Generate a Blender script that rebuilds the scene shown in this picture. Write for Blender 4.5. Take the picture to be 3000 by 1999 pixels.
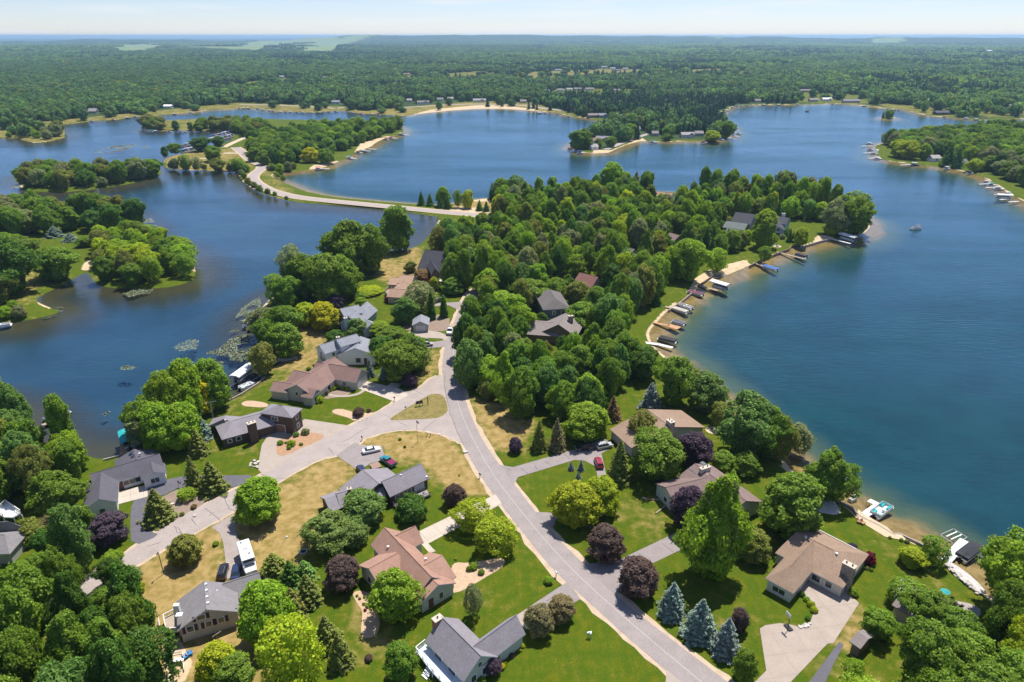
import bpy, math, random
import numpy as np
from mathutils import Vector, Matrix
from mathutils.geometry import tessellate_polygon
R = math.radians
rng = np.random.default_rng(7)
random.seed(7)
scn = bpy.context.scene
for o in list(bpy.data.objects):
    bpy.data.objects.remove(o)

# ------------------------------------------------------------------ camera, sky, sun, exposure
EYE = 95.0                       # metres above the lawns
FOC = 2000.0                     # focal length in photo pixels (photo 3000 x 1999)
PITCH = math.atan((999.5 - 105.0) / FOC)
SUN_EL, SUN_AZ = R(66), R(28)    # azimuth clockwise from the viewing direction (+Y)
cam = bpy.data.cameras.new('camera')
cam.sensor_width = 36.0
cam.lens = 36.0 * FOC / 3000.0
cam.clip_start = 1.0
cam.clip_end = 120000.0
cam_o = bpy.data.objects.new('camera', cam)
cam_o.location = (0, 0, EYE)
cam_o.rotation_euler = (math.pi / 2 - PITCH, 0, 0)
scn.collection.objects.link(cam_o)
scn.camera = cam_o

world = bpy.data.worlds.new('World')
scn.world = world
world.use_nodes = True
wn, wl = world.node_tree.nodes, world.node_tree.links
wn.clear()
w_out = wn.new('ShaderNodeOutputWorld')
w_bg = wn.new('ShaderNodeBackground')
w_sky = wn.new('ShaderNodeTexSky')
w_sky.sky_type = 'NISHITA'
w_sky.sun_disc = False
w_sky.sun_elevation = SUN_EL
w_sky.sun_rotation = SUN_AZ
w_sky.altitude = 250
w_sky.air_density = 1.0
w_sky.dust_density = 0.0
w_sky.ozone_density = 4.0
w_bg.inputs['Strength'].default_value = 0.091
wl.new(w_bg.outputs[0], w_out.inputs[0])
# thin fair-weather wisps: part of the sky everywhere, by direction
w_tc = wn.new('ShaderNodeTexCoord')
w_map = wn.new('ShaderNodeMapping')
w_map.inputs['Scale'].default_value = (1.6, 1.6, 26.0)
w_noi = wn.new('ShaderNodeTexNoise')
w_noi.inputs['Scale'].default_value = 3.0
w_noi.inputs['Detail'].default_value = 6.0
w_rmp = wn.new('ShaderNodeMapRange')
w_rmp.inputs['From Min'].default_value = 0.5
w_rmp.inputs['From Max'].default_value = 0.75
w_rmp.inputs['To Max'].default_value = 0.75
w_mix = wn.new('ShaderNodeMix')
w_mix.data_type = 'RGBA'
w_mix.inputs[7].default_value = (7.6, 7.8, 8.0, 1)
wl.new(w_tc.outputs['Generated'], w_map.inputs[0])
wl.new(w_map.outputs[0], w_noi.inputs['Vector'])
wl.new(w_noi.outputs[0], w_rmp.inputs[0])
wl.new(w_rmp.outputs[0], w_mix.inputs[0])
w_tint = wn.new('ShaderNodeVectorMath')
w_tint.operation = 'MULTIPLY'
w_tint.inputs[1].default_value = (0.89, 0.92, 1.15)
wl.new(w_sky.outputs[0], w_tint.inputs[0])
wl.new(w_tint.outputs[0], w_mix.inputs[6])
wl.new(w_mix.outputs[2], w_bg.inputs['Color'])

sun = bpy.data.lights.new('sun', 'SUN')
sun.energy = 5.0
sun.angle = R(0.53)
sun.color = (1.0, 0.955, 0.89)
sun_o = bpy.data.objects.new('sun', sun)
sdir = Vector((math.sin(SUN_AZ) * math.cos(SUN_EL), math.cos(SUN_AZ) * math.cos(SUN_EL), math.sin(SUN_EL)))
sun_o.rotation_euler = sdir.to_track_quat('Z', 'Y').to_euler()
sun_o.location = (200, 400, 600)
scn.collection.objects.link(sun_o)
vs = scn.view_settings
vs.view_transform = 'Standard'
vs.look = 'None'
vs.exposure = 0.42
vs.gamma = 1.0
vs.use_curve_mapping = False
scn.render.engine = 'CYCLES'
scn.cycles.max_bounces = 4
scn.cycles.diffuse_bounces = 2
scn.cycles.glossy_bounces = 2
scn.cycles.transmission_bounces = 3
scn.cycles.transparent_max_bounces = 5
scn.cycles.volume_bounces = 0
scn.cycles.use_denoising = True
scn.cycles.use_adaptive_sampling = True
scn.cycles.adaptive_threshold = 0.02
scn.cycles.caustics_reflective = False
scn.cycles.caustics_refractive = False
scn.render.film_transparent = False

# ------------------------------------------------------------------ from photo pixels to places on the land
WATER = -0.8
SP, CP = math.sin(PITCH), math.cos(PITCH)
def P(px, py, z=0.0):
    x = (px - 1500.0) / FOC
    v = (py - 999.5) / FOC
    t = (EYE - z) / (SP + v * CP)
    return Vector((x * t, (CP - v * SP) * t, z))
def Wt(px, py):
    return P(px, py, WATER)
def proj(p):
    dz = EYE - p[2]
    zc = p[1] * CP + dz * SP
    return 1500 + FOC * p[0] / zc, 999.5 + FOC * (dz * CP - p[1] * SP) / zc
def ppm(px, py):
    "photo pixels per metre at a ground point"
    q = P(px, py)
    return FOC / (q.y * CP + EYE * SP)
def tall(q, ty):
    "height of a thing standing at ground point q whose top shows at photo row ty"
    k = (999.5 - ty) / FOC
    # (y*SP - (E-z)*CP) / (y*CP + (E-z)*SP) = k
    d = q[1] * (SP - k * CP) / (CP + k * SP)
    return EYE - d

# ------------------------------------------------------------------ materials
MATS = {}
def mat(name, col, rough=0.8, var=0.12, scale=2.0, bump=0.0, metal=0.0, spec=0.3, detail=4.0, fine=0.0, coat=0.0):
    if name in MATS:
        return MATS[name]
    m = bpy.data.materials.new(name)
    m.use_nodes = True
    n, l = m.node_tree.nodes, m.node_tree.links
    b = n['Principled BSDF']
    b.inputs['Roughness'].default_value = rough
    b.inputs['Metallic'].default_value = metal
    b.inputs['Specular IOR Level'].default_value = spec
    b.inputs['Coat Weight'].default_value = coat
    if var > 0:
        tc = n.new('ShaderNodeNewGeometry')
        t = n.new('ShaderNodeTexNoise')
        t.inputs['Scale'].default_value = scale
        t.inputs['Detail'].default_value = detail
        t.inputs['Roughness'].default_value = 0.65
        l.new(tc.outputs['Position'], t.inputs['Vector'])
        mr = n.new('ShaderNodeMapRange')
        mr.inputs['From Min'].default_value = 0.3
        mr.inputs['From Max'].default_value = 0.7
        mr.inputs['To Min'].default_value = 1 - var
        mr.inputs['To Max'].default_value = 1 + var
        l.new(t.outputs[0], mr.inputs[0])
        src = mr.outputs[0]
        if fine > 0:
            t2 = n.new('ShaderNodeTexNoise')
            t2.inputs['Scale'].default_value = scale * 9
            t2.inputs['Detail'].default_value = 2
            l.new(tc.outputs['Position'], t2.inputs['Vector'])
            m2 = n.new('ShaderNodeMapRange')
            m2.inputs['From Min'].default_value = 0.3
            m2.inputs['From Max'].default_value = 0.7
            m2.inputs['To Min'].default_value = 1 - fine
            m2.inputs['To Max'].default_value = 1 + fine
            l.new(t2.outputs[0], m2.inputs[0])
            mu = n.new('ShaderNodeMath')
            mu.operation = 'MULTIPLY'
            l.new(src, mu.inputs[0])
            l.new(m2.outputs[0], mu.inputs[1])
            src = mu.outputs[0]
        vm = n.new('ShaderNodeVectorMath')
        vm.operation = 'SCALE'
        vm.inputs[0].default_value = col[:3]
        l.new(src, vm.inputs['Scale'])
        l.new(vm.outputs[0], b.inputs['Base Color'])
        if bump > 0:
            bp = n.new('ShaderNodeBump')
            bp.inputs['Strength'].default_value = bump
            bp.inputs['Distance'].default_value = 0.05
            l.new(t.outputs[0], bp.inputs['Height'])
            l.new(bp.outputs[0], b.inputs['Normal'])
    else:
        b.inputs['Base Color'].default_value = (*col[:3], 1)
    MATS[name] = m
    return m

def shingle(name, col):
    return mat('shingle_' + name, col, 0.9, 0.1, 0.5, 0.0, fine=0.16)
def siding(name, col):
    return mat('siding_' + name, col, 0.7, 0.05, 0.8, fine=0.03)

M_white = mat('white_paint', (0.78, 0.78, 0.76), 0.5, 0.04, 1.5)
M_trim = mat('white_trim', (0.7, 0.7, 0.69), 0.5, 0.05, 1.5)
M_glass = mat('window_glass', (0.03, 0.04, 0.05), 0.08, 0.0, spec=0.7)
M_dark = mat('dark_rubber', (0.02, 0.02, 0.022), 0.7, 0.0)
M_metal = mat('grey_metal', (0.35, 0.36, 0.37), 0.4, 0.05, 2.0, metal=0.7)
M_wood = mat('weathered_wood', (0.36, 0.29, 0.22), 0.85, 0.2, 3.0)
M_cedar = mat('cedar_planks', (0.46, 0.26, 0.14), 0.8, 0.15, 3.0)
M_bark = mat('bark', (0.11, 0.085, 0.065), 0.95, 0.3, 4.0)
M_birch = mat('birch_bark', (0.5, 0.47, 0.42), 0.9, 0.35, 3.0)
M_brick = mat('brown_brick', (0.105, 0.07, 0.055), 0.9, 0.2, 6.0)
M_stone = mat('field_stone', (0.3, 0.26, 0.22), 0.95, 0.45, 2.2)
M_rock = mat('pale_rock', (0.5, 0.46, 0.41), 0.95, 0.25, 3.0)
M_conc = mat('concrete', (0.36, 0.298, 0.245), 0.9, 0.09, 0.35, fine=0.05, detail=6)
M_concold = mat('old_concrete', (0.34, 0.295, 0.26), 0.9, 0.1, 0.5, fine=0.05, detail=6)

# ------------------------------------------------------------------ mesh building
COL = scn.collection
class MB:
    def __init__(s):
        s.v, s.f, s.m = [], [], []
    def face(s, pts, m=0):
        k = len(s.v)
        s.v += [tuple(p) for p in pts]
        s.f.append(tuple(range(k, k + len(pts))))
        s.m.append(m)
    def box(s, c, size, rz=0.0, m=0, top=None):
        hx, hy, hz = size[0] / 2, size[1] / 2, size[2] / 2
        ca, sa = math.cos(rz), math.sin(rz)
        k = len(s.v)
        for z, tp in ((-hz, 1.0), (hz, top or 1.0)):
            for x, y in ((-hx, -hy), (hx, -hy), (hx, hy), (-hx, hy)):
                x, y = x * tp, y * tp
                s.v.append((c[0] + x * ca - y * sa, c[1] + x * sa + y * ca, c[2] + z))
        for q in ((3, 2, 1, 0), (4, 5, 6, 7), (0, 1, 5, 4), (1, 2, 6, 5), (2, 3, 7, 6), (3, 0, 4, 7)):
            s.f.append(tuple(k + i for i in q))
            s.m.append(m)
        return s
    def prism(s, poly, z0, z1, m=0, mside=None, bottom=True):
        "vertical prism over a polygon given counter-clockwise"
        n, k = len(poly), len(s.v)
        s.v += [(p[0], p[1], z0) for p in poly] + [(p[0], p[1], z1) for p in poly]
        for i in range(n):
            j = (i + 1) % n
            s.f.append((k + i, k + j, k + n + j, k + n + i))
            s.m.append(m if mside is None else mside)
        for t in tessellate_polygon([[Vector((p[0], p[1], 0)) for p in poly]]):
            s.f.append(tuple(k + n + i for i in t)); s.m.append(m)
            if bottom:
                s.f.append(tuple(k + i for i in reversed(t))); s.m.append(m)
        return s
    def tube(s, pts, rad, n=6, m=0, cap=True):
        "tube along points with a radius for each"
        pts = [Vector(p) for p in pts]
        if not hasattr(rad, '__len__'):
            rad = [rad] * len(pts)
        k = len(s.v)
        for i, p in enumerate(pts):
            d = (pts[min(i + 1, len(pts) - 1)] - pts[max(i - 1, 0)]).normalized()
            a = d.orthogonal().normalized() if abs(d.z) < 0.9 else Vector((1, 0, 0)).cross(d).normalized()
            b = d.cross(a)
            for j in range(n):
                t = 2 * math.pi * j / n
                s.v.append(tuple(p + (a * math.cos(t) + b * math.sin(t)) * rad[i]))
        for i in range(len(pts) - 1):
            for j in range(n):
                q = (j + 1) % n
                s.f.append((k + i * n + j, k + i * n + q, k + (i + 1) * n + q, k + (i + 1) * n + j)); s.m.append(m)
        if cap:
            s.f.append(tuple(k + j for j in reversed(range(n)))); s.m.append(m)
            e = k + (len(pts) - 1) * n
            s.f.append(tuple(e + j for j in range(n))); s.m.append(m)
        return s
    def loft(s, rings, m=0, cap=True):
        "rings of equal point count joined to a closed skin"
        n, k = len(rings[0]), len(s.v)
        for r in rings:
            s.v += [tuple(p) for p in r]
        for i in range(len(rings) - 1):
            for j in range(n):
                q = (j + 1) % n
                s.f.append((k + i * n + j, k + i * n + q, k + (i + 1) * n + q, k + (i + 1) * n + j)); s.m.append(m)
        if cap:
            s.f.append(tuple(k + j for j in reversed(range(n)))); s.m.append(m)
            e = k + (len(rings) - 1) * n
            s.f.append(tuple(e + j for j in range(n))); s.m.append(m)
        return s
    def data(s, name, mats):
        me = bpy.data.meshes.new(name)
        me.from_pydata(s.v, [], s.f)
        for m in (mats if isinstance(mats, (list, tuple)) else [mats]):
            me.materials.append(m)
        if any(s.m):
            me.polygons.foreach_set('material_index', s.m)
        me.update()
        return me
    def build(s, name, mats, parent=None, loc=None, rz=0.0, smooth=False):
        me = s.data(name, mats)
        if smooth:
            me.polygons.foreach_set('use_smooth', [True] * len(me.polygons))
        o = bpy.data.objects.new(name, me)
        COL.objects.link(o)
        if parent:
            o.parent = parent
        if loc is not None:
            o.location = loc
            o.rotation_euler = (0, 0, rz)
        return o
def link(name, me, parent=None, loc=None, rz=0.0, scale=None):
    o = bpy.data.objects.new(name, me)
    COL.objects.link(o)
    if parent: o.parent = parent
    if loc is not None: o.location = loc
    o.rotation_euler = (0, 0, rz)
    if scale is not None: o.scale = scale
    return o
def tag(o, label=None, cat=None, group=None, kind=None):
    if label: o['label'] = label
    if cat: o['category'] = cat
    if group: o['group'] = group
    if kind: o['kind'] = kind
    return o
def thing(name, label, cat, loc=(0, 0, 0), rz=0.0, group=None):
    o = bpy.data.objects.new(name, None)
    COL.objects.link(o)
    o.empty_display_size = 0.5
    o.location = loc
    o.rotation_euler = (0, 0, rz)
    return tag(o, label, cat, group)
def copy_tree(o, parent=None):
    c = o.copy()
    COL.objects.link(c)
    if parent: c.parent = parent
    for ch in list(o.children):
        copy_tree(ch, c)
    return c
def chaikin(pts, it=2, closed=True):
    for _ in range(it):
        out = []
        n = len(pts)
        if not closed: out.append(pts[0])
        for i in range(n if closed else n - 1):
            a, b = pts[i], pts[(i + 1) % n]
            out.append((a[0] * .75 + b[0] * .25, a[1] * .75 + b[1] * .25))
            out.append((a[0] * .25 + b[0] * .75, a[1] * .25 + b[1] * .75))
        if not closed: out.append(pts[-1])
        pts = out
    return pts
def sheet(name, pts, z, m, kind='structure', smooth=0, world=False, thick=0.0, parent=None):
    "flat sheet over a polygon of photo pixels (or world points)"
    if smooth: pts = chaikin(pts, smooth)
    w = [(p[0], p[1]) for p in pts] if world else [tuple(P(x, y, z)[:2]) for x, y in pts]
    ar = sum(w[i][0] * w[(i + 1) % len(w)][1] - w[(i + 1) % len(w)][0] * w[i][1] for i in range(len(w)))
    if ar < 0: w.reverse()
    mb = MB()
    if thick:
        mb.prism(w, z - thick, z)
    else:
        k = [(x, y, z) for x, y in w]
        mb.v = k
        for t in tessellate_polygon([[Vector((x, y, 0)) for x, y in w]]):
            a, b, c = (Vector(k[i]) for i in t)
            mb.f.append(t if (b - a).cross(c - a).z > 0 else tuple(reversed(t)))
            mb.m.append(0)
    o = mb.build(name, m, parent)
    if kind and not parent: o['kind'] = kind
    return o
def strip_pts(w, width):
    "quads of a flat band along world points"
    L, Rr = [], []
    for i, p in enumerate(w):
        d = Vector(w[min(i + 1, len(w) - 1)][:2]) - Vector(w[max(i - 1, 0)][:2])
        d.normalize()
        n = Vector((-d.y, d.x)) * width / 2
        L.append((p[0] + n.x, p[1] + n.y)); Rr.append((p[0] - n.x, p[1] - n.y))
    return L, Rr
def band(name, pts, width, z, m, parent=None, kind='structure', smooth=0, z0=None, world=False):
    if smooth: pts = chaikin(pts, smooth, closed=False)
    w = [Vector((p[0], p[1], z)) for p in pts] if world else [P(x, y, z) for x, y in pts]
    L, Rr = strip_pts(w, width)
    mb = MB()
    for i in range(len(w) - 1):
        q = [Rr[i], Rr[i + 1], L[i + 1], L[i]]
        if z0 is None:
            mb.face([(x, y, z) for x, y in q])
        else:
            mb.prism(q, z0, z)
    o = mb.build(name, m, parent)
    if kind and not parent: o['kind'] = kind
    return o
# ------------------------------------------------------------------ the land: shorelines traced at the water's edge
LAND_PX = {
 'peninsula': [(2442,1460),(2498,1487),(2515,1509),(2536,1520),(2571,1536),(2618,1565),(2634,1562),(2690,1588),(2725,1607),(2767,1639),(2800,1665),(2841,1700),(2900,1750),(2990,1820),(3150,1930),(3400,2150),(3400,2700),(-1200,2700),(-700,1200),(-100,1185),(0,1205),(60,1235),(110,1290),(150,1318),(200,1322),(250,1335),(300,1347),(368,1329),(400,1310),(440,1285),(500,1250),(560,1225),(620,1197),(641,1185),(704,1154),(725,1143),(751,1124),(776,1102),(805,1076),(850,1052),(848,1030),(800,1005),(764,985),(752,955),(757,915),(790,875),(860,838),(950,800),(1040,758),(1120,738),(1186,732),(1224,722),(1250,700),(1272,668),(1290,640),(1270,633),(1186,622),(1084,610),(969,600),(867,594),(790,575),(733,550),(708,530),(700,517),(705,505),(663,504),(616,501),(552,498),(510,496),(482,492),(478,472),(497,459),(540,450),(569,442),(600,432),(650,421),(684,411),(681,392),(650,385),(603,384),(544,385),(489,384),(463,385),(425,381),(412,377),(420,366),(440,360),(500,352),(600,349),(700,346),(800,350),(900,352),(1000,354),(1100,358),(1165,366),(1180,376),(1184,390),(1161,398),(1127,405),(1098,420),(1085,432),(1042,443),(1025,460),(1000,471),(973,480),(948,492),(875,501),(820,507),(795,512),(806,524),(840,538),(890,560),(969,577),(1084,588),(1211,599),(1290,603),(1340,596),(1390,586),(1432,582),(1480,590),(1600,592),(1700,587),(1800,577),(1860,566),(1916,560),(2019,567),(2100,574),(2200,578),(2300,587),(2400,602),(2500,622),(2545,642),(2550,660),(2543,674),(2527,686),(2489,699),(2436,699),(2401,707),(2359,720),(2313,730),(2267,748),(2229,762),(2191,780),(2130,806),(2084,820),(2042,843),(1996,880),(1957,908),(1923,945),(1900,972),(1905,1000),(1925,1025),(1960,1055),(2000,1090),(2050,1130),(2100,1172),(2140,1210),(2190,1250),(2230,1288),(2282,1331),(2300,1352),(2325,1387),(2359,1393),(2397,1435)],
 'left_spit': [(413,653),(424,672),(418,682),(395,690),(367,697),(400,700),(470,705),(540,730),(568,768),(575,815),(536,834),(478,845),(383,846),(291,841),(272,820),(258,800),(244,800),(214,818),(172,841),(130,861),(99,880),(140,900),(184,913),(115,933),(23,947),(-300,975),(-1200,1000),(-1200,580),(-300,592),(0,600),(60,588),(150,588),(300,600),(380,625)],
 'wooded_island': [(34,517),(73,562),(115,562),(184,564),(230,560),(275,555),(329,547),(383,539),(421,528),(459,520),(474,508),(468,496),(440,498),(350,500),(250,505),(150,508),(60,510)],
 'tiny_island': [(2580,345),(2592,341),(2610,341),(2622,344),(2621,349),(2600,350),(2584,349)],
 'right_point': [(2582,421),(2561,428),(2575,447),(2565,460),(2595,471),(2663,480),(2722,487),(2786,495),(2829,504),(2871,516),(2905,531),(2935,552),(2960,569),(3000,590),(3200,690),(3900,900),(4200,420),(3400,368),(3100,373),(2900,384),(2750,394),(2640,406)],
 'mainland': [(-1500,480),(-300,425),(0,406),(47,406),(98,419),(140,416),(191,404),(188,376),(150,384),(120,376),(150,368),(183,366),(221,362),(272,356),(340,352),(382,345),(425,343),(467,339),(510,335),(565,330),(616,322),(663,321),(701,318),(748,319),(807,326),(858,328),(914,330),(1000,325),(1025,328),(1055,333),(1123,336),(1190,340),(1221,335),(1263,330),(1323,324),(1399,319),(1467,319),(1523,322),(1544,324),(1595,328),(1629,330),(1659,339),(1688,343),(1710,345),(1744,350),(1773,354),(1768,375),(1722,400),(1682,420),(1667,432),(1697,446),(1739,450),(1782,448),(1807,436),(1833,425),(1875,414),(1914,414),(1952,416),(2000,414),(2064,416),(2102,412),(2144,402),(2150,390),(2142,370),(2115,350),(2100,334),(2127,326),(2140,316),(2183,309),(2238,307),(2297,307),(2353,307),(2425,304),(2467,304),(2531,310),(2565,314),(2608,320),(2650,322),(2680,330),(2722,340),(2765,343),(2807,347),(2850,351),(2905,353),(2960,349),(3100,345),(3600,335)],
}
LAND = {}
for k_, pts_ in LAND_PX.items():
    w_ = [tuple(Wt(x, y)[:2]) for x, y in pts_]
    if k_ == 'mainland':
        w_ += [(3800, 1700), (90000, 12000), (90000, 90000), (-90000, 90000), (-90000, 3000), (-3000, 700)]
    LAND[k_] = w_ if k_ == 'mainland' else chaikin(w_, 1)
def sdf(pts, poly):
    "signed distance, positive inside"
    q = np.asarray(poly, float)
    a, b = q, np.roll(q, -1, 0)
    x, y = pts[:, 0], pts[:, 1]
    best = np.full(len(pts), 1e18)
    ins = np.zeros(len(pts), bool)
    for (ax, ay), (bx, by) in zip(a, b):
        dx, dy = bx - ax, by - ay
        L = dx * dx + dy * dy + 1e-12
        t = np.clip(((x - ax) * dx + (y - ay) * dy) / L, 0, 1)
        best = np.minimum(best, (x - ax - t * dx) ** 2 + (y - ay - t * dy) ** 2)
        if dy != 0:
            c = (ay > y) != (by > y)
            ins ^= c & (x < (y - ay) / dy * dx + ax)
    return np.where(ins, 1, -1) * np.sqrt(best)
def land_sdf(pts):
    d = np.full(len(pts), -1e9)
    for poly in LAND.values():
        q = np.asarray(poly)
        lo, hi = q.min(0) - 60, q.max(0) + 60
        near = (pts[:, 0] > lo[0]) & (pts[:, 0] < hi[0]) & (pts[:, 1] > lo[1]) & (pts[:, 1] < hi[1])
        if near.any():
            d[near] = np.maximum(d[near], sdf(pts[near], poly))
    return np.maximum(d, -60)
def sstep(a, b, x):
    t = np.clip((x - a) / (b - a), 0, 1)
    return t * t * (3 - 2 * t)
def vnoise(x, y, s, seed=0):
    "smooth value noise"
    r = np.random.default_rng(seed).random((256, 256))
    u, v = x / s, y / s
    i, j = np.floor(u).astype(int), np.floor(v).astype(int)
    fu, fv = u - i, v - j
    fu, fv = fu * fu * (3 - 2 * fu), fv * fv * (3 - 2 * fv)
    g = lambda a, b: r[a % 256, b % 256]
    return (g(i, j) * (1 - fu) + g(i + 1, j) * fu) * (1 - fv) + (g(i, j + 1) * (1 - fu) + g(i + 1, j + 1) * fu) * fv
HILL_X = [-3000, 0, 250, 500, 700, 830, 950, 1080, 1250, 1400, 1700, 2000, 2250, 2420, 2600, 3000, 6000]
HILL_Y = [112, 114, 110, 110, 113, 112, 106, 102, 102.5, 101, 103, 104, 105, 108.5, 106.5, 106.5, 108]
def hills(x, y):
    r = np.hypot(x, y)
    ppx = 1500 + FOC * x / np.maximum(y * CP + EYE * SP, 1)
    row = np.interp(ppx, HILL_X, HILL_Y) + 1.1 * (vnoise(ppx, ppx * 0, 60, 3) - .5) * 2
    top = EYE + (105 - row) / FOC * 11500 / (CP * CP) * 1.0
    ridge = np.exp(-((np.log(np.maximum(r, 1)) - math.log(11500)) / 0.16) ** 2)
    lowr = 26 * np.exp(-((np.log(np.maximum(r, 1)) - math.log(6200)) / 0.10) ** 2) * vnoise(x, y, 2600, 5)
    return np.where(y > 0, (top - 14) * ridge + lowr, 0) * (r > 2500)
# what covers the ground where; all given as photo outlines of the places themselves
DRY = [
 ([(1048,1310),(1061,1288),(1153,1264),(1243,1262),(1325,1285),(1390,1385),(1440,1450),(1330,1440),(1275,1400),(1240,1345),(1127,1340),(1118,1306)], .92),
 ([(946,1345),(985,1340),(1044,1374),(1000,1430),(940,1480),(930,1560),(860,1640),(740,1700),(690,1560),(690,1510),(810,1418)], .9),
 ([(380,1680),(400,1655),(580,1558),(640,1565),(664,1660),(640,1710),(520,1780),(460,1900),(420,1860),(410,1750)], .92),
 ([(480,1950),(540,1860),(680,1790),(740,1770),(770,1850),(760,2010),(480,2010)], 1.0),
 ([(1350,1170),(1480,1180),(1560,1240),(1510,1320),(1440,1320),(1400,1260)], .85),
 ([(820,960),(870,930),(960,980),(940,1060),(850,1110),(780,1110),(840,1010)], .8),
 ([(1080,780),(1130,750),(1230,722),(1245,800),(1180,840),(1100,810)], .7),
 ([(1230,1030),(1300,1005),(1290,1090),(1230,1140),(1200,1130)], .6),
 ([(1360,555),(1440,575),(1440,625),(1330,615)], 1.0),
 ([(430,375),(480,345),(640,350),(660,384),(480,384)], .5),
 ([(480,500),(490,455),(720,430),(750,500)], .62),
 ([(700,500),(800,480),(870,590),(700,560)], .5),
 ([(-700,420),(0,350),(200,345),(700,305),(1010,318),(1120,338),(900,335),(700,325),(400,352),(190,380),(190,420),(0,410)], .55),
 ([(1000,330),(1250,312),(1400,300),(1560,305),(1640,330),(1540,330),(1400,322),(1230,345)], .6),
 ([(1760,1480),(1960,1480),(2000,1550),(1830,1625),(1700,1560)], .42),
 ([(2460,1880),(2500,1790),(2540,1790),(2560,1830),(2480,1890)], .95),
 ([(1560,1880),(1800,1850),(1960,1990),(1500,2010)], .14),
 ([(2340,1990),(2430,1890),(2460,1885),(2380,2010)], .5),
 ([(2560,1500),(2700,1600),(2650,1700),(2520,1600)], .35),
 ([(2350,1880),(2250,1760),(2150,1700),(2000,1760),(2150,1900)], .3),
 ([(1060,1760),(1150,1870),(1060,1930),(1040,1850)], .7),
 ([(650,1190),(800,1080),(850,1080),(720,1180),(640,1240)], .4),
 ([(720,1270),(760,1290),(750,1350),(690,1340)], .55),
 ([(2450,300),(2900,300),(3000,340),(2600,318)], .5),
 ([(0,800),(110,720),(150,760),(110,860),(30,930)], .55),
]
SAND = [
 [(1195,340),(1263,322),(1323,316),(1399,309),(1467,309),(1560,320),(1600,331),(1530,327),(1467,323),(1399,323),(1330,328),(1263,334),(1221,340)],
 [(2020,850),(2040,815),(2084,790),(2110,800),(2140,800),(2080,826)],
 [(2110,795),(2135,775),(2185,762),(2200,778),(2140,806)],
 [(2385,702),(2400,690),(2440,692),(2440,702)],
 [(900,500),(920,485),(990,470),(1010,480),(950,498)],
 [(1040,445),(1060,420),(1130,400),(1180,394),(1170,402),(1100,425),(1060,445)],
 [(1380,590),(1400,578),(1440,578),(1440,590)],
 [(240,790),(250,770),(275,760),(270,790)],[(285,700),(330,690),(370,695),(340,720),(295,725)],
 [(2440,1455),(2500,1478),(2560,1530),(2630,1560),(2680,1590),(2640,1572),(2540,1528),(2500,1500)],
 [(2300,1350),(2330,1385),(2380,1420),(2350,1400),(2290,1365)],
 [(1310,620),(1340,606),(1440,612),(1440,625)],
 [(1740,440),(1790,440),(1880,405),(1890,412),(1800,442),(1740,452)],
 [(2790,500),(2900,528),(2960,568),(2900,540)],
 [(480,1880),(520,1870),(560,1940),(540,1995),(490,1995)],
]
FIELD = [
 [(340,150),(360,133),(470,131),(480,142),(400,153)],[(500,143),(640,136),(770,126),(980,121),(1000,133),(970,152),(700,148)],
 [(970,129),(1130,120),(1130,124),(980,133)],[(1170,137),(1280,134),(1270,138),(1170,139)],[(1270,118),(1350,116),(1350,119),(1270,120)],
 [(2040,123),(2110,117),(2180,121),(2100,128)],[(2550,129),(2640,126),(2650,131),(2560,132)],[(1640,112),(1720,111),(1730,115),(1640,116)],
]
CLEAR = [  # open ground among the far woods (besides the fields)
 ([(-700,425),(0,362),(200,350),(700,300),(1010,312),(1120,338),(900,332),(700,322),(400,352),(190,380),(190,420),(0,415)], .5),
 ([(1000,332),(1250,308),(1400,296),(1560,300),(1700,340),(1540,330),(1400,322),(1230,345)], .6),
 ([(600,262),(620,240),(700,244),(760,236),(880,228),(880,238),(780,250),(700,256),(640,264)], .35),
 ([(1480,225),(1530,212),(1650,208),(1760,203),(1890,203),(1880,213),(1700,220),(1640,228),(1520,232)], .7),
 ([(1310,215),(1400,208),(1480,212),(1400,222),(1310,226)], .5),
 ([(1590,278),(1640,258),(1900,262),(1900,272),(1750,275)], .3),
 ([(2150,215),(2180,205),(2190,216),(2160,220)], .5),
 ([(2330,300),(2350,270),(2550,280),(2550,304)], .3),
 ([(2520,290),(2530,258),(2560,258),(2550,300)], .25),
 ([(2560,300),(2800,320),(2800,342),(2640,330)], .5),
 ([(2720,290),(2760,274),(2810,276),(2800,284)], .25),
 ([(2830,330),(3050,312),(3050,338),(2900,345)], .4),
 ([(2015,205),(2150,198),(2150,204),(2020,211)], .8),
 ([(1180,225),(1200,218),(1240,222),(1210,228)], .7),
]
PX = lambda pts: [tuple(P(x, y)[:2]) for x, y in pts]
DRYW = [(PX(p), v) for p, v in DRY]
SANDW = [PX(p) for p in SAND]
FIELDW = [PX(p) for p in FIELD]
CLEARW = [(PX(p), v) for p, v in CLEAR]
def in_any(pts, polys, soft=0.0):
    out = np.full(len(pts), -1e9)
    for poly in polys:
        q = np.asarray(poly)
        m = 30
        k = (pts[:, 0] > q[:, 0].min() - m) & (pts[:, 0] < q[:, 0].max() + m) & (pts[:, 1] > q[:, 1].min() - m) & (pts[:, 1] < q[:, 1].max() + m)
        if k.any():
            out[k] = np.maximum(out[k], sdf(pts[k], poly))
    return out
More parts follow.
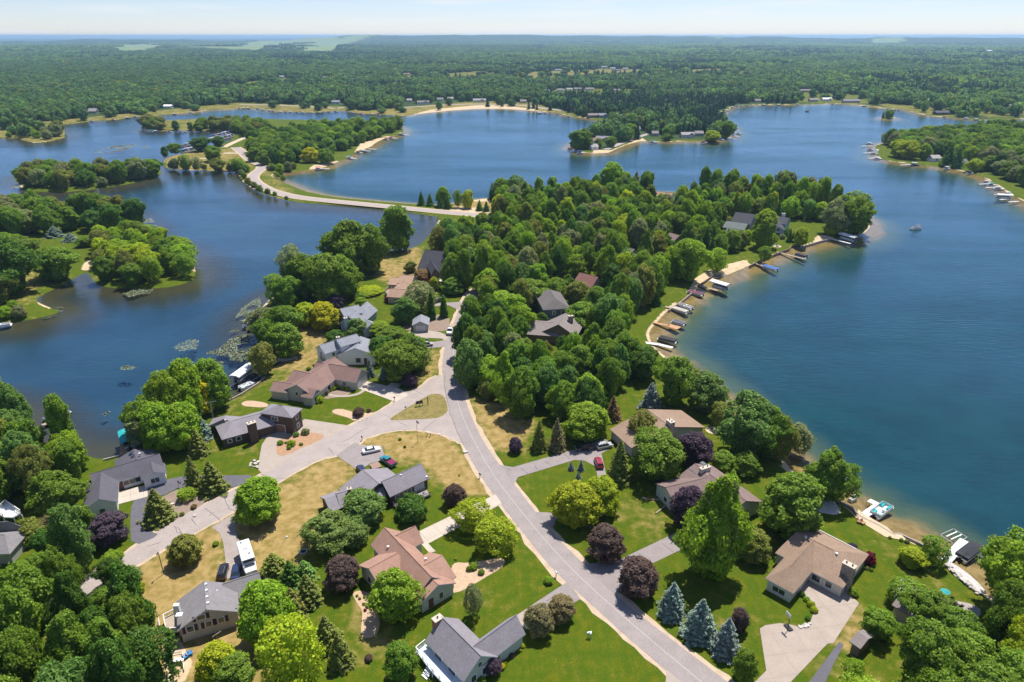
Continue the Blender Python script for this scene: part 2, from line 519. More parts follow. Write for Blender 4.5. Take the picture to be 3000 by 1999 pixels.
def make_ground():
    th = np.concatenate([np.arange(-180, -54, 6.0), np.linspace(-54, 54, 470), np.arange(60, 181, 6.0)])
    th = np.unique(th)[:-1] if th[-1] >= 180 and th[0] <= -180 else th
    rr = list(np.arange(20, 70, 5.0))
    r = 70.0
    while r < 46000:
        rr.append(r)
        r += max(0.6, 0.0068 * r) if r < 1500 else (0.02 * r if r < 5000 else 0.045 * r)
    rr = np.array(rr)
    T, Q = np.meshgrid(np.radians(th), rr)
    x, y = (Q * np.sin(T)).ravel(), (Q * np.cos(T)).ravel()
    pts = np.stack([x, y], 1)
    d = np.full(len(pts), 60.0)
    k = Q.ravel() < 3500
    d[k] = land_sdf(pts[k])
    land = -0.8 + 0.8 * sstep(0, 3.5, d)
    bed = WATER - np.minimum(0.16 * -d, 5.0)
    z = np.where(d > 0, land, bed) + hills(x, y)
    far = Q.ravel() > 5200
    z = z + far * (6 * (vnoise(x, y, 90, 1) - .3) + 8 * (vnoise(x, y, 260, 2) - .5)) * (in_any(pts, FIELDW) < 0)
    n, m = len(rr), len(th)
    idx = np.arange(n * m).reshape(n, m)
    j2 = (np.arange(m) + 1) % m
    quads = np.stack([idx[:-1], idx[1:], idx[1:][:, j2], idx[:-1][:, j2]], -1).reshape(-1, 4)[:, ::-1]
    me = bpy.data.meshes.new('ground')
    me.vertices.add(len(pts) + 1)
    co = np.concatenate([np.stack([x, y, z], 1), [[0, 0, 0]]])
    me.vertices.foreach_set('co', co.astype(np.float32).ravel())
    tri = np.stack([np.full(m, n * m), idx[0][j2], idx[0]], -1)[:, ::-1]
    nl = len(quads) * 4 + len(tri) * 3
    me.loops.add(nl)
    me.loops.foreach_set('vertex_index', np.concatenate([quads.ravel(), tri.ravel()]).astype(np.int32))
    me.polygons.add(len(quads) + len(tri))
    st = np.concatenate([np.arange(len(quads)) * 4, len(quads) * 4 + np.arange(len(tri)) * 3])
    me.polygons.foreach_set('loop_start', st.astype(np.int32))
    me.polygons.foreach_set('use_smooth', np.ones(len(st), bool))
    me.update(calc_edges=True)
    me.validate()
    # cover: dry, sand, wood, field
    cov = np.zeros((len(pts) + 1, 4), np.float32)
    dry = np.full(len(pts), .25)
    for poly, v in DRYW:
        s_ = in_any(pts, [poly])
        w = sstep(-5, 4, s_)
        dry = dry * (1 - w) + v * w
    for poly, v in CLEARW:
        w = sstep(-8, 4, in_any(pts, [poly]))
        dry = dry * (1 - w) + np.maximum(dry, .3 + .35 * v) * w
    cov[:-1, 0] = dry
    sw = in_any(pts, SANDW)
    res = np.maximum(1.0, Q.ravel() * 0.006)
    cov[:-1, 1] = np.maximum(sstep(-res, res * .6, sw), 0.85 * sstep(2.0, .3, d) * (vnoise(x, y, 14, 8) > np.where(x > -20 - .0 * y, .4, .72)))
    wood = (Q.ravel() > 560) & (d > 8) & (sdf(pts, LAND['mainland']) > 8)
    cl = np.zeros(len(pts), bool)
    for poly, v in CLEARW:
        cl |= in_any(pts, [poly]) > 0
    fd = in_any(pts, FIELDW) > 0
    cov[:-1, 2] = wood & ~cl & ~fd
    cov[:-1, 3] = fd
    a = me.attributes.new('cover', 'FLOAT_COLOR', 'POINT')
    a.data.foreach_set('color', cov.ravel())
    b = me.attributes.new('shore', 'FLOAT', 'POINT')
    b.data.foreach_set('value', np.append(d, 60).astype(np.float32))
    lagw = PX([(-400, 700), (-400, 350), (1180, 320), (1180, 380), (960, 480), (780, 500), (840, 560), (1000, 590), (1290, 615), (1290, 700), (1000, 800), (700, 1200), (300, 1400), (-500, 1400)])
    c = me.attributes.new('lagoon', 'FLOAT', 'POINT')
    c.data.foreach_set('value', np.append(sstep(-3, 3, sdf(pts, lagw)), 0).astype(np.float32))
    return me

def ground_material():
    m = bpy.data.materials.new('lawn_sand_and_lakebed')
    m.use_nodes = True
    n, l = m.node_tree.nodes, m.node_tree.links
    b = n['Principled BSDF']
    b.inputs['Roughness'].default_value = 0.95
    b.inputs['Specular IOR Level'].default_value = 0.1
    geo = n.new('ShaderNodeNewGeometry')
    def att(nm):
        a = n.new('ShaderNodeAttribute'); a.attribute_name = nm; return a
    cov, sh, lag = att('cover'), att('shore'), att('lagoon')
    sep = n.new('ShaderNodeSeparateColor')
    l.new(cov.outputs['Color'], sep.inputs[0])
    def noise(scale, det=5.0, stretch=None, rough=.6):
        t = n.new('ShaderNodeTexNoise')
        t.inputs['Scale'].default_value = scale
        t.inputs['Detail'].default_value = det
        t.inputs['Roughness'].default_value = rough
        if stretch:
            mp = n.new('ShaderNodeMapping')
            mp.inputs['Scale'].default_value = stretch[:3]
            mp.inputs['Rotation'].default_value = (0, 0, stretch[3])
            l.new(geo.outputs['Position'], mp.inputs[0]); l.new(mp.outputs[0], t.inputs['Vector'])
        else:
            l.new(geo.outputs['Position'], t.inputs['Vector'])
        return t.outputs[0]
    def mth(op, a, c):
        q = n.new('ShaderNodeMath'); q.operation = op
        for i, s in enumerate((a, c)):
            if isinstance(s, (int, float)): q.inputs[i].default_value = s
            else: l.new(s, q.inputs[i])
        return q.outputs[0]
    def rng_(s, a, c, lo=0., hi=1., smooth=True):
        q = n.new('ShaderNodeMapRange')
        if smooth: q.interpolation_type = 'SMOOTHSTEP'
        for i, v in zip((1, 2, 3, 4), (a, c, lo, hi)): q.inputs[i].default_value = v
        l.new(s, q.inputs[0]); return q.outputs[0]
    def mix(f, a, c):
        q = n.new('ShaderNodeMix'); q.data_type = 'RGBA'
        if isinstance(f, (int, float)): q.inputs[0].default_value = f
        else: l.new(f, q.inputs[0])
        for i, s in ((6, a), (7, c)):
            if isinstance(s, tuple): q.inputs[i].default_value = (*s, 1)
            else: l.new(s, q.inputs[i])
        return q.outputs[2]
    big, mid, fin = noise(.07, 5), noise(.45, 5), noise(3.2, 3)
    mow = noise(.9, 2, (1, .07, 1, .7))
    lush = mix(rng_(mid, .3, .7), (.055, .098, .004), (.104, .116, .006))
    lush = mix(rng_(mow, .42, .6, 0, .35), lush, (.048, .092, .004))
    drycol = mix(rng_(mid, .3, .72), (.225, .16, .046), (.40, .28, .118))
    drycol = mix(rng_(fin, .4, .75, 0, .5), drycol, (.155, .125, .018))
    dv = mth('ADD', sep.outputs[0], mth('ADD', mth('MULTIPLY', mth('SUBTRACT', big, .5), 1.0), mth('MULTIPLY', mth('SUBTRACT', mid, .5), .75)))
    grass = mix(rng_(dv, .3, .85), lush, drycol)
    gv = n.new('ShaderNodeVectorMath'); gv.operation = 'SCALE'
    l.new(grass, gv.inputs[0]); l.new(rng_(fin, .25, .75, .8, 1.2), gv.inputs['Scale'])
    wood = mix(rng_(mid, .35, .65), (.022, .042, .012), (.045, .07, .018))
    farw = mix(rng_(noise(.012, 8, None, .7), .38, .62), (.018, .042, .014), (.05, .088, .024))
    wood = mix(rng_(noise(.004, 2), .3, .7), wood, farw)
    field = mix(rng_(noise(.006, 3), .35, .65), (.14, .21, .075), (.21, .25, .11))
    sand = mix(rng_(mid, .3, .7), (.46, .34, .2), (.58, .45, .29))
    c0 = mix(sep.outputs[2], gv.outputs[0], wood)
    fa = n.new('ShaderNodeAttribute'); fa.attribute_name = 'cover'
    c0 = mix(fa.outputs['Alpha'], c0, field)
    c0 = mix(rng_(mth('ADD', sep.outputs[1], mth('MULTIPLY', mth('SUBTRACT', mid, .5), .5)), .35, .65), c0, sand)
    # lake bed: amber sand shelf, then weed with the water's blue and depth dimming painted in; lagoon shallows browner
    dn = mth('ADD', mth('MULTIPLY', sh.outputs['Fac'], -1.0), mth('MULTIPLY', mth('SUBTRACT', noise(.11, 4), .5), 9.0))
    deep_lake = mix(rng_(big, .3, .7), (.0015, .033, .042), (.0025, .047, .056))
    deep_lag = mix(rng_(noise(.03, 4), .35, .65), (.011, .042, .073), (.018, .059, .092))
    deep = mix(lag.outputs['Fac'], deep_lake, deep_lag)
    shal = mix(rng_(mid, .35, .65), (.20, .125, .035), (.30, .20, .07))
    shal = mix(lag.outputs['Fac'], shal, (.05, .045, .02))
    midc = mix(lag.outputs['Fac'], (.055, .085, .045), (.03, .035, .03))
    bedc = mix(rng_(dn, 4, 11), shal, midc)
    bedc = mix(rng_(dn, 9, 23), bedc, deep)
    col = mix(rng_(sh.outputs['Fac'], -.25, .1), bedc, c0)
    l.new(col, b.inputs['Base Color'])
    return m
ground = bpy.data.objects.new('ground', make_ground())
ground.data.materials.append(ground_material())
COL.objects.link(ground)
tag(ground, kind='structure')

# water: a clear sheet with ripples over the lake bed
def water_material():
    m = bpy.data.materials.new('lake_water')
    m.use_nodes = True
    n, l = m.node_tree.nodes, m.node_tree.links
    n.clear()
    out = n.new('ShaderNodeOutputMaterial')
    geo = n.new('ShaderNodeNewGeometry')
    mp = n.new('ShaderNodeMapping')
    mp.inputs['Scale'].default_value = (.5, 1.4, 1)
    mp.inputs['Rotation'].default_value = (0, 0, .35)
    l.new(geo.outputs['Position'], mp.inputs[0])
    n1 = n.new('ShaderNodeTexNoise'); n1.inputs['Scale'].default_value = .55; n1.inputs['Detail'].default_value = 4
    n2 = n.new('ShaderNodeTexNoise'); n2.inputs['Scale'].default_value = .02; n2.inputs['Detail'].default_value = 5
    l.new(mp.outputs[0], n1.inputs['Vector'])
    l.new(geo.outputs['Position'], n2.inputs['Vector'])
    bp = n.new('ShaderNodeBump')
    bp.inputs['Distance'].default_value = .35
    ms = n.new('ShaderNodeMapRange')
    for i, v in zip((1, 2, 3, 4), (.35, .65, .25, .6)): ms.inputs[i].default_value = v
    l.new(n2.outputs[0], ms.inputs[0])
    l.new(ms.outputs[0], bp.inputs['Strength'])
    l.new(n1.outputs[0], bp.inputs['Height'])
    fr = n.new('ShaderNodeFresnel'); fr.inputs['IOR'].default_value = 1.33
    l.new(bp.outputs[0], fr.inputs['Normal'])
    gl = n.new('ShaderNodeBsdfGlossy'); gl.inputs['Roughness'].default_value = .14
    gl.inputs['Color'].default_value = (.70, .86, 1.0, 1)
    l.new(bp.outputs[0], gl.inputs['Normal'])
    tr = n.new('ShaderNodeBsdfTransparent'); tr.inputs['Color'].default_value = (.93, .97, .98, 1)
    mx = n.new('ShaderNodeMixShader')
    cl = n.new('ShaderNodeMath'); cl.operation = 'MINIMUM'; cl.inputs[1].default_value = .52
    mp2 = n.new('ShaderNodeMapping')
    mp2.inputs['Scale'].default_value = (.35, 1.5, 1)
    mp2.inputs['Rotation'].default_value = (0, 0, -.25)
    l.new(geo.outputs['Position'], mp2.inputs[0])
    n3 = n.new('ShaderNodeTexNoise'); n3.inputs['Scale'].default_value = .012; n3.inputs['Detail'].default_value = 7; n3.inputs['Roughness'].default_value = .6
    n3.inputs['Distortion'].default_value = .6
    l.new(mp2.outputs[0], n3.inputs['Vector'])
    wr = n.new('ShaderNodeMapRange')
    for i, v in zip((1, 2, 3, 4), (.36, .66, .8, 1.4)): wr.inputs[i].default_value = v
    l.new(n3.outputs[0], wr.inputs[0])
    wmul = n.new('ShaderNodeMath'); wmul.operation = 'MULTIPLY'
    l.new(fr.outputs[0], wmul.inputs[0]); l.new(wr.outputs[0], wmul.inputs[1])
    l.new(wmul.outputs[0], cl.inputs[0])
    l.new(cl.outputs[0], mx.inputs[0]); l.new(tr.outputs[0], mx.inputs[1]); l.new(gl.outputs[0], mx.inputs[2])
    l.new(mx.outputs[0], out.inputs[0])
    return m
wm = MB()
ring = [(4200 * math.cos(t), 4200 * math.sin(t), WATER) for t in np.linspace(0, 2 * math.pi, 48, endpoint=False)]
wm.face(ring)
water = wm.build('water', water_material())
tag(water, kind='structure')

# ------------------------------------------------------------------ roads
M_road = mat('asphalt_grey', (.285, .246, .23), .9, .1, .3, fine=.08, detail=6)
M_road2 = mat('asphalt_pale', (.34, .288, .256), .9, .11, .3, fine=.08, detail=6)
M_black = mat('asphalt_dark', (.115, .11, .125), .9, .12, .5, fine=.1, detail=6)
M_grav = mat('gravel_drive', (.31, .262, .232), .95, .12, .6, fine=.12, detail=6)
M_drive = mat('asphalt_drive', (.265, .228, .215), .92, .12, .5, fine=.08, detail=6)
M_should = mat('sandy_shoulder', (.47, .36, .25), .95, .15, .6, fine=.1)
M_tar = mat('tar_seam', (.1, .09, .09), .8, .1)
M_mulch = mat('wood_chip_mulch', (.47, .33, .215), .95, .16, 1.2, fine=.2)
M_mulchb = mat('brown_mulch', (.25, .185, .14), .95, .2, 1.2, fine=.2)
M_mulchr = mat('red_brown_mulch', (.37, .22, .125), .95, .16, 1.2, fine=.2)
M_gravelpath = mat('pale_pebbles', (.5, .46, .43), .95, .15, 1.5, fine=.3)
road_l = [(2060,2060),(1952,1965),(1816,1849),(1745,1782),(1615,1667),(1517,1541),(1465,1476),(1399,1382),(1357,1306),(1323,1225),(1303,1150),(1294,1092),(1298,1035),(1311,987),(1327,952),(1345,905),(1360,870),(1385,845),(1420,830)]
road_r = [(1430,842),(1405,858),(1392,875),(1380,905),(1366,955),(1354,1000),(1346,1040),(1346,1085),(1353,1134),(1376,1210),(1411,1287),(1464,1363),(1531,1450),(1580,1513),(1636,1580),(1750,1692),(1798,1741),(1917,1835),(2120,1989),(2200,2050)]
def smooth_open(p): return chaikin(p, 2, closed=False)
def offset(pts, d):
    w = [P(x, y) for x, y in pts]
    out = []
    for i in range(len(w)):
        t = (w[min(i + 1, len(w) - 1)] - w[max(i - 1, 0)]).normalized()
        k = d * (.6 + .8 * random.random())
        q = w[i] + Vector((-t.y, t.x, 0)) * k
        out.append((q.x, q.y))
    return out
RL, RR = smooth_open(road_l), smooth_open(road_r)
sh = sheet('road_shoulder', offset(RL, 1.0) + offset(RR, 1.0), .02, M_should, world=True)
road2_u = [(1291,1096),(1264,1108),(1237,1131),(1214,1144),(1191,1148),(1159,1176),(1115,1203),(1090,1215),(1031,1246),(1000,1264),(953,1280),(838,1343),(767,1394),(690,1432),(600,1478),(550,1501),(507,1530),(419,1583),(370,1620),(250,1690),(100,1790)]
road2_l = [(140,1825),(300,1715),(405,1653),(503,1594),(580,1557),(678,1502),(713,1478),(810,1415),(901,1362),(946,1341),(985,1337),(1051,1302),(1061,1286),(1107,1272),(1153,1262),(1199,1258),(1243,1261),(1287,1270),(1325,1284),(1360,1306),(1345,1250),(1318,1180)]
R2U, R2L = smooth_open(road2_u), smooth_open(road2_l)
sh2 = sheet('road_shoulder', offset(R2U[3:], -.7) + offset(R2L[:-8], -.7), .022, M_should, world=True)
side_road = sheet('side_road', R2U + R2L, .036, M_road2)
main_road = sheet('main_road', RL + RR, .044, M_road)
# the seam down the middle and the mended cracks
mid_l = [((a[0] + b[0]) / 2, (a[1] + b[1]) / 2) for a, b in zip(
    [(2000,2015),(1816,1849),(1615,1667),(1465,1476),(1399,1382),(1323,1225),(1297,1100),(1311,987)],
    [(2120,1989),(1917,1835),(1690,1633),(1531,1450),(1464,1363),(1376,1210),(1346,1085),(1362,965)])]
M_seam = mat('pale_seam', (.43, .4, .37), .9, .1)
band('road_seam', mid_l, .12, .052, M_seam, parent=main_road, smooth=2)
for cr in ([(1130,1216),(1190,1247)], [(1000,1297),(1080,1252)], [(962,1312),(976,1329)], [(1236,1263),(1280,1229)],
           [(760,1388),(790,1404),(836,1402)], [(700,1440),(718,1470)], [(660,1462),(672,1490),(700,1500)], [(600,1490),(640,1520),(655,1538)],
           [(1066,1120),(1120,1116)], [(1180,1146),(1218,1146),(1240,1158)], [(520,1545),(540,1570)], [(510,1540),(520,1560),(545,1575)], [(560,1520),(575,1540)],
           [(1302,1100),(1306,1160),(1323,1225),(1358,1304)], [(430,1600),(470,1590)], [(610,1512),(628,1500)]):
    j = []
    for i in range(len(cr) - 1):
        for t in np.linspace(0, 1, 5)[:-1]:
            j.append((cr[i][0] * (1 - t) + cr[i + 1][0] * t + random.uniform(-2, 2), cr[i][1] * (1 - t) + cr[i + 1][1] * t + random.uniform(-1.5, 1.5)))
    j.append(cr[-1])
    band('tar_crack', j, .11, .048 if cr[0][0] < 1300 else .056, M_tar, parent=side_road)
# causeway
cw = [(690,432),(712,448),(730,466),(750,475),(768,484),(768,494),(752,505),(740,516),(742,529),(765,546),(800,562),(867,578),(969,589),(1084,600),(1198,611),(1288,620),(1390,629),(1450,640),(1500,660)]
band('causeway_shoulder', cw, 9.5, .02, M_should, smooth=2)
band('causeway_road', cw, 6.8, .05, M_road2, smooth=2)
band('dirt_track', [(655,432),(690,415),(726,400),(735,385)], 6, .03, mat('dirt', (.5, .4, .27), .95, .15, .3), smooth=1)
band('dirt_track', [(655,449),(690,449),(712,448)], 6, .034, MATS['dirt'], smooth=1)
band('dirt_track', [(490,478),(560,466),(640,462)], 4, .034, MATS['dirt'], smooth=1)
band('shore_road', [(985,318),(1040,312),(1150,316),(1240,312),(1330,306),(1420,305),(1530,308),(1610,320),(1680,327)], 9, .06, M_road2, smooth=2)
band('shore_road', [(985,318),(850,309),(700,306)], 9, .06, M_road2, smooth=1)
band('point_road', [(1775,438),(1800,428),(1840,412),(1880,398),(1925,385)], 6, .06, M_road2, smooth=1)
# driveways, paths and planting beds
drv = lambda pts, z, m, nm='driveway', s=0: sheet(nm, pts, z, m, smooth=s)
M_concl = mat('bright_concrete', (.47, .405, .33), .9, .08, .35, fine=.05, detail=6)
M_joint = mat('joint_bed', (.27, .23, .19), .95, .1)  # darker base sheet seen between the slabs
def clip(poly, a, b):
    "part of a polygon on the inner side of the line a-b"
    out = []
    sd = lambda p: (b[0] - a[0]) * (p[1] - a[1]) - (b[1] - a[1]) * (p[0] - a[0])
    for i in range(len(poly)):
        p, q = poly[i], poly[(i + 1) % len(poly)]
        sp_, sq = sd(p), sd(q)
        if sp_ >= 0: out.append(p)
        if (sp_ > 0) != (sq > 0) and sp_ != sq:
            t = sp_ / (sp_ - sq)
            out.append((p[0] + (q[0] - p[0]) * t, p[1] + (q[1] - p[1]) * t))
    return out
def slabs(parent, pts, d0, d1, size, z, m):
    "concrete slabs with open joints, laid along the direction d0-d1"
    w = [tuple(P(x, y, z)[:2]) for x, y in pts]
    if sum(w[i][0] * w[(i + 1) % len(w)][1] - w[(i + 1) % len(w)][0] * w[i][1] for i in range(len(w))) < 0: w.reverse()
    a, b = P(*d0), P(*d1)
    t = math.atan2(b.y - a.y, b.x - a.x)
    ca, sa = math.cos(t), math.sin(t)
    lo = [(x * ca + y * sa, -x * sa + y * ca) for x, y in w]
    x0, y0 = min(p[0] for p in lo), min(p[1] for p in lo)
    nx, ny = int((max(p[0] for p in lo) - x0) / size) + 1, int((max(p[1] for p in lo) - y0) / size) + 1
    for i in range(nx):
        for j in range(ny):
            g = .03
            c = [(x0 + i * size + g, y0 + j * size + g), (x0 + (i + 1) * size - g, y0 + j * size + g), (x0 + (i + 1) * size - g, y0 + (j + 1) * size - g), (x0 + i * size + g, y0 + (j + 1) * size - g)]
            q = lo
            for k in range(4):
                q = clip(q, c[k], c[(k + 1) % 4])
                if len(q) < 3: break
            if len(q) < 3: continue
            ar = .5 * sum(q[k][0] * q[(k + 1) % len(q)][1] - q[(k + 1) % len(q)][0] * q[k][1] for k in range(len(q)))
            if ar < .25: continue
            sheet('slab', [(x * ca - y * sa, x * sa + y * ca) for x, y in q], z + random.uniform(-.001, .002), m, world=True, parent=parent)
DR1 = [(1074,1117),(1134,1131),(1147,1121),(1178,1124),(1166,1137),(1188,1148),(1195,1160),(1159,1178),(1067,1144),(1046,1137)]
slabs(drv(DR1, .054, M_joint), DR1, (1067,1144), (1159,1178), 3.4, .060, M_concl)
band('garden_path', [(1067,1143),(1050,1155),(1020,1161),(985,1161),(957,1155)], 1.1, .05, M_conc, smooth=2)
drv([(893,1228),(1030,1248),(957,1284),(850,1346),(772,1392),(757,1376),(760,1341),(767,1303),(788,1272),(850,1264),(862,1245)], .056, M_conc)
drv([(808,1322),(811,1300),(830,1279),(890,1266),(952,1271),(944,1288),(880,1314),(835,1336),(814,1334)], .07, M_mulchr, 'planting_bed', 2)
drv([(433,1424),(491,1404),(554,1392),(659,1393),(760,1392),(690,1432),(640,1420),(554,1422),(505,1437),(484,1450),(436,1462),(434,1500),(428,1532),(440,1556),(470,1568),(386,1602),(381,1541),(384,1488),(393,1465)], .058, M_black, s=1)
APR = [(345,1440),(431,1421),(433,1455),(345,1478)]
slabs(drv(APR, .064, M_joint), APR, (345,1478), (433,1455), 2.6, .070, M_concl)
drv([(472,1355),(483,1355),(488,1401),(476,1404)], .05, M_conc, 'garden_path')
drv([(440,1545),(438,1505),(440,1470),(484,1453),(505,1440),(554,1425),(650,1422),(682,1433),(600,1472),(472,1562)], .028, M_mulchb, 'planting_bed', 1)
drv([(1040,1296),(1055,1304),(1118,1306),(1127,1337),(1120,1349),(1085,1358),(1069,1368),(1044,1374),(1023,1360),(985,1334)], .06, M_drive)
drv([(620,1545),(684,1505),(690,1555),(703,1590),(734,1618),(752,1667),(650,1702),(663,1660),(654,1590),(643,1562)], .05, M_grav)
DR6 = [(1452,1448),(1470,1476),(1255,1593),(1276,1615),(1258,1621),(1231,1590),(1229,1556)]
slabs(drv(DR6, .054, M_joint), DR6, (1452,1448), (1229,1556), 3.4, .060, M_concl)
drv([(1321,1646),(1381,1651),(1468,1632),(1484,1646),(1465,1667),(1433,1685),(1388,1713),(1339,1739),(1297,1734),(1270,1748),(1262,1740),(1325,1700)], .03, M_mulch, 'planting_bed', 2)
drv([(1030,1738),(1055,1728),(1095,1744),(1105,1770),(1112,1800),(1112,1840),(1101,1863),(1073,1873),(1056,1860),(1060,1820),(1062,1790),(1045,1765)], .03, M_mulch, 'planting_bed', 2)
drv([(1660,1706),(1690,1738),(1700,1756),(1640,1790),(1577,1797),(1549,1779)], .056, M_drive)
drv([(1549,1780),(1578,1797),(1568,1836),(1540,1845),(1508,1806)], .058, M_conc)
drv([(1690,1640),(1721,1653),(1816,1639),(2001,1551),(2100,1500),(2200,1560),(2170,1600),(2120,1570),(2003,1607),(1903,1655),(1845,1680),(1816,1730),(1800,1742)], .056, M_drive)
drv([(1463,1362),(1503,1369),(1683,1317),(1771,1284),(1798,1308),(1762,1329),(1771,1367),(1776,1394),(1759,1421),(1738,1440),(1700,1480),(1629,1524),(1617,1551),(1598,1536),(1567,1500),(1625,1503),(1690,1465),(1735,1418),(1750,1394),(1744,1367),(1713,1350),(1683,1348),(1518,1398),(1507,1417)], .056, M_drive)
for cr in ([(1528,1372),(1548,1390)], [(1565,1362),(1575,1378)], [(1598,1352),(1617,1366)], [(1655,1332),(1670,1346)], [(1722,1308),(1745,1322)], [(1868,1620),(1890,1636)], [(1940,1592),(1972,1618)], [(1600,1762),(1640,1740)], [(1495,1378),(1480,1370)]):
    band('tar_crack', cr, .12, .062, M_tar, parent=main_road)
BIGD = [(2333,1732),(2400,1677),(2463,1716),(2517,1767),(2442,1884),(2424,1886),(2319,1996),(2260,2060),(2150,2060),(2214,1996),(2245,1965),(2226,1842),(2242,1832),(2284,1826),(2316,1830),(2340,1837),(2368,1839),(2382,1800),(2368,1765),(2345,1742)]
bigdrive = drv(BIGD, .05, M_joint)
slabs(bigdrive, BIGD, (2333,1732), (2463,1716), 4.2, .058, M_conc)
drv([(2459,1880),(2472,1889),(2440,1950),(2400,2040),(2330,2060),(2372,1996)], .056, M_black)
drv([(1953,1962),(2040,2035),(1945,2060)], .06, M_conc)
drv([(1190,975),(1226,965),(1258,968),(1290,974),(1313,984),(1309,998),(1293,992),(1223,989),(1195,986)], .056, M_conc)
drv([(1307,996),(1306,1016),(1258,1020),(1236,1016),(1240,1006),(1260,1004)], .056, M_drive)
drv([(1172,966),(1200,935),(1252,922),(1318,922),(1316,966),(1284,972),(1248,966),(1210,968)], .03, M_mulchb, 'planting_bed', 1)
drv([(1232,884),(1290,888),(1352,884),(1343,908),(1315,895),(1260,898)], .056, M_drive)
drv([(1240,810),(1290,815),(1290,840),(1245,838)], .056, M_conc)
drv([(930,1160),(960,1150),(1010,1140),(1035,1137),(1020,1160),(985,1165),(950,1170)], .03, M_mulchb, 'planting_bed', 1)
drv([(968,1205),(990,1196),(1030,1205),(1045,1216),(1090,1206),(1092,1216),(1040,1236),(1025,1225),(985,1215)], .03, M_mulch, 'planting_bed', 2)
drv([(705,1180),(730,1172),(790,1182),(780,1195),(735,1192),(712,1190)], .03, M_mulch, 'planting_bed', 2)
drv([(1192,1100),(1215,1098),(1232,1108),(1225,1120),(1200,1124)], .03, M_mulch, 'planting_bed', 2)
tri = sheet('grass_island', [(1140,1227),(1149,1232),(1210,1229),(1281,1226),(1298,1217),(1313,1205),(1310,1184),(1300,1160),(1285,1154),(1264,1154),(1249,1161),(1191,1196)], .066, None, smooth=1)
def dry_lawn():
    m = mat('dry_lawn', (.2, .16, .05), .95, .3, .6, fine=.25)
    return m
tri.data.materials.clear(); tri.data.materials.append(dry_lawn())
drv([(1960,1248),(1990,1240),(2015,1262),(2005,1290),(1985,1300),(1970,1280)], .05, mat('tan_patio', (.52, .4, .27), .9, .1, 1.5), 'patio')
drv([(2150,1580),(2180,1570),(2200,1600),(2160,1605)], .054, M_gravelpath, 'gravel_bed')
drv([(2380,1470),(2440,1462),(2466,1500),(2450,1510),(2390,1500)], .03, M_gravelpath, 'gravel_bed', 1)
drv([(2770,1640),(2790,1648),(2850,1690),(2900,1745),(2860,1735),(2800,1690),(2775,1665)], .03, M_gravelpath, 'stone_terrace', 1)
drv([(2705,1722),(2760,1750),(2800,1760),(2850,1770),(2880,1790),(2850,1830),(2810,1820),(2760,1780)], .03, M_concold, 'patio', 1)
drv([(2515,1492),(2530,1505),(2600,1545),(2620,1565),(2640,1566),(2660,1585),(2630,1580),(2592,1572),(2540,1540),(2505,1515)], .06, mat('sand_walk', (.52, .4, .26), .95, .12, .8, fine=.1), 'sand_walk')
# ------------------------------------------------------------------ trees: one mesh for each growth form, shared by its trees
def leaf_material(name, trans=.5):
    m = bpy.data.materials.new(name)
    m.use_nodes = True
    n, l = m.node_tree.nodes, m.node_tree.links
    n.clear()
    out = n.new('ShaderNodeOutputMaterial')
    at = n.new('ShaderNodeAttribute'); at.attribute_type = 'INSTANCER'; at.attribute_name = 'tint'
    geo = n.new('ShaderNodeNewGeometry')
    hs = n.new('ShaderNodeHueSaturation')
    mr = n.new('ShaderNodeMapRange')
    for i, v in zip((1, 2, 3, 4), (0, 1, .55, 1.5)): mr.inputs[i].default_value = v
    l.new(geo.outputs['Random Per Island'], mr.inputs[0])
    mh = n.new('ShaderNodeMapRange')
    for i, v in zip((1, 2, 3, 4), (0, 1, .485, .51)): mh.inputs[i].default_value = v
    wn_ = n.new('ShaderNodeTexWhiteNoise'); wn_.noise_dimensions = '1D'
    l.new(geo.outputs['Random Per Island'], wn_.inputs['W'])
    l.new(wn_.outputs[0], mh.inputs[0])
    l.new(mh.outputs[0], hs.inputs['Hue'])
    l.new(mr.outputs[0], hs.inputs['Value'])
    l.new(at.outputs['Color'], hs.inputs['Color'])
    d = n.new('ShaderNodeBsdfDiffuse')
    t = n.new('ShaderNodeBsdfTranslucent')
    g = n.new('ShaderNodeBsdfGlossy'); g.inputs['Roughness'].default_value = .55; g.inputs['Color'].default_value = (.8, .85, .8, 1)
    l.new(hs.outputs[0], d.inputs[0])
    l.new(hs.outputs[0], t.inputs[0])
    m1 = n.new('ShaderNodeMixShader'); m1.inputs[0].default_value = trans
    l.new(d.outputs[0], m1.inputs[1]); l.new(t.outputs[0], m1.inputs[2])
    m2 = n.new('ShaderNodeMixShader'); m2.inputs[0].default_value = .012
    l.new(m1.outputs[0], m2.inputs[1]); l.new(g.outputs[0], m2.inputs[2])
    l.new(m2.outputs[0], out.inputs[0])
    return m
M_leaf = leaf_material('leaves')
M_needle = leaf_material('needles', .3)

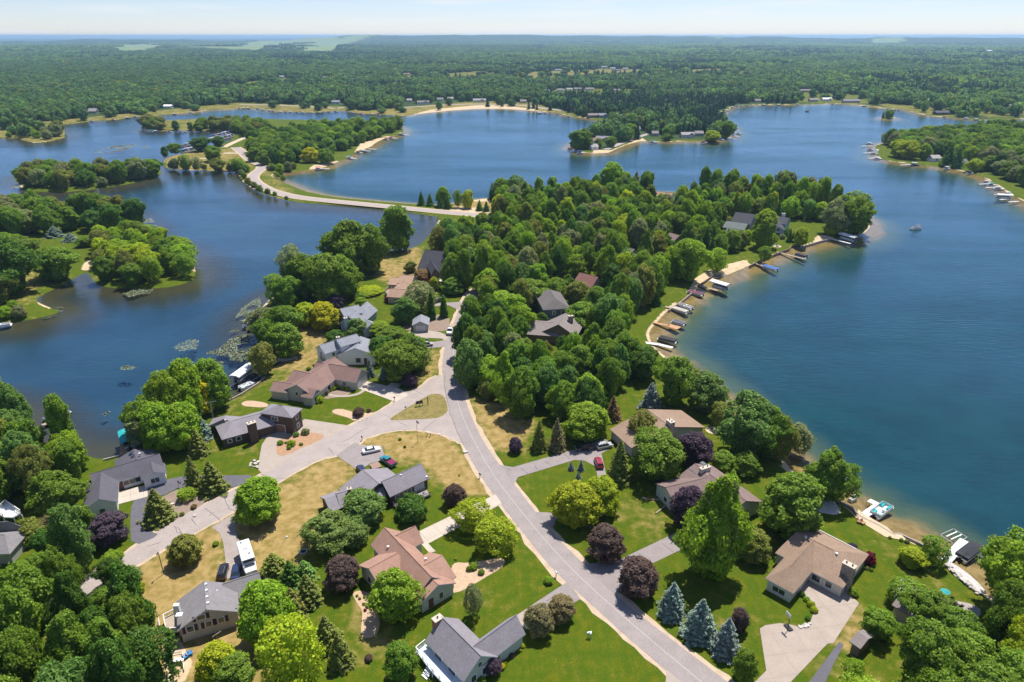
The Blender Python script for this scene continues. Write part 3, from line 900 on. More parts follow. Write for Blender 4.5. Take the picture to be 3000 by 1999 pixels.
def unit(v): return v / np.maximum(np.linalg.norm(v, axis=1, keepdims=True), 1e-9)
def quads_mesh(name, c, nrm, size, aspect, rg, mt, core=None, axis=None):
    "small leaf faces at c facing nrm; axis gives their long direction"
    N = len(c)
    a = rg.normal(size=(N, 3)) if axis is None else axis
    t = unit(np.cross(nrm, a)) if axis is None else unit(a - nrm * (a * nrm).sum(1, keepdims=True))
    b = np.cross(nrm, t)
    s = size[:, None]
    p = aspect
    v = np.stack([c + t * s, c + b * s * p, c - t * s, c - b * s * p], 1).reshape(-1, 3)
    f = np.arange(N * 4).reshape(N, 4)
    loops, starts = f.ravel(), np.arange(N) * 4
    if core is not None:
        cv, cf = core
        k = len(v)
        v = np.concatenate([v, cv])
        starts = np.concatenate([starts, len(loops) + np.arange(len(cf)) * 3])
        loops = np.concatenate([loops, (cf + k).ravel()])
    me = bpy.data.meshes.new(name)
    me.vertices.add(len(v)); me.vertices.foreach_set('co', v.astype(np.float32).ravel())
    me.loops.add(len(loops)); me.loops.foreach_set('vertex_index', loops.astype(np.int32))
    me.polygons.add(len(starts)); me.polygons.foreach_set('loop_start', starts.astype(np.int32))
    me.update(calc_edges=True)
    me.materials.append(mt)
    return me
def ico(sub):
    import bmesh
    bm = bmesh.new()
    bmesh.ops.create_icosphere(bm, subdivisions=sub, radius=1)
    v = np.array([x.co[:] for x in bm.verts]); f = np.array([[q.index for q in x.verts] for x in bm.faces])
    bm.free()
    return v, f
ICO1, ICO2 = ico(1), ico(2)
def blobs(cen, rad, rg, sub=ICO1, k=.72, flat=1.0):
    v0, f0 = sub
    vs_, fs_ = [], []
    for i, (c, r) in enumerate(zip(cen, rad)):
        j = 1 + .18 * rg.normal(size=(len(v0), 1))
        vs_.append(c + v0 * r * k * j * np.array([1, 1, flat]))
        fs_.append(f0 + i * len(v0))
    return np.concatenate(vs_), np.concatenate(fs_)
def broad(name, seed, rx=3.6, z0=.5, h=10.0, lobes=46, leaves=8000, size=.27, wide=.4, pw=2.3, open_=.0, droop=0.0, rough=.13, bump=.3, squash=1.0, mt=None, cover=.1):
    "a crown of billowing leaf clumps on an uneven envelope, widest at the height fraction WIDE; returns (mesh, trunk mesh)"
    rg = np.random.default_rng(seed)
    ph = rg.random(8) * 6.28
    bites = [(rg.uniform(.15, .95), rg.uniform(0, 6.28), rg.uniform(.4, 1.0) * rough * 2.2) for _ in range(7)]
    def env(t, an):
        lo = 1 - np.clip((wide - t) / wide, 0, 1) ** pw * .6
        hi = np.clip(1 - np.clip((t - wide) / (1 - wide), 0, 1) ** pw, 0, 1) ** .6
        k = 1 + rough * (np.sin(an + ph[0] + 2 * t) + .8 * np.sin(2 * an + ph[1] - 5 * t) + .7 * np.sin(3 * an + ph[2] + 9 * t) + .6 * np.sin(7 * t + ph[3])) * .8
        for bt, ba, bs in bites:
            k = k - bs * np.exp(-((t - bt) / .16) ** 2 - ((np.angle(np.exp(1j * (an - ba)))) / .55) ** 2)
        return rx * np.where(t < wide, lo, hi) * k
    H = h - z0
    def pos(t, an, f=1.0):
        r = env(t, an) * f
        return np.stack([np.cos(an) * r, np.sin(an) * r, z0 + t * H + (f - 1) * .35 * rx * np.clip((t - .4) * 1.6, -.3, 1)], 1)
    # clump centres spread over the surface
    tl = np.clip((np.arange(lobes) + .5) / lobes + rg.normal(size=lobes) * .03, .02, .985)
    wl = np.clip(env(tl, 0 * tl) / rx, .15, 1)
    tl = np.interp(np.linspace(0, 1, lobes), np.cumsum(wl) / wl.sum(), tl)
    al = np.arange(lobes) * 2.39996 + rg.normal(size=lobes) * .3
    lift = rg.normal(size=lobes) * .11
    cen = pos(tl, al, .86)
    lrad = 2.05 * rx * np.sqrt(H / rx / 2) / math.sqrt(lobes) * rg.uniform(.8, 1.25, lobes)
    M = int(leaves * 2.4)
    t = rg.random(M); an = rg.random(M) * 6.283
    e = env(t, an)
    keep = rg.random(M) < np.clip(e / rx, 0, 1.1) / 1.1 * (.45 + .55 * np.clip(t * 1.6, 0, 1))
    t, an = t[keep], an[keep]
    p0 = pos(t, an, .86)
    best = np.full(len(t), 9.); bi = np.zeros(len(t), int)
    for i in range(lobes):
        dd = np.linalg.norm((p0 - cen[i]) / [1, 1, squash], axis=1) / lrad[i]
        m_ = dd < best
        best[m_] = dd[m_]; bi[m_] = i
    bm = np.sqrt(np.clip(1 - (best / 1.15) ** 2, 0, 1))
    keep = rg.random(len(t)) < cover + (1 - cover) * bm + (0 if not open_ else -.5 * open_ * (bm < .5))
    t, an, bm, bi, best = t[keep], an[keep], bm[keep], bi[keep], best[keep]
    f = .80 + bump * (bm - .25) + lift[bi] * bm + rg.normal(size=len(t)) * .04 - .2 * rg.random(len(t)) ** 2 + (rg.random(len(t)) < .1) * rg.uniform(.02, .16, len(t))
    pt = pos(t, an, f)
    out = unit(pt - cen[bi] * .75 - np.array([0, 0, (z0 + H * .4) * .25]))
    pt, out = pt[:leaves], out[:leaves]
    if droop:
        pt[:, 2] -= droop * rg.random(len(pt)) ** 1.5 * (np.hypot(pt[:, 0], pt[:, 1]) / rx)
    pt[:, 2] = np.maximum(pt[:, 2], .12)
    n = unit(out * .7 + rg.normal(size=pt.shape) * .42 + [0, 0, .35])
    sz = size * rg.uniform(.55, 1.4, len(pt))
    ax = None
    if droop:
        ax = np.tile([0, 0, 1.0], (len(pt), 1)) + rg.normal(size=pt.shape) * .3
    # solid core in leaf colour, added to block light through the crown
    ts, as_ = np.linspace(.03, .97, 8), np.linspace(0, 2 * math.pi, 12, endpoint=False)
    k = .64 - .35 * open_
    cv = np.concatenate([pos(np.full(12, q), as_, k) for q in ts] + [np.array([[0, 0, z0 + .02 * H], [0, 0, z0 + H * (.98 - (1 - k) * .5)]])])
    cf = []
    for i in range(7):
        for j in range(12):
            a_, b_, c_, d_ = i * 12 + j, i * 12 + (j + 1) % 12, (i + 1) * 12 + (j + 1) % 12, (i + 1) * 12 + j
            cf += [(a_, b_, c_), (a_, c_, d_)]
    for j in range(12):
        cf += [(96, (j + 1) % 12, j), (97, 84 + j, 84 + (j + 1) % 12)]
    me = quads_mesh(name, pt, n, sz, .62, rg, mt or M_leaf, (cv, np.array(cf)), ax)
    tb = MB()
    lean = rg.normal(size=2) * .12
    tr = .024 * h
    tb.tube([(0, 0, -.3), (lean[0] * .3, lean[1] * .3, h * .15), (lean[0], lean[1], h * .45), (lean[0] * 1.4, lean[1] * 1.4, h * .8)], [tr * 1.3, tr, tr * .6, tr * .2], 7)
    for i in range(7):
        c = cen[rg.integers(lobes)]
        tb.tube([(lean[0] * .5, lean[1] * .5, h * (.14 + .05 * i)), tuple(c * .5 + np.array([0, 0, h * (.16 + .05 * i)]) * .5), tuple(c)], [tr * .45, tr * .3, tr * .1], 5)
    return me, tb.data(name + '_trunk', M_bark)
def conifer(name, seed, rx=2.9, h=10.0, tiers=19, per=12, leaves=8500, size=.19, droop=.32, base=.35, power=.78, gap=0.0):
    rg = np.random.default_rng(seed)
    P0, N0, A0 = [], [], []
    tz = np.linspace(base, h * .985, tiers)
    wts = (1 - tz / h) ** 1.1 + .04
    wts /= wts.sum()
    for i, z in enumerate(tz):
        R0 = rx * (1 - z / h) ** power * (1 + .07 * rg.normal()) + .06
        nb = max(4, int(per * (1 - .55 * z / h)))
        k = max(6, int(leaves * wts[i]))
        ang = rg.random() * 6.28 + np.arange(nb) * 6.283 / nb + rg.normal(size=nb) * .18
        ln = R0 * rg.uniform(.72, 1.14, nb)
        bi = rg.integers(nb, size=k)
        s = np.sqrt(rg.uniform(.05, 1, k))
        a = ang[bi]; L = ln[bi] * s
        wid = (.32 * R0 * (1.1 - s) + .09) * rg.normal(size=k) * .75
        x = np.cos(a) * L - np.sin(a) * wid
        y = np.sin(a) * L + np.cos(a) * wid
        zz = z - droop * L * (.35 + .5 * s) + .1 * rg.normal(size=k) + .25 * L * (s > .85)
        P0.append(np.stack([x, y, np.maximum(zz, .12)], 1))
        rad = np.stack([np.cos(a), np.sin(a), -np.full(k, droop * .6)], 1)
        N0.append(np.stack([np.cos(a) * .55, np.sin(a) * .55, np.full(k, .8)], 1) + rg.normal(size=(k, 3)) * .35)
        A0.append(rad + rg.normal(size=(k, 3)) * .3)
    pt, n, ax = np.concatenate(P0), unit(np.concatenate(N0)), np.concatenate(A0)
    cz = np.linspace(.1, .9, 8)
    cv, cf = blobs([(0, 0, h * q) for q in cz], [rx * .62 * (1 - q) ** .9 + .08 for q in cz], rg, ICO1, .9, 1.1)
    me = quads_mesh(name, pt, n, size * rg.uniform(.7, 1.4, len(pt)), .5, rg, M_needle, (cv, cf), ax)
    tb = MB()
    tb.tube([(0, 0, -.3), (0, 0, h * .5), (0, 0, h * .97)], [.19, .11, .02], 6)
    return me, tb.data(name + '_trunk', M_bark)
FORM = {
 'round': [broad('crown_round', 11 + i, 3.7, .3, 10, 90, 13000, .21, .42, 2.1, rough=.09, bump=.42) for i in range(3)],
 'oak': [broad('crown_oak', 31 + i, 4.1, .5, 10, 90, 13500, .21, .5, 2.0, rough=.17, bump=.5) for i in range(4)],
 'tall': [broad('crown_tall', 51 + i, 2.7, .4, 10, 100, 13000, .17, .5, 2.3, rough=.18, bump=.5, cover=.25) for i in range(3)],
 'ragged': [broad('crown_ragged', 61 + i, 3.2, .4, 10, 75, 13000, .19, .38, 1.5, rough=.24, bump=.6, cover=.4) for i in range(3)],
 'airy': [broad('crown_airy', 71 + i, 3.3, .9, 10, 70, 5200, .2, .45, 1.9, open_=.7, rough=.13, bump=.5) for i in range(2)],
 'weeping': [broad('crown_weeping', 81 + i, 3.3, .8, 10, 60, 6500, .22, .5, 1.9, open_=.5, droop=1.6, rough=.13, bump=.4) for i in range(2)],
 'bush': [broad('crown_bush', 91 + i, 5.0, .1, 8, 50, 6000, .33, .36, 2.3, rough=.06) for i in range(2)],
 'pine': [broad('crown_pine', 101 + i, 3.4, .4, 10, 95, 9500, .19, .28, 1.35, open_=.25, rough=.13, bump=.55, squash=.6) for i in range(2)],
 'spruce': [conifer('crown_spruce', 111 + i) for i in range(2)],
 'column': [conifer('crown_column', 121, 1.5, 10, 30, 11, 5000, .2, .1, .3, .5)],
}
for me_, tk_ in FORM['weeping'] + FORM['airy'][:1]:
    tk_.materials.clear(); tk_.materials.append(M_birch)
LOW = {
 'lowbroad': [broad('crown_far', 200 + i, 4.0, .4, 10, 18, 620, .62, .45, 2.1, rough=.12, bump=.4) for i in range(5)],
 'lowspruce': [conifer('crown_far_spruce', 210 + i, 2.5, 10, 9, 7, 300, .6) for i in range(2)],
}
TINT = {
 'green': (.205, .330, .030), 'bright': (.285, .435, .026), 'dark': (.110, .225, .026), 'lime': (.41, .49, .020), 'yellow': (.62, .56, .014),
 'olive': (.265, .295, .05), 'blue': (.25, .325, .262), 'spruce': (.24, .27, .052), 'purple': (.13, .086, .12), 'wine': (.185, .118, .096),
 'grey': (.30, .345, .125), 'teal': (.18, .315, .060), 'rust': (.31, .215, .085), 'pine': (.20, .305, .062), 'tan': (.30, .26, .11), 'red': (.25, .028, .045),
}
FORMW = {'round': 7.6, 'oak': 8.6, 'tall': 5.8, 'ragged': 6.6, 'airy': 6.9, 'weeping': 6.9, 'bush': 10.4, 'pine': 7.0, 'spruce': 5.2, 'column': 3.0}
FORMH = {'bush': 8.0}
TREE_N = 0
def jitter(c, a=.12):
    k = 1 + random.uniform(-a, a)
    return tuple(max(.004, x * k * (1 + random.uniform(-a, a) * .5)) for x in c)
def plant(q, h, w, form, tint, label, group=None, name=None, cat='tree'):
    "a tree or shrub standing at q: an Empty with trunk and crown"
    global TREE_N
    TREE_N += 1
    fm = FORM[form][TREE_N % len(FORM[form])]
    nm = name or {'spruce': 'spruce_tree', 'pine': 'pine_tree', 'column': 'columnar_tree', 'weeping': 'birch_tree', 'bush': 'shrub'}.get(form, 'broadleaf_tree')
    e = thing(nm, label, cat, q, random.uniform(0, 6.28), group)
    e.scale = (w / FORMW[form], w / FORMW[form], h / FORMH.get(form, 10.0))
    c = link('crown', fm[0], e)
    c['tint'] = jitter(TINT[tint] if isinstance(tint, str) else tint, .1)
    link('trunk', fm[1], e)
    return e
def tree(bx, by, ty, wpx, form, tint, label, group=None, name=None, cat='tree'):
    # the given row is the near foot of the crown; the trunk stands half a crown farther back
    q0 = P(bx, by)
    dep = EYE / math.hypot(q0.y, EYE)
    q = P(bx, by - wpx * .5 * dep * (.95 if form == 'spruce' else .62 if form in ('bush', 'column') else .5), -.02)
    h = tall(q, ty + wpx * .04)
    w = wpx / ppm(bx, by - 6)
    return plant(q, max(h, .5), w, form, tint, label, group, name, cat)
def shrub(bx, by, wpx, tint, label, hk=.8, group=None, form='bush', name='shrub'):
    q = P(bx, by, -.02)
    w = wpx / ppm(bx, by)
    return plant(q, w * hk, w, form, tint, label, group, name, 'shrub')
for a in [
 # the west shore, from the causeway down
 (1170,742,598,88,'tall','green','tall poplar at the lake edge beyond the dark steep-roofed house'),
 (1035,815,640,116,'ragged','green','tallest tree of the west shore row, facing the lagoon'),
 (1090,805,655,95,'oak','green','broad tree of the west shore row beside the orange-roofed house'),
 (985,800,690,80,'oak','teal','dark tree leaning over the lagoon behind the west shore row'),
 (960,893,738,120,'oak','green','broad dark tree behind the yellow and lime lawn trees'),
 (1010,880,745,90,'round','green','tree on the lawn edge west of the orange-roofed house'),
 (900,880,742,100,'ragged','green','tree overhanging the lagoon west of the blue-grey house'),
 (868,868,712,75,'airy','grey','pale birchy tree leaning out over the lagoon'),
 (812,895,800,62,'airy','bright','pale green tree at the water behind the moored pontoon boat'),
 (850,905,808,72,'oak','green','dark tree at the water north of the lime lawn tree'),
 (780,985,900,80,'oak','grey','grey-green tree over the lily pads beside the moored pontoon boat'),
 (835,1000,895,90,'oak','green','bushy lakeside tree west of the lime lawn tree'),
 (840,1052,945,98,'round','green','rounded tree on the shore below the lily pads'),
 (780,1030,935,60,'oak','green','low dark tree overhanging the lily pads'),
 (778,1100,1000,72,'weeping','olive','leaning white-barked birch at the boat dock'),
 (897,960,886,72,'round','lime','lime green round tree on the dry lawn'),
 (952,972,884,84,'round','yellow','bright yellow-green tree on the dry lawn'),
 (985,905,860,45,'round','purple','dark purple tree shading the blue-grey house'),
 (1010,870,835,40,'spruce','dark','small dark spruce behind the purple tree'),
 (1048,990,930,64,'pine','pine','pine standing between the two pale grey houses'),
 (1085,865,838,70,'round','lime','lime green bushy tree by the orange-roofed house'),
 (1055,880,855,45,'airy','green','thin small tree by the orange-roofed house'),
 (1190,955,870,70,'round','teal','dense dark green globe tree beside the small garage'),
 (1232,920,820,84,'airy','grey','tall loose tree above the small garage'),
 (1265,938,850,28,'column','dark','slim columnar tree on the mulch, the one nearer the garage'),
 (1301,932,863,28,'column','dark','slim columnar tree on the mulch, the one nearer the road'),
 (1272,852,810,28,'round','lime','small lime tree by the red parked car'),
 (1330,866,812,58,'round','green','rounded dark bush tree at the bend of the road'),
 (1205,800,765,34,'round','olive','small olive tree by the steep-roofed house'),
 (1238,822,788,48,'round','rust','rust coloured shrubby tree beside the orange-roofed house'),
 (1115,985,940,62,'round','bright','yellow-green bushy tree by the concrete drive'),
 (1145,1010,958,70,'oak','green','broad tree north of the big roadside clump'),
 (1120,1065,985,72,'oak','dark','dark tree of the roadside clump next to the white house'),
 (1165,1125,1000,120,'oak','green','broad central tree of the roadside clump'),
 (1205,1085,975,80,'oak','green','tree of the roadside clump facing the white parked car'),
 (1228,1095,985,58,'pine','pine','feathery pine at the road side of the clump'),
 (1085,1110,1050,32,'spruce','blue','blue spruce under the clump, the one nearer the brown-roofed house'),
 (1131,1115,1058,40,'spruce','blue','blue spruce under the clump, the one nearer the drive'),
 (1200,1138,1094,40,'round','purple','purple globe tree on a round mulch bed'),
 (1060,905,870,34,'round','bright','small lime tree behind the blue-grey house'),
 (982,1008,965,54,'bush','dark','dark rounded evergreen behind the white house'),
 # the clump on the west shore below
 (445,1300,1160,100,'oak','green','dark tree at the lagoon end of the big shore clump'),
 (505,1275,1085,110,'oak','bright','bright crown in the middle of the big shore clump'),
 (480,1335,1180,110,'round','bright','bright green tree of the shore clump above the teal-covered lift'),
 (560,1250,1050,105,'round','bright','highest bright crown of the big shore clump'),
 (628,1205,1048,100,'round','green','dark round tree at the end of the shore clump by the white boat lift'),
 (592,1225,1105,86,'round','yellow','yellow-green tree in the big shore clump'),
 (545,1325,1180,110,'round','bright','tree of the shore clump standing over the shaded lawn'),
 (415,1315,1210,80,'airy','grey','pale tree hanging over the water beside the teal-covered lift'),
 (592,1300,1212,62,'spruce','blue','blue spruce beside the lattice mast'),
 (585,1346,1258,62,'spruce','spruce','olive green spruce on the lawn below the lattice mast'),
 (573,1448,1333,54,'spruce','spruce','slender spruce by the black drive, the narrower of the pair'),
 (627,1462,1348,88,'spruce','spruce','broad spruce at the road end of the black drive'),
 (468,1550,1430,88,'spruce','spruce','broad yellowish spruce inside the loop of the black drive'),
 (545,1470,1432,50,'airy','bright','small thin tree on the mulch by the black drive'),
 (332,1598,1505,100,'round','purple','dark purple maple beside the black drive'),
 (768,1540,1402,132,'round','bright','bright round maple alone on the dry lawn by the side road'),
 (547,1662,1570,84,'round','olive','olive round tree alone on the dry verge'),
 # around the lower houses
 (1062,1545,1440,118,'round','teal','blue-green dense maple in front of the dark grey house'),
 (960,1620,1500,140,'pine','pine','big soft white pine below the dark grey house'),
 (1030,1610,1530,90,'pine','pine','white pine between the blue-green maple and the tan-roofed house'),
 (1207,1535,1452,94,'bush','dark','broad dark evergreen by the grey deck'),
 (1330,1488,1418,58,'round','wine','brown-purple round tree on the lawn near the dry verge'),
 (1380,1568,1468,108,'airy','lime','yellow-green tree at the concrete drive, the farther one'),
 (1446,1630,1520,116,'airy','lime','yellow-green tree on the mulch bed, the nearer one'),
 (1008,1738,1632,98,'round','wine','brown-purple tree beside the path bed'),
 (1158,1830,1664,142,'pine','bright','tall yellow-tipped pine in front of the tan-roofed house'),
 (1386,1815,1708,50,'airy','grey','thin pale half-bare tree on the lawn between two houses'),
 (1580,1868,1775,78,'round','tan','olive-brown crab tree in front of the white parked car'),
 (1642,1828,1748,76,'round','tan','olive-brown crab tree nearer the road'),
 (1172,2000,1888,88,'round','green','small round tree on the lower lawn'),
 (1436,1975,1918,58,'round','purple','purple shrubby tree at the corner of the slate-roofed house'),
 (806,1712,1618,92,'spruce','spruce','spruce at the end of the grey garage roof'),
 (855,1740,1640,76,'spruce','dark','second spruce of the row beside the grey garage'),
 (895,1720,1640,70,'spruce','teal','spruce of the row with the bluest needles'),
 (905,1790,1680,84,'spruce','spruce','spruce of the row standing over the path bed'),
 (860,1830,1720,80,'spruce','spruce','spruce of the row behind the bright green maple'),
 (795,1890,1702,140,'round','bright','bright green maple behind the grey house'),
 (640,1999,1890,100,'round','lime','yellow-green tree below the blue chairs'),
 (700,2030,1925,110,'round','green','green tree on the lower edge below the blue chairs'),
 (855,2050,1815,170,'airy','lime','large yellow-green tree on the lower edge'),
 (960,1920,1800,84,'spruce','spruce','spruce on the path between two gardens'),
 (1000,1975,1850,80,'spruce','spruce','spruce on the lower edge above the pale grass bed'),
 # east of the road
 (1510,1328,1280,38,'round','purple','small purple globe tree on the lawn by the forked drive'),
 (1580,1330,1228,54,'spruce','olive','pale spruce beside the forked drive, the one nearer the road'),
 (1631,1330,1224,52,'spruce','tan','pale brownish spruce beside the forked drive'),
 (1716,1300,1180,124,'round','bright','dense round maple behind the pale spruces'),
 (1795,1240,1158,48,'spruce','rust','brown half-dead spruce at the wood edge'),
 (1905,1212,1118,66,'spruce','blue','tall blue spruce behind the tan-roofed lake house'),
 (1673,1382,1352,20,'spruce','blue','tiny blue spruce of the lawn trio, the one nearer the road'),
 (1702,1384,1347,21,'spruce','blue','tiny blue spruce of the lawn trio, farther from the road'),
 (1694,1408,1381,19,'spruce','blue','tiny blue spruce of the lawn trio, lowest in view'),
 (1680,1548,1412,128,'round','lime','bright lime maple on the road side of the pair'),
 (1762,1512,1395,96,'round','lime','bright lime maple on the house side of the pair'),
 (1812,1430,1288,76,'spruce','spruce','tall drooping spruce by the red parked car'),
 (1880,1300,1200,80,'weeping','olive','olive birch in front of the tan-roofed lake house'),
 (1925,1415,1262,148,'oak','green','big dark maple in front of the tan-roofed lake house'),
 (2032,1375,1268,94,'round','purple','dark purple maple between the two brown-roofed lake houses'),
 (2012,1560,1422,98,'round','purple','dark purple maple below the brown-roofed house with skylights'),
 (1775,1648,1542,94,'round','wine','brown-purple tree beside the drive, the upper of the two'),
 (1862,1758,1638,112,'round','wine','brown-purple tree beside the drive, the lower of the two'),
 (2084,1712,1394,152,'ragged','bright','very tall bright silver maple over the driveway'),
 (2205,1652,1556,88,'round','olive','olive round tree beside the tall silver maple'),
 (2318,1585,1392,168,'round','green','huge dense round maple behind the hip-roofed house'),
 (2415,1482,1310,112,'ragged','green','tall tree at the waterline beside the gravel bed'),
 (2180,1340,1145,140,'ragged','teal','tall dark shore tree with a silvery top'),
 (2245,1350,1190,100,'ragged','green','tall shore tree beside the silvery topped one'),
 (2275,1355,1215,80,'weeping','olive','drooping olive willow on the shore'),
 (2330,1330,1240,80,'weeping','grey','willow leaning out over the lake'),
 (2062,1215,1090,108,'round','teal','round dark tree on the shore by the fire ring'),
 (2110,1255,1178,64,'airy','olive','thin tree over the fire ring'),
 (1972,1190,1042,100,'oak','green','broad tree behind the blue spruce'),
 (1885,1120,1015,84,'oak','dark','dark tree at the top of the long east lawn'),
 (2182,1398,1326,76,'round','green','leafy hedge tree behind the brown-roofed house'),
 (2115,1395,1320,70,'round','green','leafy tree between the purple maple and the shore'),
 (1970,1435,1405,40,'bush','grey','grey-green flowering shrub by the brown-roofed house'),
 (1965,1828,1703,82,'spruce','blue','blue spruce by the road, the first of three'),
 (2046,1898,1752,100,'spruce','blue','blue spruce by the road, the middle of three'),
 (2122,1942,1808,84,'spruce','blue','blue spruce by the road, the last of three'),
 (2160,1858,1782,52,'round','wine','small brown-purple tree behind the three blue spruces'),
 (2178,2003,1905,62,'round','green','small green tree at the lower end of the spruce row'),
 (2668,1668,1608,68,'round','lime','small lime tree on the lake lawn'),
 (2725,1660,1572,74,'airy','green','small pale tree on the lake lawn beside the lime one'),
 (2545,1658,1618,38,'bush','red','dark red round shrub on the lake lawn'),
 (2497,1615,1592,26,'bush','purple','small purple shrub at the corner of the hip-roofed house'),
 (2965,1810,1572,190,'oak','bright','large tree overhanging the stone terrace at the shore'),
 (2640,1790,1700,100,'airy','green','leafy tree before the grey-roofed lake house'),
 (2700,1850,1730,110,'oak','green','tree covering the middle of the grey-roofed lake house'),
 (2560,1880,1790,90,'oak','green','tree at the end of the black drive'),
 (2790,1900,1790,110,'oak','green','tree below the lower wing of the grey-roofed lake house'),
 # spits and islands to the west
 (40,870,690,140,'oak','dark','big open-grown oak on the spit lawn'),
 (168,828,722,110,'oak','green','dark round tree at the spit cove'),
 (162,700,660,50,'spruce','blue','blue spruce on the spit, the larger one'),
 (208,712,680,42,'spruce','blue','blue spruce on the spit, the smaller one'),
 (255,725,690,52,'round','green','round tree beside the sandy patch on the spit'),
 (912,478,430,46,'round','yellow','bright yellow tree at the beach house'),
 (955,480,432,48,'weeping','green','willow beside the bright yellow tree'),
 (595,445,400,52,'oak','dark','dark oak beside the marina'),
 (640,430,398,36,'oak','dark','dark tree at the marina boats'),
 (625,475,425,46,'oak','green','tree on the dry meadow by the marina'),
 (1690,440,380,44,'tall','green','tall tree clump member at the tip of the isthmus point'),
 (1716,438,384,40,'tall','green','second tall tree at the tip of the isthmus point'),
 (1752,436,404,22,'round','bright','small round tree before the isthmus point cabins'),
 (1790,432,398,30,'oak','green','tree beside the isthmus point road'),
 (1842,408,360,40,'oak','green','tree behind the isthmus point road'),
 (1765,395,362,34,'airy','grey','pale tree behind the grey-roofed isthmus house'),
 (2085,414,380,44,'round','lime','lime round tree on the isthmus beach'),
 (2128,404,352,40,'oak','green','tree at the eastern isthmus corner'),
 (1955,412,392,24,'round','green','round tree on the isthmus bay lawn'),
 (2630,462,408,52,'oak','lime','light green lawn tree on the eastern point, the outer one'),
 (2660,468,410,54,'oak','lime','light green lawn tree on the eastern point, the inner one'),
 (2776,490,420,48,'spruce','dark','dark spruce on the eastern point shore'),
 (2800,494,430,42,'spruce','teal','second dark spruce on the eastern point shore'),
 (2852,504,464,40,'weeping','lime','willow on the eastern point shore'),
 (2705,470,420,34,'round','bright','bright tree beside the brown ranch on the eastern point'),
 (2590,425,386,22,'airy','grey','thin tree at the tip of the eastern point'),
 (545,500,452,34,'airy','green','tree on the meadow shore west of the causeway'),
 (580,500,458,30,'airy','grey','pale tree on the meadow shore west of the causeway'),
 (640,502,462,40,'oak','olive','olive tree on the meadow shore near the causeway'),
 (695,502,462,44,'airy','green','leafy tree at the meadow corner by the causeway'),
 (515,498,462,26,'oak','grey','small grey tree on the meadow shore'),
 (515,452,418,36,'oak','green','tree at the marina entrance'),
 (484,462,428,18,'tall','dark','slim dark tree at the meadow tip'),
 (515,382,352,20,'tall','dark','slim tree on the islet by the marina'),
 (560,382,356,18,'tall','green','second slim tree on the islet by the marina'),
 (580,383,358,24,'tall','green','third slim tree on the islet by the marina'),
 (1405,620,585,24,'spruce','teal','small dark spruce pair member on the dry lot by the causeway'),
 (1425,622,588,22,'spruce','teal','smaller dark spruce on the dry lot by the causeway'),
 (1372,612,553,36,'weeping','lime','pale willow on the dry lot by the causeway'),
 (1342,610,555,26,'airy','green','slim birch on the dry lot by the causeway'),
 (1300,606,545,36,'round','bright','round tree at the causeway end'),
 (1290,612,575,24,'spruce','dark','dark spruce at the causeway end'),
 (1312,614,572,26,'spruce','dark','second dark spruce at the causeway end'),
 (1235,604,560,24,'spruce','dark','lone dark spruce on the causeway bank'),
 (1260,606,566,26,'spruce','teal','spruce beside the lone one on the causeway bank'),
 (1442,588,534,26,'spruce','dark','dark spruce at the small beach'),
 (1468,590,520,46,'tall','green','tree at the small beach'),
 (1510,598,512,52,'oak','teal','tall dark tree behind the small beach'),
 (1790,590,473,72,'round','bright','tall dome-shaped tree on the far shore of the peninsula'),
 (1860,590,500,56,'spruce','olive','pale spruce on the far shore of the peninsula'),
 (1890,590,498,44,'oak','green','tall tree beside the pale spruce'),
 (2488,690,560,100,'oak','green','big tree on the eastern tip of the peninsula'),
 (2440,690,580,70,'oak','grey','grey-green tree on the eastern tip'),
 (2518,684,600,50,'tall','green','shore tree at the outermost eastern tip'),
 (2430,690,655,36,'round','lime','small lime tree on the eastern beach lawn'),
 (2345,722,665,40,'round','lime','small round tree on the east lawn by the dock'),
 (2312,712,668,22,'spruce','teal','small spruce on the east lawn'),
 (2322,712,676,16,'spruce','teal','smallest spruce on the east lawn'),
 (2236,730,612,68,'tall','bright','tall bright tree in front of the large grey house'),
 (2240,770,720,40,'airy','green','shore tree above the blue-covered boat'),
 (2100,800,725,58,'airy','bright','birch on the sand by the shore wall'),
 (2010,830,700,100,'oak','bright','broad shore tree above the white lift canopy'),
 (1922,900,858,36,'spruce','dark','dark spruce on the shore lawn by the docks'),
 (1705,965,885,100,'round','green','round tree over the brown gabled house'),
 (1690,905,820,74,'round','olive','olive tree between the two wood houses'),
 (1548,905,815,100,'oak','green','tree beside the two-storey green house'),
 (1745,905,840,66,'round','green','bright tree behind the two-storey green house'),
 (1725,790,720,36,'spruce','dark','tall dark spruce in the middle of the wood'),
 (1780,900,815,26,'spruce','dark','slim dark spruce by the red-brown roof'),
 (1470,930,850,92,'airy','bright','bright tree beside the road bend'),
 (1490,900,830,26,'spruce','teal','thin spruce beside the road bend'),
]:
    tree(*a)
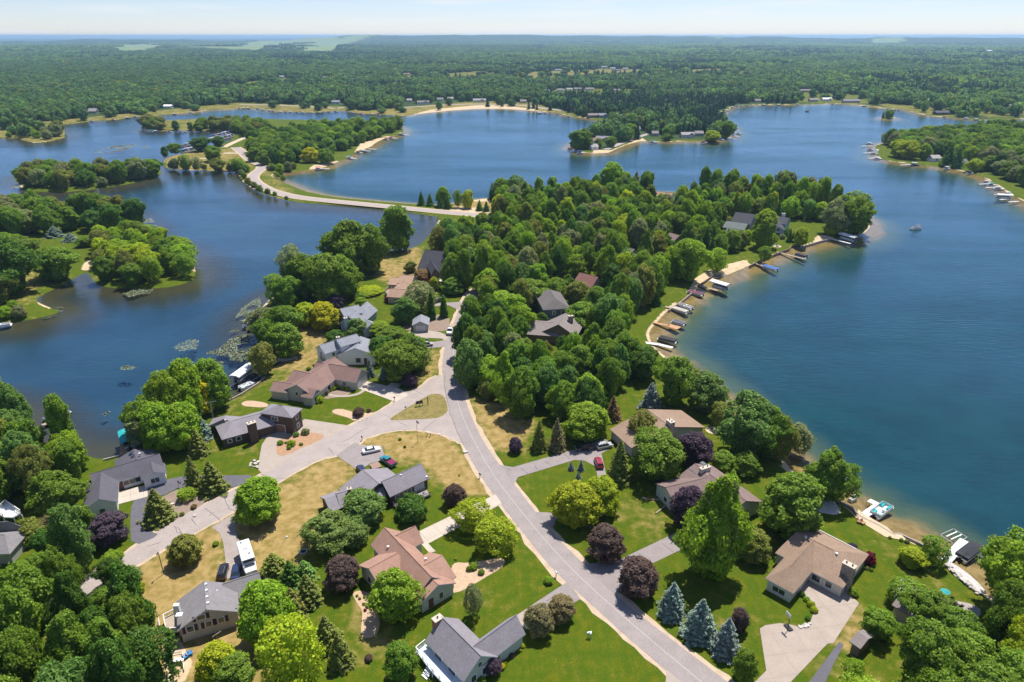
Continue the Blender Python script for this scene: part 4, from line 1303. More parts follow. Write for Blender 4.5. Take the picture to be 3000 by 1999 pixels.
# ------------------------------------------------------------------ houses
SH = {k: shingle(k, c) for k, c in {
 'brown': (.225, .14, .115), 'darkslate': (.10, .095, .11), 'slate': (.235, .214, .226), 'grey': (.215, .2, .2), 'tan': (.34, .20, .145),
 'warmtan': (.27, .187, .13), 'greybrown': (.225, .19, .175), 'bluegrey': (.235, .24, .265), 'orange': (.36, .235, .16), 'plum': (.20, .14, .125),
 'red': (.23, .11, .09), 'char': (.06, .06, .07), 'green': (.13, .15, .14), 'pale': (.33, .31, .29), 'umber': (.14, .125, .115), 'white': (.75, .75, .74)}.items()}
SD = {k: siding(k, c) for k, c in {
 'cream': (.6, .56, .48), 'white': (.74, .73, .7), 'beige': (.52, .46, .38), 'grey': (.42, .41, .39), 'greige': (.47, .43, .38), 'brick': (.1, .065, .05),
 'green': (.1, .13, .12), 'sage': (.48, .5, .42), 'brown': (.2, .14, .1), 'blue': (.42, .48, .55), 'tan': (.45, .36, .28), 'dark': (.07, .055, .05), 'slateblue': (.32, .36, .42)}.items()}
M_gdoor = mat('garage_door', (.66, .64, .6), .6, .05, 2.0)
M_gdoor2 = mat('brown_garage_door', (.27, .15, .1), .6, .08, 2.0)
M_door = mat('front_door', (.12, .05, .04), .5, .05)
M_shut = mat('dark_shutters', (.055, .03, .045), .7, .05)
M_cap = mat('chimney_cap', (.5, .43, .34), .8, .1)
M_vent = mat('roof_vent', (.62, .62, .62), .5, .05)
class Wing:
    def __init__(s, A, B, zr, ze, E=None, hw=None, hip=(0, 0), oh=.45, z0=-.25):
        a, b = P(A[0], A[1], zr), P(B[0], B[1], zr)
        s.a, s.b = Vector(a[:2]), Vector(b[:2])
        s.u = (s.b - s.a).normalized()
        s.n = Vector((s.u.y, -s.u.x))
        if E is not None:
            e = Vector(P(E[0], E[1], ze)[:2])
            hw = abs((e - s.a).dot(s.n))
        s.hw, s.zr, s.ze, s.hip, s.oh, s.z0 = hw, zr, ze, hip, oh, z0
        s.L = (s.b - s.a).length
    def pt(s, t, o, z):
        q = s.a + s.u * t + s.n * o
        return (q.x, q.y, z)
    def under(s, o):
        return s.zr - (s.zr - s.ze) * abs(o) / s.hw - .22
def rel(pts, o): return [(p[0] - o[0], p[1] - o[1], p[2]) for p in pts]
def house(name, label, wings, roof, wall, cat='house', group=None, wins=(), chim=(), vents=(), trim=True, extra=None, ridge=True):
    c = Vector((0, 0))
    for w in wings: c += (w.a + w.b) / 2
    c /= len(wings)
    o = (c.x, c.y)
    h = thing(name, label, cat, (c.x, c.y, 0), 0, group)
    walls = wall if isinstance(wall, (list, tuple)) else [wall] * len(wings)
    roofs_ = []
    for i, (w, wl_) in enumerate(zip(wings, walls)):
        eps = .004 * i
        mb = MB()
        th, hw, L = .2, w.hw, w.L
        if not any(w.hip):
            prof = [(-hw, w.ze), (0, w.zr), (hw, w.ze)]
            T = [[Vector(w.pt(t, q, z)) for q, z in prof] for t in (0, L)]
            Bm = [[Vector(w.pt(t, q, z - th)) for q, z in prof] for t in (0, L)]
            mb.face(rel([T[0][0], T[0][1], T[1][1], T[1][0]], o), 0)
            mb.face(rel([T[0][1], T[0][2], T[1][2], T[1][1]], o), 0)
            mb.face(rel([Bm[0][1], Bm[0][0], Bm[1][0], Bm[1][1]], o), 1)
            mb.face(rel([Bm[0][2], Bm[0][1], Bm[1][1], Bm[1][2]], o), 1)
            for e_ in (0, 1):
                for q in (0, 1):
                    mb.face(rel([T[e_][q], Bm[e_][q], Bm[e_][q + 1], T[e_][q + 1]], o), 1)
            mb.face(rel([T[0][0], T[1][0], Bm[1][0], Bm[0][0]], o), 1)
            mb.face(rel([T[0][2], Bm[0][2], Bm[1][2], T[1][2]], o), 1)
        else:
            h0, h1 = w.hip
            e4 = [Vector(w.pt(t, q, w.ze)) for t, q in ((0, -hw), (0, hw), (L, hw), (L, -hw))]
            b4 = [v - Vector((0, 0, th)) for v in e4]
            r0, r1 = Vector(w.pt(h0, 0, w.zr)), Vector(w.pt(L - h1, 0, w.zr))
            mb.face(rel([e4[0], e4[1], r0], o), 0)
            mb.face(rel([e4[1], e4[2], r1, r0], o), 0)
            mb.face(rel([e4[2], e4[3], r1], o), 0)
            mb.face(rel([e4[3], e4[0], r0, r1], o), 0)
            for q in range(4):
                mb.face(rel([e4[q], b4[q], b4[(q + 1) % 4], e4[(q + 1) % 4]], o), 1)
            mb.face(rel(b4, o), 1)
        rf = mb.build('roof', [roof, M_trim if trim else roof], h)
        roofs_.append(rf)
        if ridge and L > 4:
            cap = MB()
            h0, h1 = w.hip
            cap.tube(rel([w.pt(h0 + .02, 0, w.zr + .0), w.pt(L - h1 - .02, 0, w.zr + .0)], o), .09, 5)
            cap.build('ridge_cap', roof, rf)
        wb = MB()
        io, ie = w.hw - w.oh - eps, w.oh * .75 + eps
        if not any(w.hip):
            prof = [(-io, w.z0), (io, w.z0), (io, w.under(io)), (0, w.under(0)), (-io, w.under(io))]
        else:
            prof = [(-io, w.z0), (io, w.z0), (io, w.ze - .1), (-io, w.ze - .1)]
        R0, R1 = [w.pt(ie, q, z) for q, z in prof], [w.pt(w.L - ie, q, z) for q, z in prof]
        wb.loft([rel(R0, o), rel(R1, o)])
        wb.build('wall', wl_, h)
    for spec in wins:
        wi, side, t, z, ww, hh = spec[:6]
        kind = spec[6] if len(spec) > 6 else 'w'
        w = wings[wi]
        eps = .004 * wi
        mid = (w.a + w.b) / 2
        if side in ('cam', 'far'):
            sg = 1 if w.n.dot(-mid) > 0 else -1
            if side == 'far': sg = -sg
            base = w.a + w.u * (w.L * t) + w.n * sg * (w.hw - w.oh - eps)
            nr = w.n * sg
        else:
            isA = (w.a.length < w.b.length) == (side == 'near')
            ie = w.oh * .75 + eps
            p0 = w.a + w.u * ie if isA else w.b - w.u * ie
            nr = -w.u if isA else w.u
            base = p0 + w.n * (t - .5) * 2 * (w.hw - w.oh)
        rz = math.atan2(nr.y, nr.x) + math.pi / 2
        q = base - c
        def bx(nm, dx, dz, sx, sz, d, m, par):
            tx = Vector((-nr.y, nr.x)) * dx
            return MB().box((q.x + tx.x + nr.x * d / 2, q.y + tx.y + nr.y * d / 2, z + dz), (sx, d + .04, sz), rz).build(nm, m, par)
        if kind == 'w' or kind == 's':
            f = bx('window', 0, 0, ww + .22, hh + .22, .05, M_trim, h)
            nn = max(1, round(ww / 1.1))
            for i in range(nn):
                bx('pane', (i - (nn - 1) / 2) * ww / nn, 0, ww / nn - .1, hh - .06, .08, M_glass, f)
            if kind == 's':
                for sg in (-1, 1):
                    bx('shutter', sg * (ww / 2 + .42), 0, .5, hh + .2, .05, M_shut, h)
        elif kind == 'g' or kind == 'gb':
            f = bx('garage_door_frame', 0, 0, ww + .3, hh + .2, .04, M_trim, h)
            for i in range(4):
                bx('door_panel', 0, (i - 1.5) * hh / 4, ww, hh / 4 - .04, .08, M_gdoor if kind == 'g' else M_gdoor2, f)
        elif kind == 'd':
            f = bx('door', 0, 0, ww, hh, .07, M_door, h)
            bx('door_handle', ww * .35, 0, .08, .12, .12, M_metal, f)
    for cx, cy, zt, sx, sy, rot, m in chim:
        q = P(cx, cy, zt)
        ch = MB().box((q.x - c.x, q.y - c.y, zt / 2 - .2), (sx, sy, zt + .4), rot).build('chimney', m, h)
        cb = MB().box((q.x - c.x, q.y - c.y, zt + .06), (sx + .2, sy + .2, .12), rot)
        cb.build('cap', M_cap, ch)
        for k in (-.25, .25) if max(sx, sy) > 1.6 else (0,):
            MB().tube([(q.x - c.x + k * sx * math.cos(rot), q.y - c.y + k * sx * math.sin(rot), zt + .1), (q.x - c.x + k * sx * math.cos(rot), q.y - c.y + k * sx * math.sin(rot), zt + .45)], .14, 8).build('flue', M_dark, ch)
    for vx, vy, vz in vents:
        q = P(vx, vy, vz)
        MB().tube([(q.x - c.x, q.y - c.y, vz - .35), (q.x - c.x, q.y - c.y, vz + .22)], [.2, .26], 8).build('roof_vent', M_vent, h)
    if extra: extra(h, c)
    return h
def part_box(h, c, nm, px, py, z, size, rz, m, par=None):
    q = P(px, py, z)
    return MB().box((q.x - c.x, q.y - c.y, z), size, rz).build(nm, m, par or h)
def ang(p, q):
    a, b = P(*p), P(*q)
    return math.atan2(b.y - a.y, b.x - a.x)
def rail_deck(h, c, poly, z, floor_m, rail_m, skip=(), nm='deck', rail_h=.95):
    "raised deck with posts and rails along its outline"
    w = [P(x, y, z) for x, y in poly]
    pl = [(p.x - c.x, p.y - c.y) for p in w]
    ar = sum(pl[i][0] * pl[(i + 1) % len(pl)][1] - pl[(i + 1) % len(pl)][0] * pl[i][1] for i in range(len(pl)))
    d = MB().prism(pl if ar > 0 else pl[::-1], z - .25, z).build(nm, floor_m, h)
    ps = MB()
    for x, y in pl: ps.box((x, y, (z - .3) / 2 - .1), (.18, .18, z - .1))
    ps.build('support_posts', rail_m, d)
    for i in range(len(pl)):
        if i in skip: continue
        a, b = Vector(pl[i]), Vector(pl[(i + 1) % len(pl)])
        L = (b - a).length
        rz = math.atan2(b.y - a.y, b.x - a.x)
        m = (a + b) / 2
        r = MB()
        r.box((m.x, m.y, z + rail_h), (L, .12, .09), rz)
        r.box((m.x, m.y, z + .12), (L, .07, .07), rz)
        n = max(2, int(L / .32))
        for k in range(n + 1):
            p = a + (b - a) * (k / n)
            r.box((p.x, p.y, z + rail_h / 2), (.05 if k % 5 else .12, .05 if k % 5 else .12, rail_h), rz)
        r.build('railing', rail_m, d)
    return d
W_ = Wing
house('ranch_house', 'long brown-roofed ranch house with attached garage and cream walls', [
  W_((868,1127),(980,1046),5.7,2.9,E=(938,1146)), W_((962,1066),(1059,1081),5.6,2.95,E=(1043,1121)), W_((893,1136),(926,1141),4.4,2.85,hw=2.5),
  W_((803,1117),(856,1124),4.3,2.8,hw=3.0), W_((860,1084),(930,1099),5.1,2.85,hw=4.2), W_((926,1060),(960,1066),4.8,2.85,hw=2.6)],
  SH['brown'], SD['beige'], wins=[(1,'cam',.3,1.6,1.2,1.2),(1,'cam',.62,1.6,1.2,1.2),(0,'cam',.42,1.5,1.4,1.3),(0,'cam',.6,1.2,1.0,2.1,'d'),(2,'near',.5,1.5,1.9,1.3),(0,'near',.45,2.6,.9,.9),(0,'near',.8,1.5,1.0,1.0),(1,'far',.5,1.25,4.9,2.3,'g'),(1,'near',.5,1.25,4.9,2.3,'g')],
  vents=[(890,1096,4.6)])
def dark_extra(h, c):
    part_box(h, c, 'entry_slab', 800, 1262, .05, (8, 4, .12), ang((770,1270),(850,1240)), M_conc)
house('brick_house', 'dark brick house with two-storey slate hip-roofed block and low wing', [
  W_((774,1181),(869,1195),6.9,5.3,E=(848,1224),hip=(4.2,4.2)), W_((634,1246),(790,1204),4.6,2.7,hw=4.7,hip=(4.0,0)), W_((655,1228),(668,1206),4.6,2.72,hw=4.2,hip=(0,2.0))],
  SH['slate'], SD['brick'], wins=[(0,'cam',.42,4.0,1.8,1.0),(0,'cam',.48,1.25,4.2,2.2,'gb'),(0,'near',.5,4.0,1.0,1.1),(0,'near',.5,1.6,1.0,1.2),(1,'cam',.3,1.5,1.1,1.0),(1,'cam',.14,1.5,.9,.9)],
  chim=[(736,1239,5.7,2.0,1.3,ang((700,1260),(760,1240)),M_brick)], vents=[(660,1232,4.2)], trim=False, extra=dark_extra)
def lhouse_extra(h, c):
    for k, (x, y) in enumerate(((384,1327),(390,1335))):
        part_box(h, c, 'skylight', x, y, 4.35, (.8, 1.2, .12), .3, M_glass)
house('charcoal_house', 'charcoal-roofed L-shaped house with white walls beside the black drive', [
  W_((262,1390),(468,1329),4.7,2.7,E=(400,1394)), W_((296,1384),(289,1462),4.6,2.68,E=(347,1440)), W_((441,1352),(448,1382),4.1,2.66,hw=2.7), W_((392,1316),(398,1346),4.4,2.7,hw=4.5)],
  SH['darkslate'], SD['white'], wins=[(0,'cam',.48,1.4,2.4,1.2),(0,'cam',.36,1.1,1.0,2.1,'d'),(0,'cam',.6,1.4,1.2,1.2),(2,'near',.5,1.5,1.8,1.2),(1,'near',.5,1.2,1.1,1.1)],
  vents=[(409,1330,4.8)], extra=lhouse_extra)
def gh_extra(h, c):
    rail_deck(h, c, [(1150,1478),(1165,1490),(1262,1449),(1248,1435)], .6, mat('grey_deck', (.3, .27, .26), .9, .2, 2), SD['dark'], skip=(2,), rail_h=.7)
house('slate_ranch', 'dark slate-roofed rambling house with pale ridge lines on dry lawn', [
  W_((1118,1411),(1234,1358),5.3,2.8,E=(1143,1457)), W_((1062,1376),(1110,1417),5.2,2.82,E=(995,1437)), W_((985,1447),(1118,1411),4.3,2.6,E=(1050,1474)), W_((950,1462),(1000,1444),4.0,2.55,hw=3.2)],
  SH['slate'], SD['dark'], wins=[(0,'cam',.35,1.5,4.2,1.7),(0,'cam',.75,1.3,2.4,2.0,'g'),(2,'cam',.8,1.5,1.2,1.1)], trim=False,
  chim=[(1023,1432,5.2,.8,.8,.3,mat('red_brick', (.22, .07, .05), .9, .2, 5))], vents=[(1174,1393,4.9),(1250,1398,4.0),(1080,1440,3.9),(1062,1445,3.8)], extra=gh_extra)
house('tan_house', 'large tan-roofed house with four gables beside the concrete drive', [
  W_((1126,1545),(1264,1690),5.5,2.8,E=(1085,1597)), W_((1150,1573),(1218,1541),5.1,2.82,E=(1248,1586)), W_((1236,1660),(1296,1627),5.0,2.84,hw=4.4), W_((1080,1666),(1165,1620),4.9,2.78,hw=4.2), W_((1245,1676),(1284,1714),4.7,2.76,hw=3.9)],
  SH['tan'], SD['sage'], wins=[(4,'near',.4,1.6,.9,1.3),(4,'near',.72,1.15,1.0,2.0,'d'),(2,'near',.5,1.5,1.6,1.2),(3,'near',.4,1.5,1.0,1.2),(1,'far',.5,1.2,4.8,2.2,'g'),(0,'near',.8,1.5,1.0,1.1)],
  vents=[(1137,1603,4.3),(1247,1638,4.4),(1240,1670,5.0)])
def slate_extra(h, c):
    pale = mat('pale_blue_deck', (.6, .66, .72), .7, .06, 1.5)
    rail_deck(h, c, [(1219,1908),(1246,1886),(1360,2000),(1325,2030),(1266,1970),(1254,1955)], 1.1, pale, M_white, skip=(1,))
    st = MB()
    a, b = P(1266,1960,0), P(1240,1990,0)
    for k in range(6):
        p = a + (b - a) * (k / 6)
        st.box((p.x - c.x, p.y - c.y, 1.0 - k * .17), (1.3, .34, .08), ang((1240,1960),(1268,1985)))
    st.build('deck_stairs', M_white, h)
house('gabled_house', 'slate grey L-shaped house with brick chimney and pale blue rear deck', [
  W_((1293,1807),(1409,1922),5.7,2.8,E=(1242,1874)), W_((1513,1801),(1386,1894),5.5,2.84,E=(1463,1917))],
  SH['slate'], SD['sage'], wins=[(0,'near',.35,1.5,1.0,1.3),(0,'near',.72,1.5,1.0,1.3),(0,'near',.5,3.6,.8,.9),(0,'cam',.3,1.4,1.8,2.0),(0,'cam',.65,1.4,1.8,2.0),(1,'far',.5,1.25,4.8,2.3,'g')],
  chim=[(1282,1812,5.6,1.1,1.6,ang((1295,1809),(1405,1919)),mat('orange_brick', (.42, .2, .12), .9, .25, 6))], vents=[(1360,1910,4.4)], extra=slate_extra)
def rvh_extra(h, c):
    rail_deck(h, c, [(481,1812),(516,1795),(532,1830),(527,1850),(489,1852)], 1.0, M_wood, M_white, skip=(1,))
    part_box(h, c, 'chimney', 525, 1806, 2.7, (.9, .7, 5.4), .1, SD['white'])
    part_box(h, c, 'chimney_top', 525, 1801, 5.4, (1.05, .85, .12), .1, M_white)
house('grey_colonial', 'grey gabled house with dark shutters and a low garage wing', [
  W_((598,1702),(604,1786),5.9,3.2,hw=5.0), W_((652,1711),(760,1677),4.6,2.6,E=(691,1755))],
  SH['grey'], SD['greige'], wins=[(0,'near',.30,2.4,1.0,1.1,'s'),(0,'near',.52,2.4,1.0,1.1,'s'),(0,'near',.84,2.5,1.1,1.2,'s'),(0,'near',.62,4.3,1.3,.9,'s'),(1,'far',.5,1.2,4.8,2.2,'g')],
  vents=[(603,1713,5.75),(605,1731,5.75),(607,1750,5.75),(609,1768,5.75),(634,1733,4.7)], extra=rvh_extra)
def wh_extra(h, c):
    rail_deck(h, c, [(932,1040),(945,1025),(960,1045),(948,1062)], 2.2, M_wood, M_wood)
house('white_house', 'white two-level house with grey roof and tall windows', [
  W_((935,1012),(1020,985),7.0,5.0,E=(1000,1022)), W_((1056,985),(1040,1020),6.0,3.6,hw=6.2), W_((985,995),(1045,978),7.9,6.4,hw=3.0)],
  SH['bluegrey'], SD['white'], wins=[(0,'cam',.3,3.8,.9,1.1),(0,'cam',.75,1.6,.9,1.2),(0,'near',.5,3.9,.9,1.1),(1,'near',.45,1.6,1.6,1.6),(1,'near',.25,1.2,1.0,2.2,'d'),(2,'cam',.5,5.9,1.6,.5)],
  chim=[(990,988,8.2,1.0,1.0,.3,SD['blue'])], extra=wh_extra)
house('bluegrey_house', 'blue-grey house with broad pale roof beyond the yellow tree', [
  W_((1076,883),(1022,928),6.0,2.9,E=(1108,908)), W_((995,905),(1050,893),7.0,5.2,hw=3.8), W_((1070,936),(1090,948),4.6,2.7,hw=3.6)],
  SH['bluegrey'], SD['slateblue'], wins=[(1,'cam',.2,4.2,.9,1.1),(0,'near',.5,1.5,1.4,1.2),(1,'cam',.6,1.6,1.2,1.2)], chim=[(1012,932,6.4,1.1,1.1,.5,SD['blue'])], vents=[(1080,898,4.9)])
def orange_extra(h, c):
    rail_deck(h, c, [(1128,858),(1145,840),(1152,860),(1140,872)], 1.2, M_wood, M_wood)
house('orange_roof_house', 'orange-brown roofed house with stepped gables', [
  W_((1140,846),(1204,850),4.9,2.8,E=(1146,871)), W_((1178,824),(1222,842),5.6,2.9,hw=6), W_((1172,806),(1214,808),6.6,4.6,hw=4.5), W_((1145,812),(1178,814),4.6,2.9,hw=4.5)],
  SH['orange'], SD['tan'], wins=[(0,'cam',.4,1.5,1.0,1.1),(1,'near',.5,1.6,1.8,1.2)], trim=False, vents=[(1169,840,5.2)], extra=orange_extra)
house('steep_roof_house', 'house with tall steep dark roof and garage under it', [
  W_((1245,731),(1312,738),9.6,3.2,E=(1244,792)), W_((1262,762),(1275,785),7.2,4.8,hw=1.8)],
  SH['char'], SD['brown'], wins=[(0,'cam',.62,1.4,4.4,2.2,'gb'),(0,'cam',.25,1.4,1.4,1.6)])
house('small_garage', 'little detached garage with white door at the concrete drive', [
  W_((1234,921),(1231,942),4.1,2.6,hw=3.0)], SH['bluegrey'], SD['grey'], cat='garage', wins=[(0,'near',.5,1.15,3.0,2.1,'g')])
house('green_house', 'two-storey dark green house with hip roof and white trim in the wood', [
  W_((1604,838),(1632,884),9.0,6.2,hw=5.0,hip=(4,4))], SH['umber'], SD['green'], wins=[(0,'near',.25,4.6,1.0,1.3),(0,'near',.6,4.6,1.0,1.3),(0,'near',.3,1.7,1.0,1.3),(0,'near',.75,1.4,2.2,2.0),(0,'cam',.3,4.6,1.0,1.3),(0,'cam',.7,4.6,1.0,1.3),(0,'cam',.5,1.6,1.8,1.6)])
house('brown_gable_house', 'brown-grey gabled house behind the roadside thicket', [
  W_((1550,941),(1644,947),5.0,2.8,E=(1556,981)), W_((1658,917),(1636,951),6.8,3.0,hw=6.4)],
  SH['greybrown'], SD['brown'], wins=[(1,'near',.5,1.5,2.4,1.8)], chim=[(1672,926,7.4,1.6,1.0,.2,M_stone)], trim=False)
house('red_roof_house', 'house showing only a red-brown roof among the trees', [W_((1698,798),(1753,812),6.4,3.0,E=(1688,832))], SH['red'], SD['beige'], wins=[(0,'near',.5,1.5,1.6,1.2)], trim=False)
def lakehouse_extra(h, c):
    rail_deck(h, c, [(2268,668),(2300,660),(2310,676),(2276,684)], .5, M_conc, M_white, skip=(0, 1, 2, 3))
house('large_grey_house', 'large charcoal-roofed house with stone front on the eastern point', [
  W_((2155,621),(2212,628),8.0,3.6,E=(2160,656)), W_((2250,630),(2312,638),7.2,4.8,hw=5.2), W_((2272,640),(2282,664),5.8,3.9,hw=3.4)],
  SH['char'], SD['slateblue'], wins=[(1,'cam',.25,4.2,1.2,1.4),(1,'cam',.75,4.2,1.2,1.4),(1,'cam',.3,1.6,1.4,1.6),(2,'near',.5,1.6,2.0,1.8),(2,'near',.5,4.0,1.4,1.3),(0,'cam',.5,1.7,1.4,1.4)],
  chim=[(2296,626,8.0,1.6,1.1,.1,M_white)], extra=lakehouse_extra)
house('green_roof_lodge', 'low lodge with grey-green roof beside the large charcoal house', [W_((2128,647),(2192,656),5.2,2.9,E=(2128,668)), W_((2130,668),(2160,672),4.6,2.8,hw=3.5)], SH['green'], SD['brown'], trim=False)
house('wood_cabin', 'brown-roofed cabin deep among the eastern trees', [W_((1962,682),(1992,690),5.4,2.8,hw=5)], SH['plum'], SD['tan'], trim=False)
house('beach_cottage', 'low brown-roofed cottage at the far beach of the peninsula', [W_((1912,560),(1972,566),4.6,2.6,hw=5)], SH['tan'], SD['white'], trim=False)
house('carport_house', 'grey shingled roof half hidden behind the wood centre', [W_((1832,724),(1860,730),4.8,2.6,hw=5)], SH['umber'], SD['grey'], trim=False)
def tanlake_extra(h, c):
    part_box(h, c, 'patio_wall', 1985, 1268, .7, (.3, 6.5, 1.4), ang((1975,1250),(1995,1290)) + math.pi / 2, M_cedar)
    st = MB()
    a, b = P(1986,1295,0), P(1994,1312,0)
    for k in range(5):
        p = a + (b - a) * (k / 5)
        st.box((p.x - c.x, p.y - c.y, .95 - k * .2), (1.3, .3, .12), ang((1986,1295),(1994,1312)) + 1.57)
    st.build('stairs', M_cedar, h)
house('tan_lake_house', 'tan-roofed lake house with tall chimney above the patio', [
  W_((1896,1199),(1964,1251),5.9,2.8,E=(1800,1270)), W_((1944,1266),(1965,1290),4.2,2.7,hw=2.7)],
  SH['warmtan'], SD['greige'], wins=[(1,'near',.6,1.4,1.2,1.3),(0,'near',.25,1.2,4.2,2.2,'g')], chim=[(1965,1234,7.0,1.9,1.3,ang((1895,1200),(1960,1250)),SD['greige'])], trim=False, vents=[(1853,1235,4.6)], extra=tanlake_extra)
def plum_extra(h, c):
    for x, y in ((2028,1376),(2038,1383),(2060,1358)):
        part_box(h, c, 'skylight', x, y, 4.45, (1.3, 1.0, .16), ang((2040,1362),(2188,1472)), mat('skylight_glass', (.14, .17, .17), .15, .1))
    rail_deck(h, c, [(2178,1480),(2205,1466),(2212,1480),(2186,1496)], 1.0, M_wood, M_white, skip=(0,))
house('plum_roof_house', 'long brown-roofed lake house with skylights and broad white chimney', [
  W_((2036,1358),(2186,1468),5.2,3.0,hw=5.4), W_((1950,1428),(2085,1396),4.8,2.9,hw=4.3)],
  SH['plum'], SD['sage'], wins=[(1,'near',.5,1.5,1.2,1.1),(0,'near',.4,1.6,1.4,1.4)], chim=[(2066,1370,5.9,2.6,.9,ang((2040,1400),(2078,1388)),SD['cream'])], vents=[(2074,1391,4.9)], trim=False, extra=plum_extra)
def hip_extra(h, c):
    rail_deck(h, c, [(2386,1566),(2392,1561),(2506,1620),(2500,1627)], 2.0, M_white, M_white, skip=(3, 2))
house('hip_house', 'tan hip-roofed house with stone chimney at the broad concrete drive', [
  W_((2318,1552),(2516,1648),4.7,2.7,hw=6.3,hip=(1.0,4.6)), W_((2386,1580),(2288,1690),4.9,2.72,E=(2375,1680),hip=(0,3.8))],
  SH['warmtan'], SD['cream'], wins=[(1,'near',.5,1.4,2.4,1.1),(0,'cam',.62,1.4,1.6,1.3),(0,'cam',.8,1.4,1.2,1.2),(1,'cam',.2,1.4,1.2,1.1)],
  chim=[(2489,1655,5.6,2.2,1.1,ang((2406,1646),(2466,1678)),M_stone)], vents=[(2361,1574,4.9),(2451,1623,4.6),(2456,1663,3.3)], extra=hip_extra)
house('shore_house', 'grey-brown shingled lake house half under the lower trees', [
  W_((2652,1718),(2795,1800),4.8,2.8,hw=4.0), W_((2775,1800),(2840,1838),4.2,2.6,hw=3.4)],
  SH['greybrown'], SD['tan'], wins=[(0,'near',.5,1.5,1.5,1.2)], trim=False)
house('brown_shed', 'little brown shed at the end of the black drive among trees', [W_((2512,1850),(2545,1872),3.2,2.3,hw=2.2)], SH['greybrown'], SD['brown'], cat='shed', trim=False)
def west_extra(h, c):
    rail_deck(h, c, [(-10,1502),(18,1475),(62,1505),(40,1516),(10,1515)], 2.2, M_white, M_white, skip=(3,))
house('western_house', 'grey hip-roofed house with white deck, cut by the picture edge', [
  W_((-70,1538),(80,1522),5.6,3.0,E=(10,1562),hip=(0,3.5)), W_((-20,1568),(52,1565),4.6,2.8,hw=3.6,hip=(0,2.5))],
  SH['grey'], SD['grey'], wins=[(0,'near',.5,1.6,1.2,1.2)], extra=west_extra)
house('tool_shed', 'flat-topped brown shed beside the teal and maroon pickup', [W_((1086,1366),(1112,1358),2.5,2.3,hw=1.2,oh=.1)], mat('shed_roof', (.3, .19, .14), .8, .1, 2), SD['brown'], cat='shed', trim=False, ridge=False)
# gazebo beside the blue-grey house
gq = P(987, 955)
gz = thing('gazebo', 'small grey octagonal gazebo beside the blue-grey house', 'gazebo', gq)
oct_ = [(2.0 * math.cos(k * math.pi / 4), 2.0 * math.sin(k * math.pi / 4)) for k in range(8)]
MB().prism(oct_, 0, .4).build('floor', M_wood, gz)
rb = MB()
for k in range(8):
    a, b = oct_[k], oct_[(k + 1) % 8]
    rb.face([(a[0] * 1.15, a[1] * 1.15, 2.6), (b[0] * 1.15, b[1] * 1.15, 2.6), (0, 0, 3.7)])
rb.build('roof', SH['bluegrey'], gz)
for k in range(8):
    MB().box((oct_[k][0] * .95, oct_[k][1] * .95, 1.5), (.13, .13, 2.2)).build('post', M_white, gz)
# ------------------------------------------------------------------ houses across the water and on the far shores
def far_house(px, py, wpx, roof, wall, label, dep=8.5, rot=0.0, eave=2.8, rise=2.2, name='far_house', group='houses across the water', second=False):
    q = P(px, py)
    w = wpx / ppm(px, py)
    h = thing(name, label, 'house', (q.x, q.y, 0), rot, group)
    MB().box((0, 0, eave / 2 - .1), (w - .8, dep - .9, eave + .2)).build('wall', SD[wall], h)
    g = MB()
    hw, L = dep / 2, w / 2
    tp = [[(s * L, -hw, eave), (s * L, 0, eave + rise), (s * L, hw, eave)] for s in (-1, 1)]
    g.face([tp[0][0], tp[1][0], tp[1][1], tp[0][1]]); g.face([tp[0][1], tp[1][1], tp[1][2], tp[0][2]])
    g.face([tp[0][0], tp[0][1], tp[0][2]]); g.face([tp[1][2], tp[1][1], tp[1][0]]); g.face([tp[0][2], tp[1][2], tp[1][0], tp[0][0]])
    g.build('roof', SH[roof], h)
    n = max(1, min(5, int(w / 4.5)))
    for i in range(n):
        f = MB().box(((i - (n - 1) / 2) * w / (n + .4), -(dep - .9) / 2 - .02, 1.6), (1.5, .08, 1.3)).build('window', M_trim, h)
        MB().box(((i - (n - 1) / 2) * w / (n + .4), -(dep - .9) / 2 - .06, 1.6), (1.2, .06, 1.05)).build('pane', M_glass, f)
    if second:
        MB().box((w * .22, -dep * .35, eave * .5), (w * .4, dep * .5, eave)).build('wall', SD[wall], h)
        k = MB()
        a = w * .24
        pr = [(w * .22 - a, eave), (w * .22, eave + rise * .95), (w * .22 + a, eave)]
        k.loft([[(x, -dep * .68, z) for x, z in pr], [(x, 0, z) for x, z in pr]])
        k.build('roof', SH[roof], h)
    return h
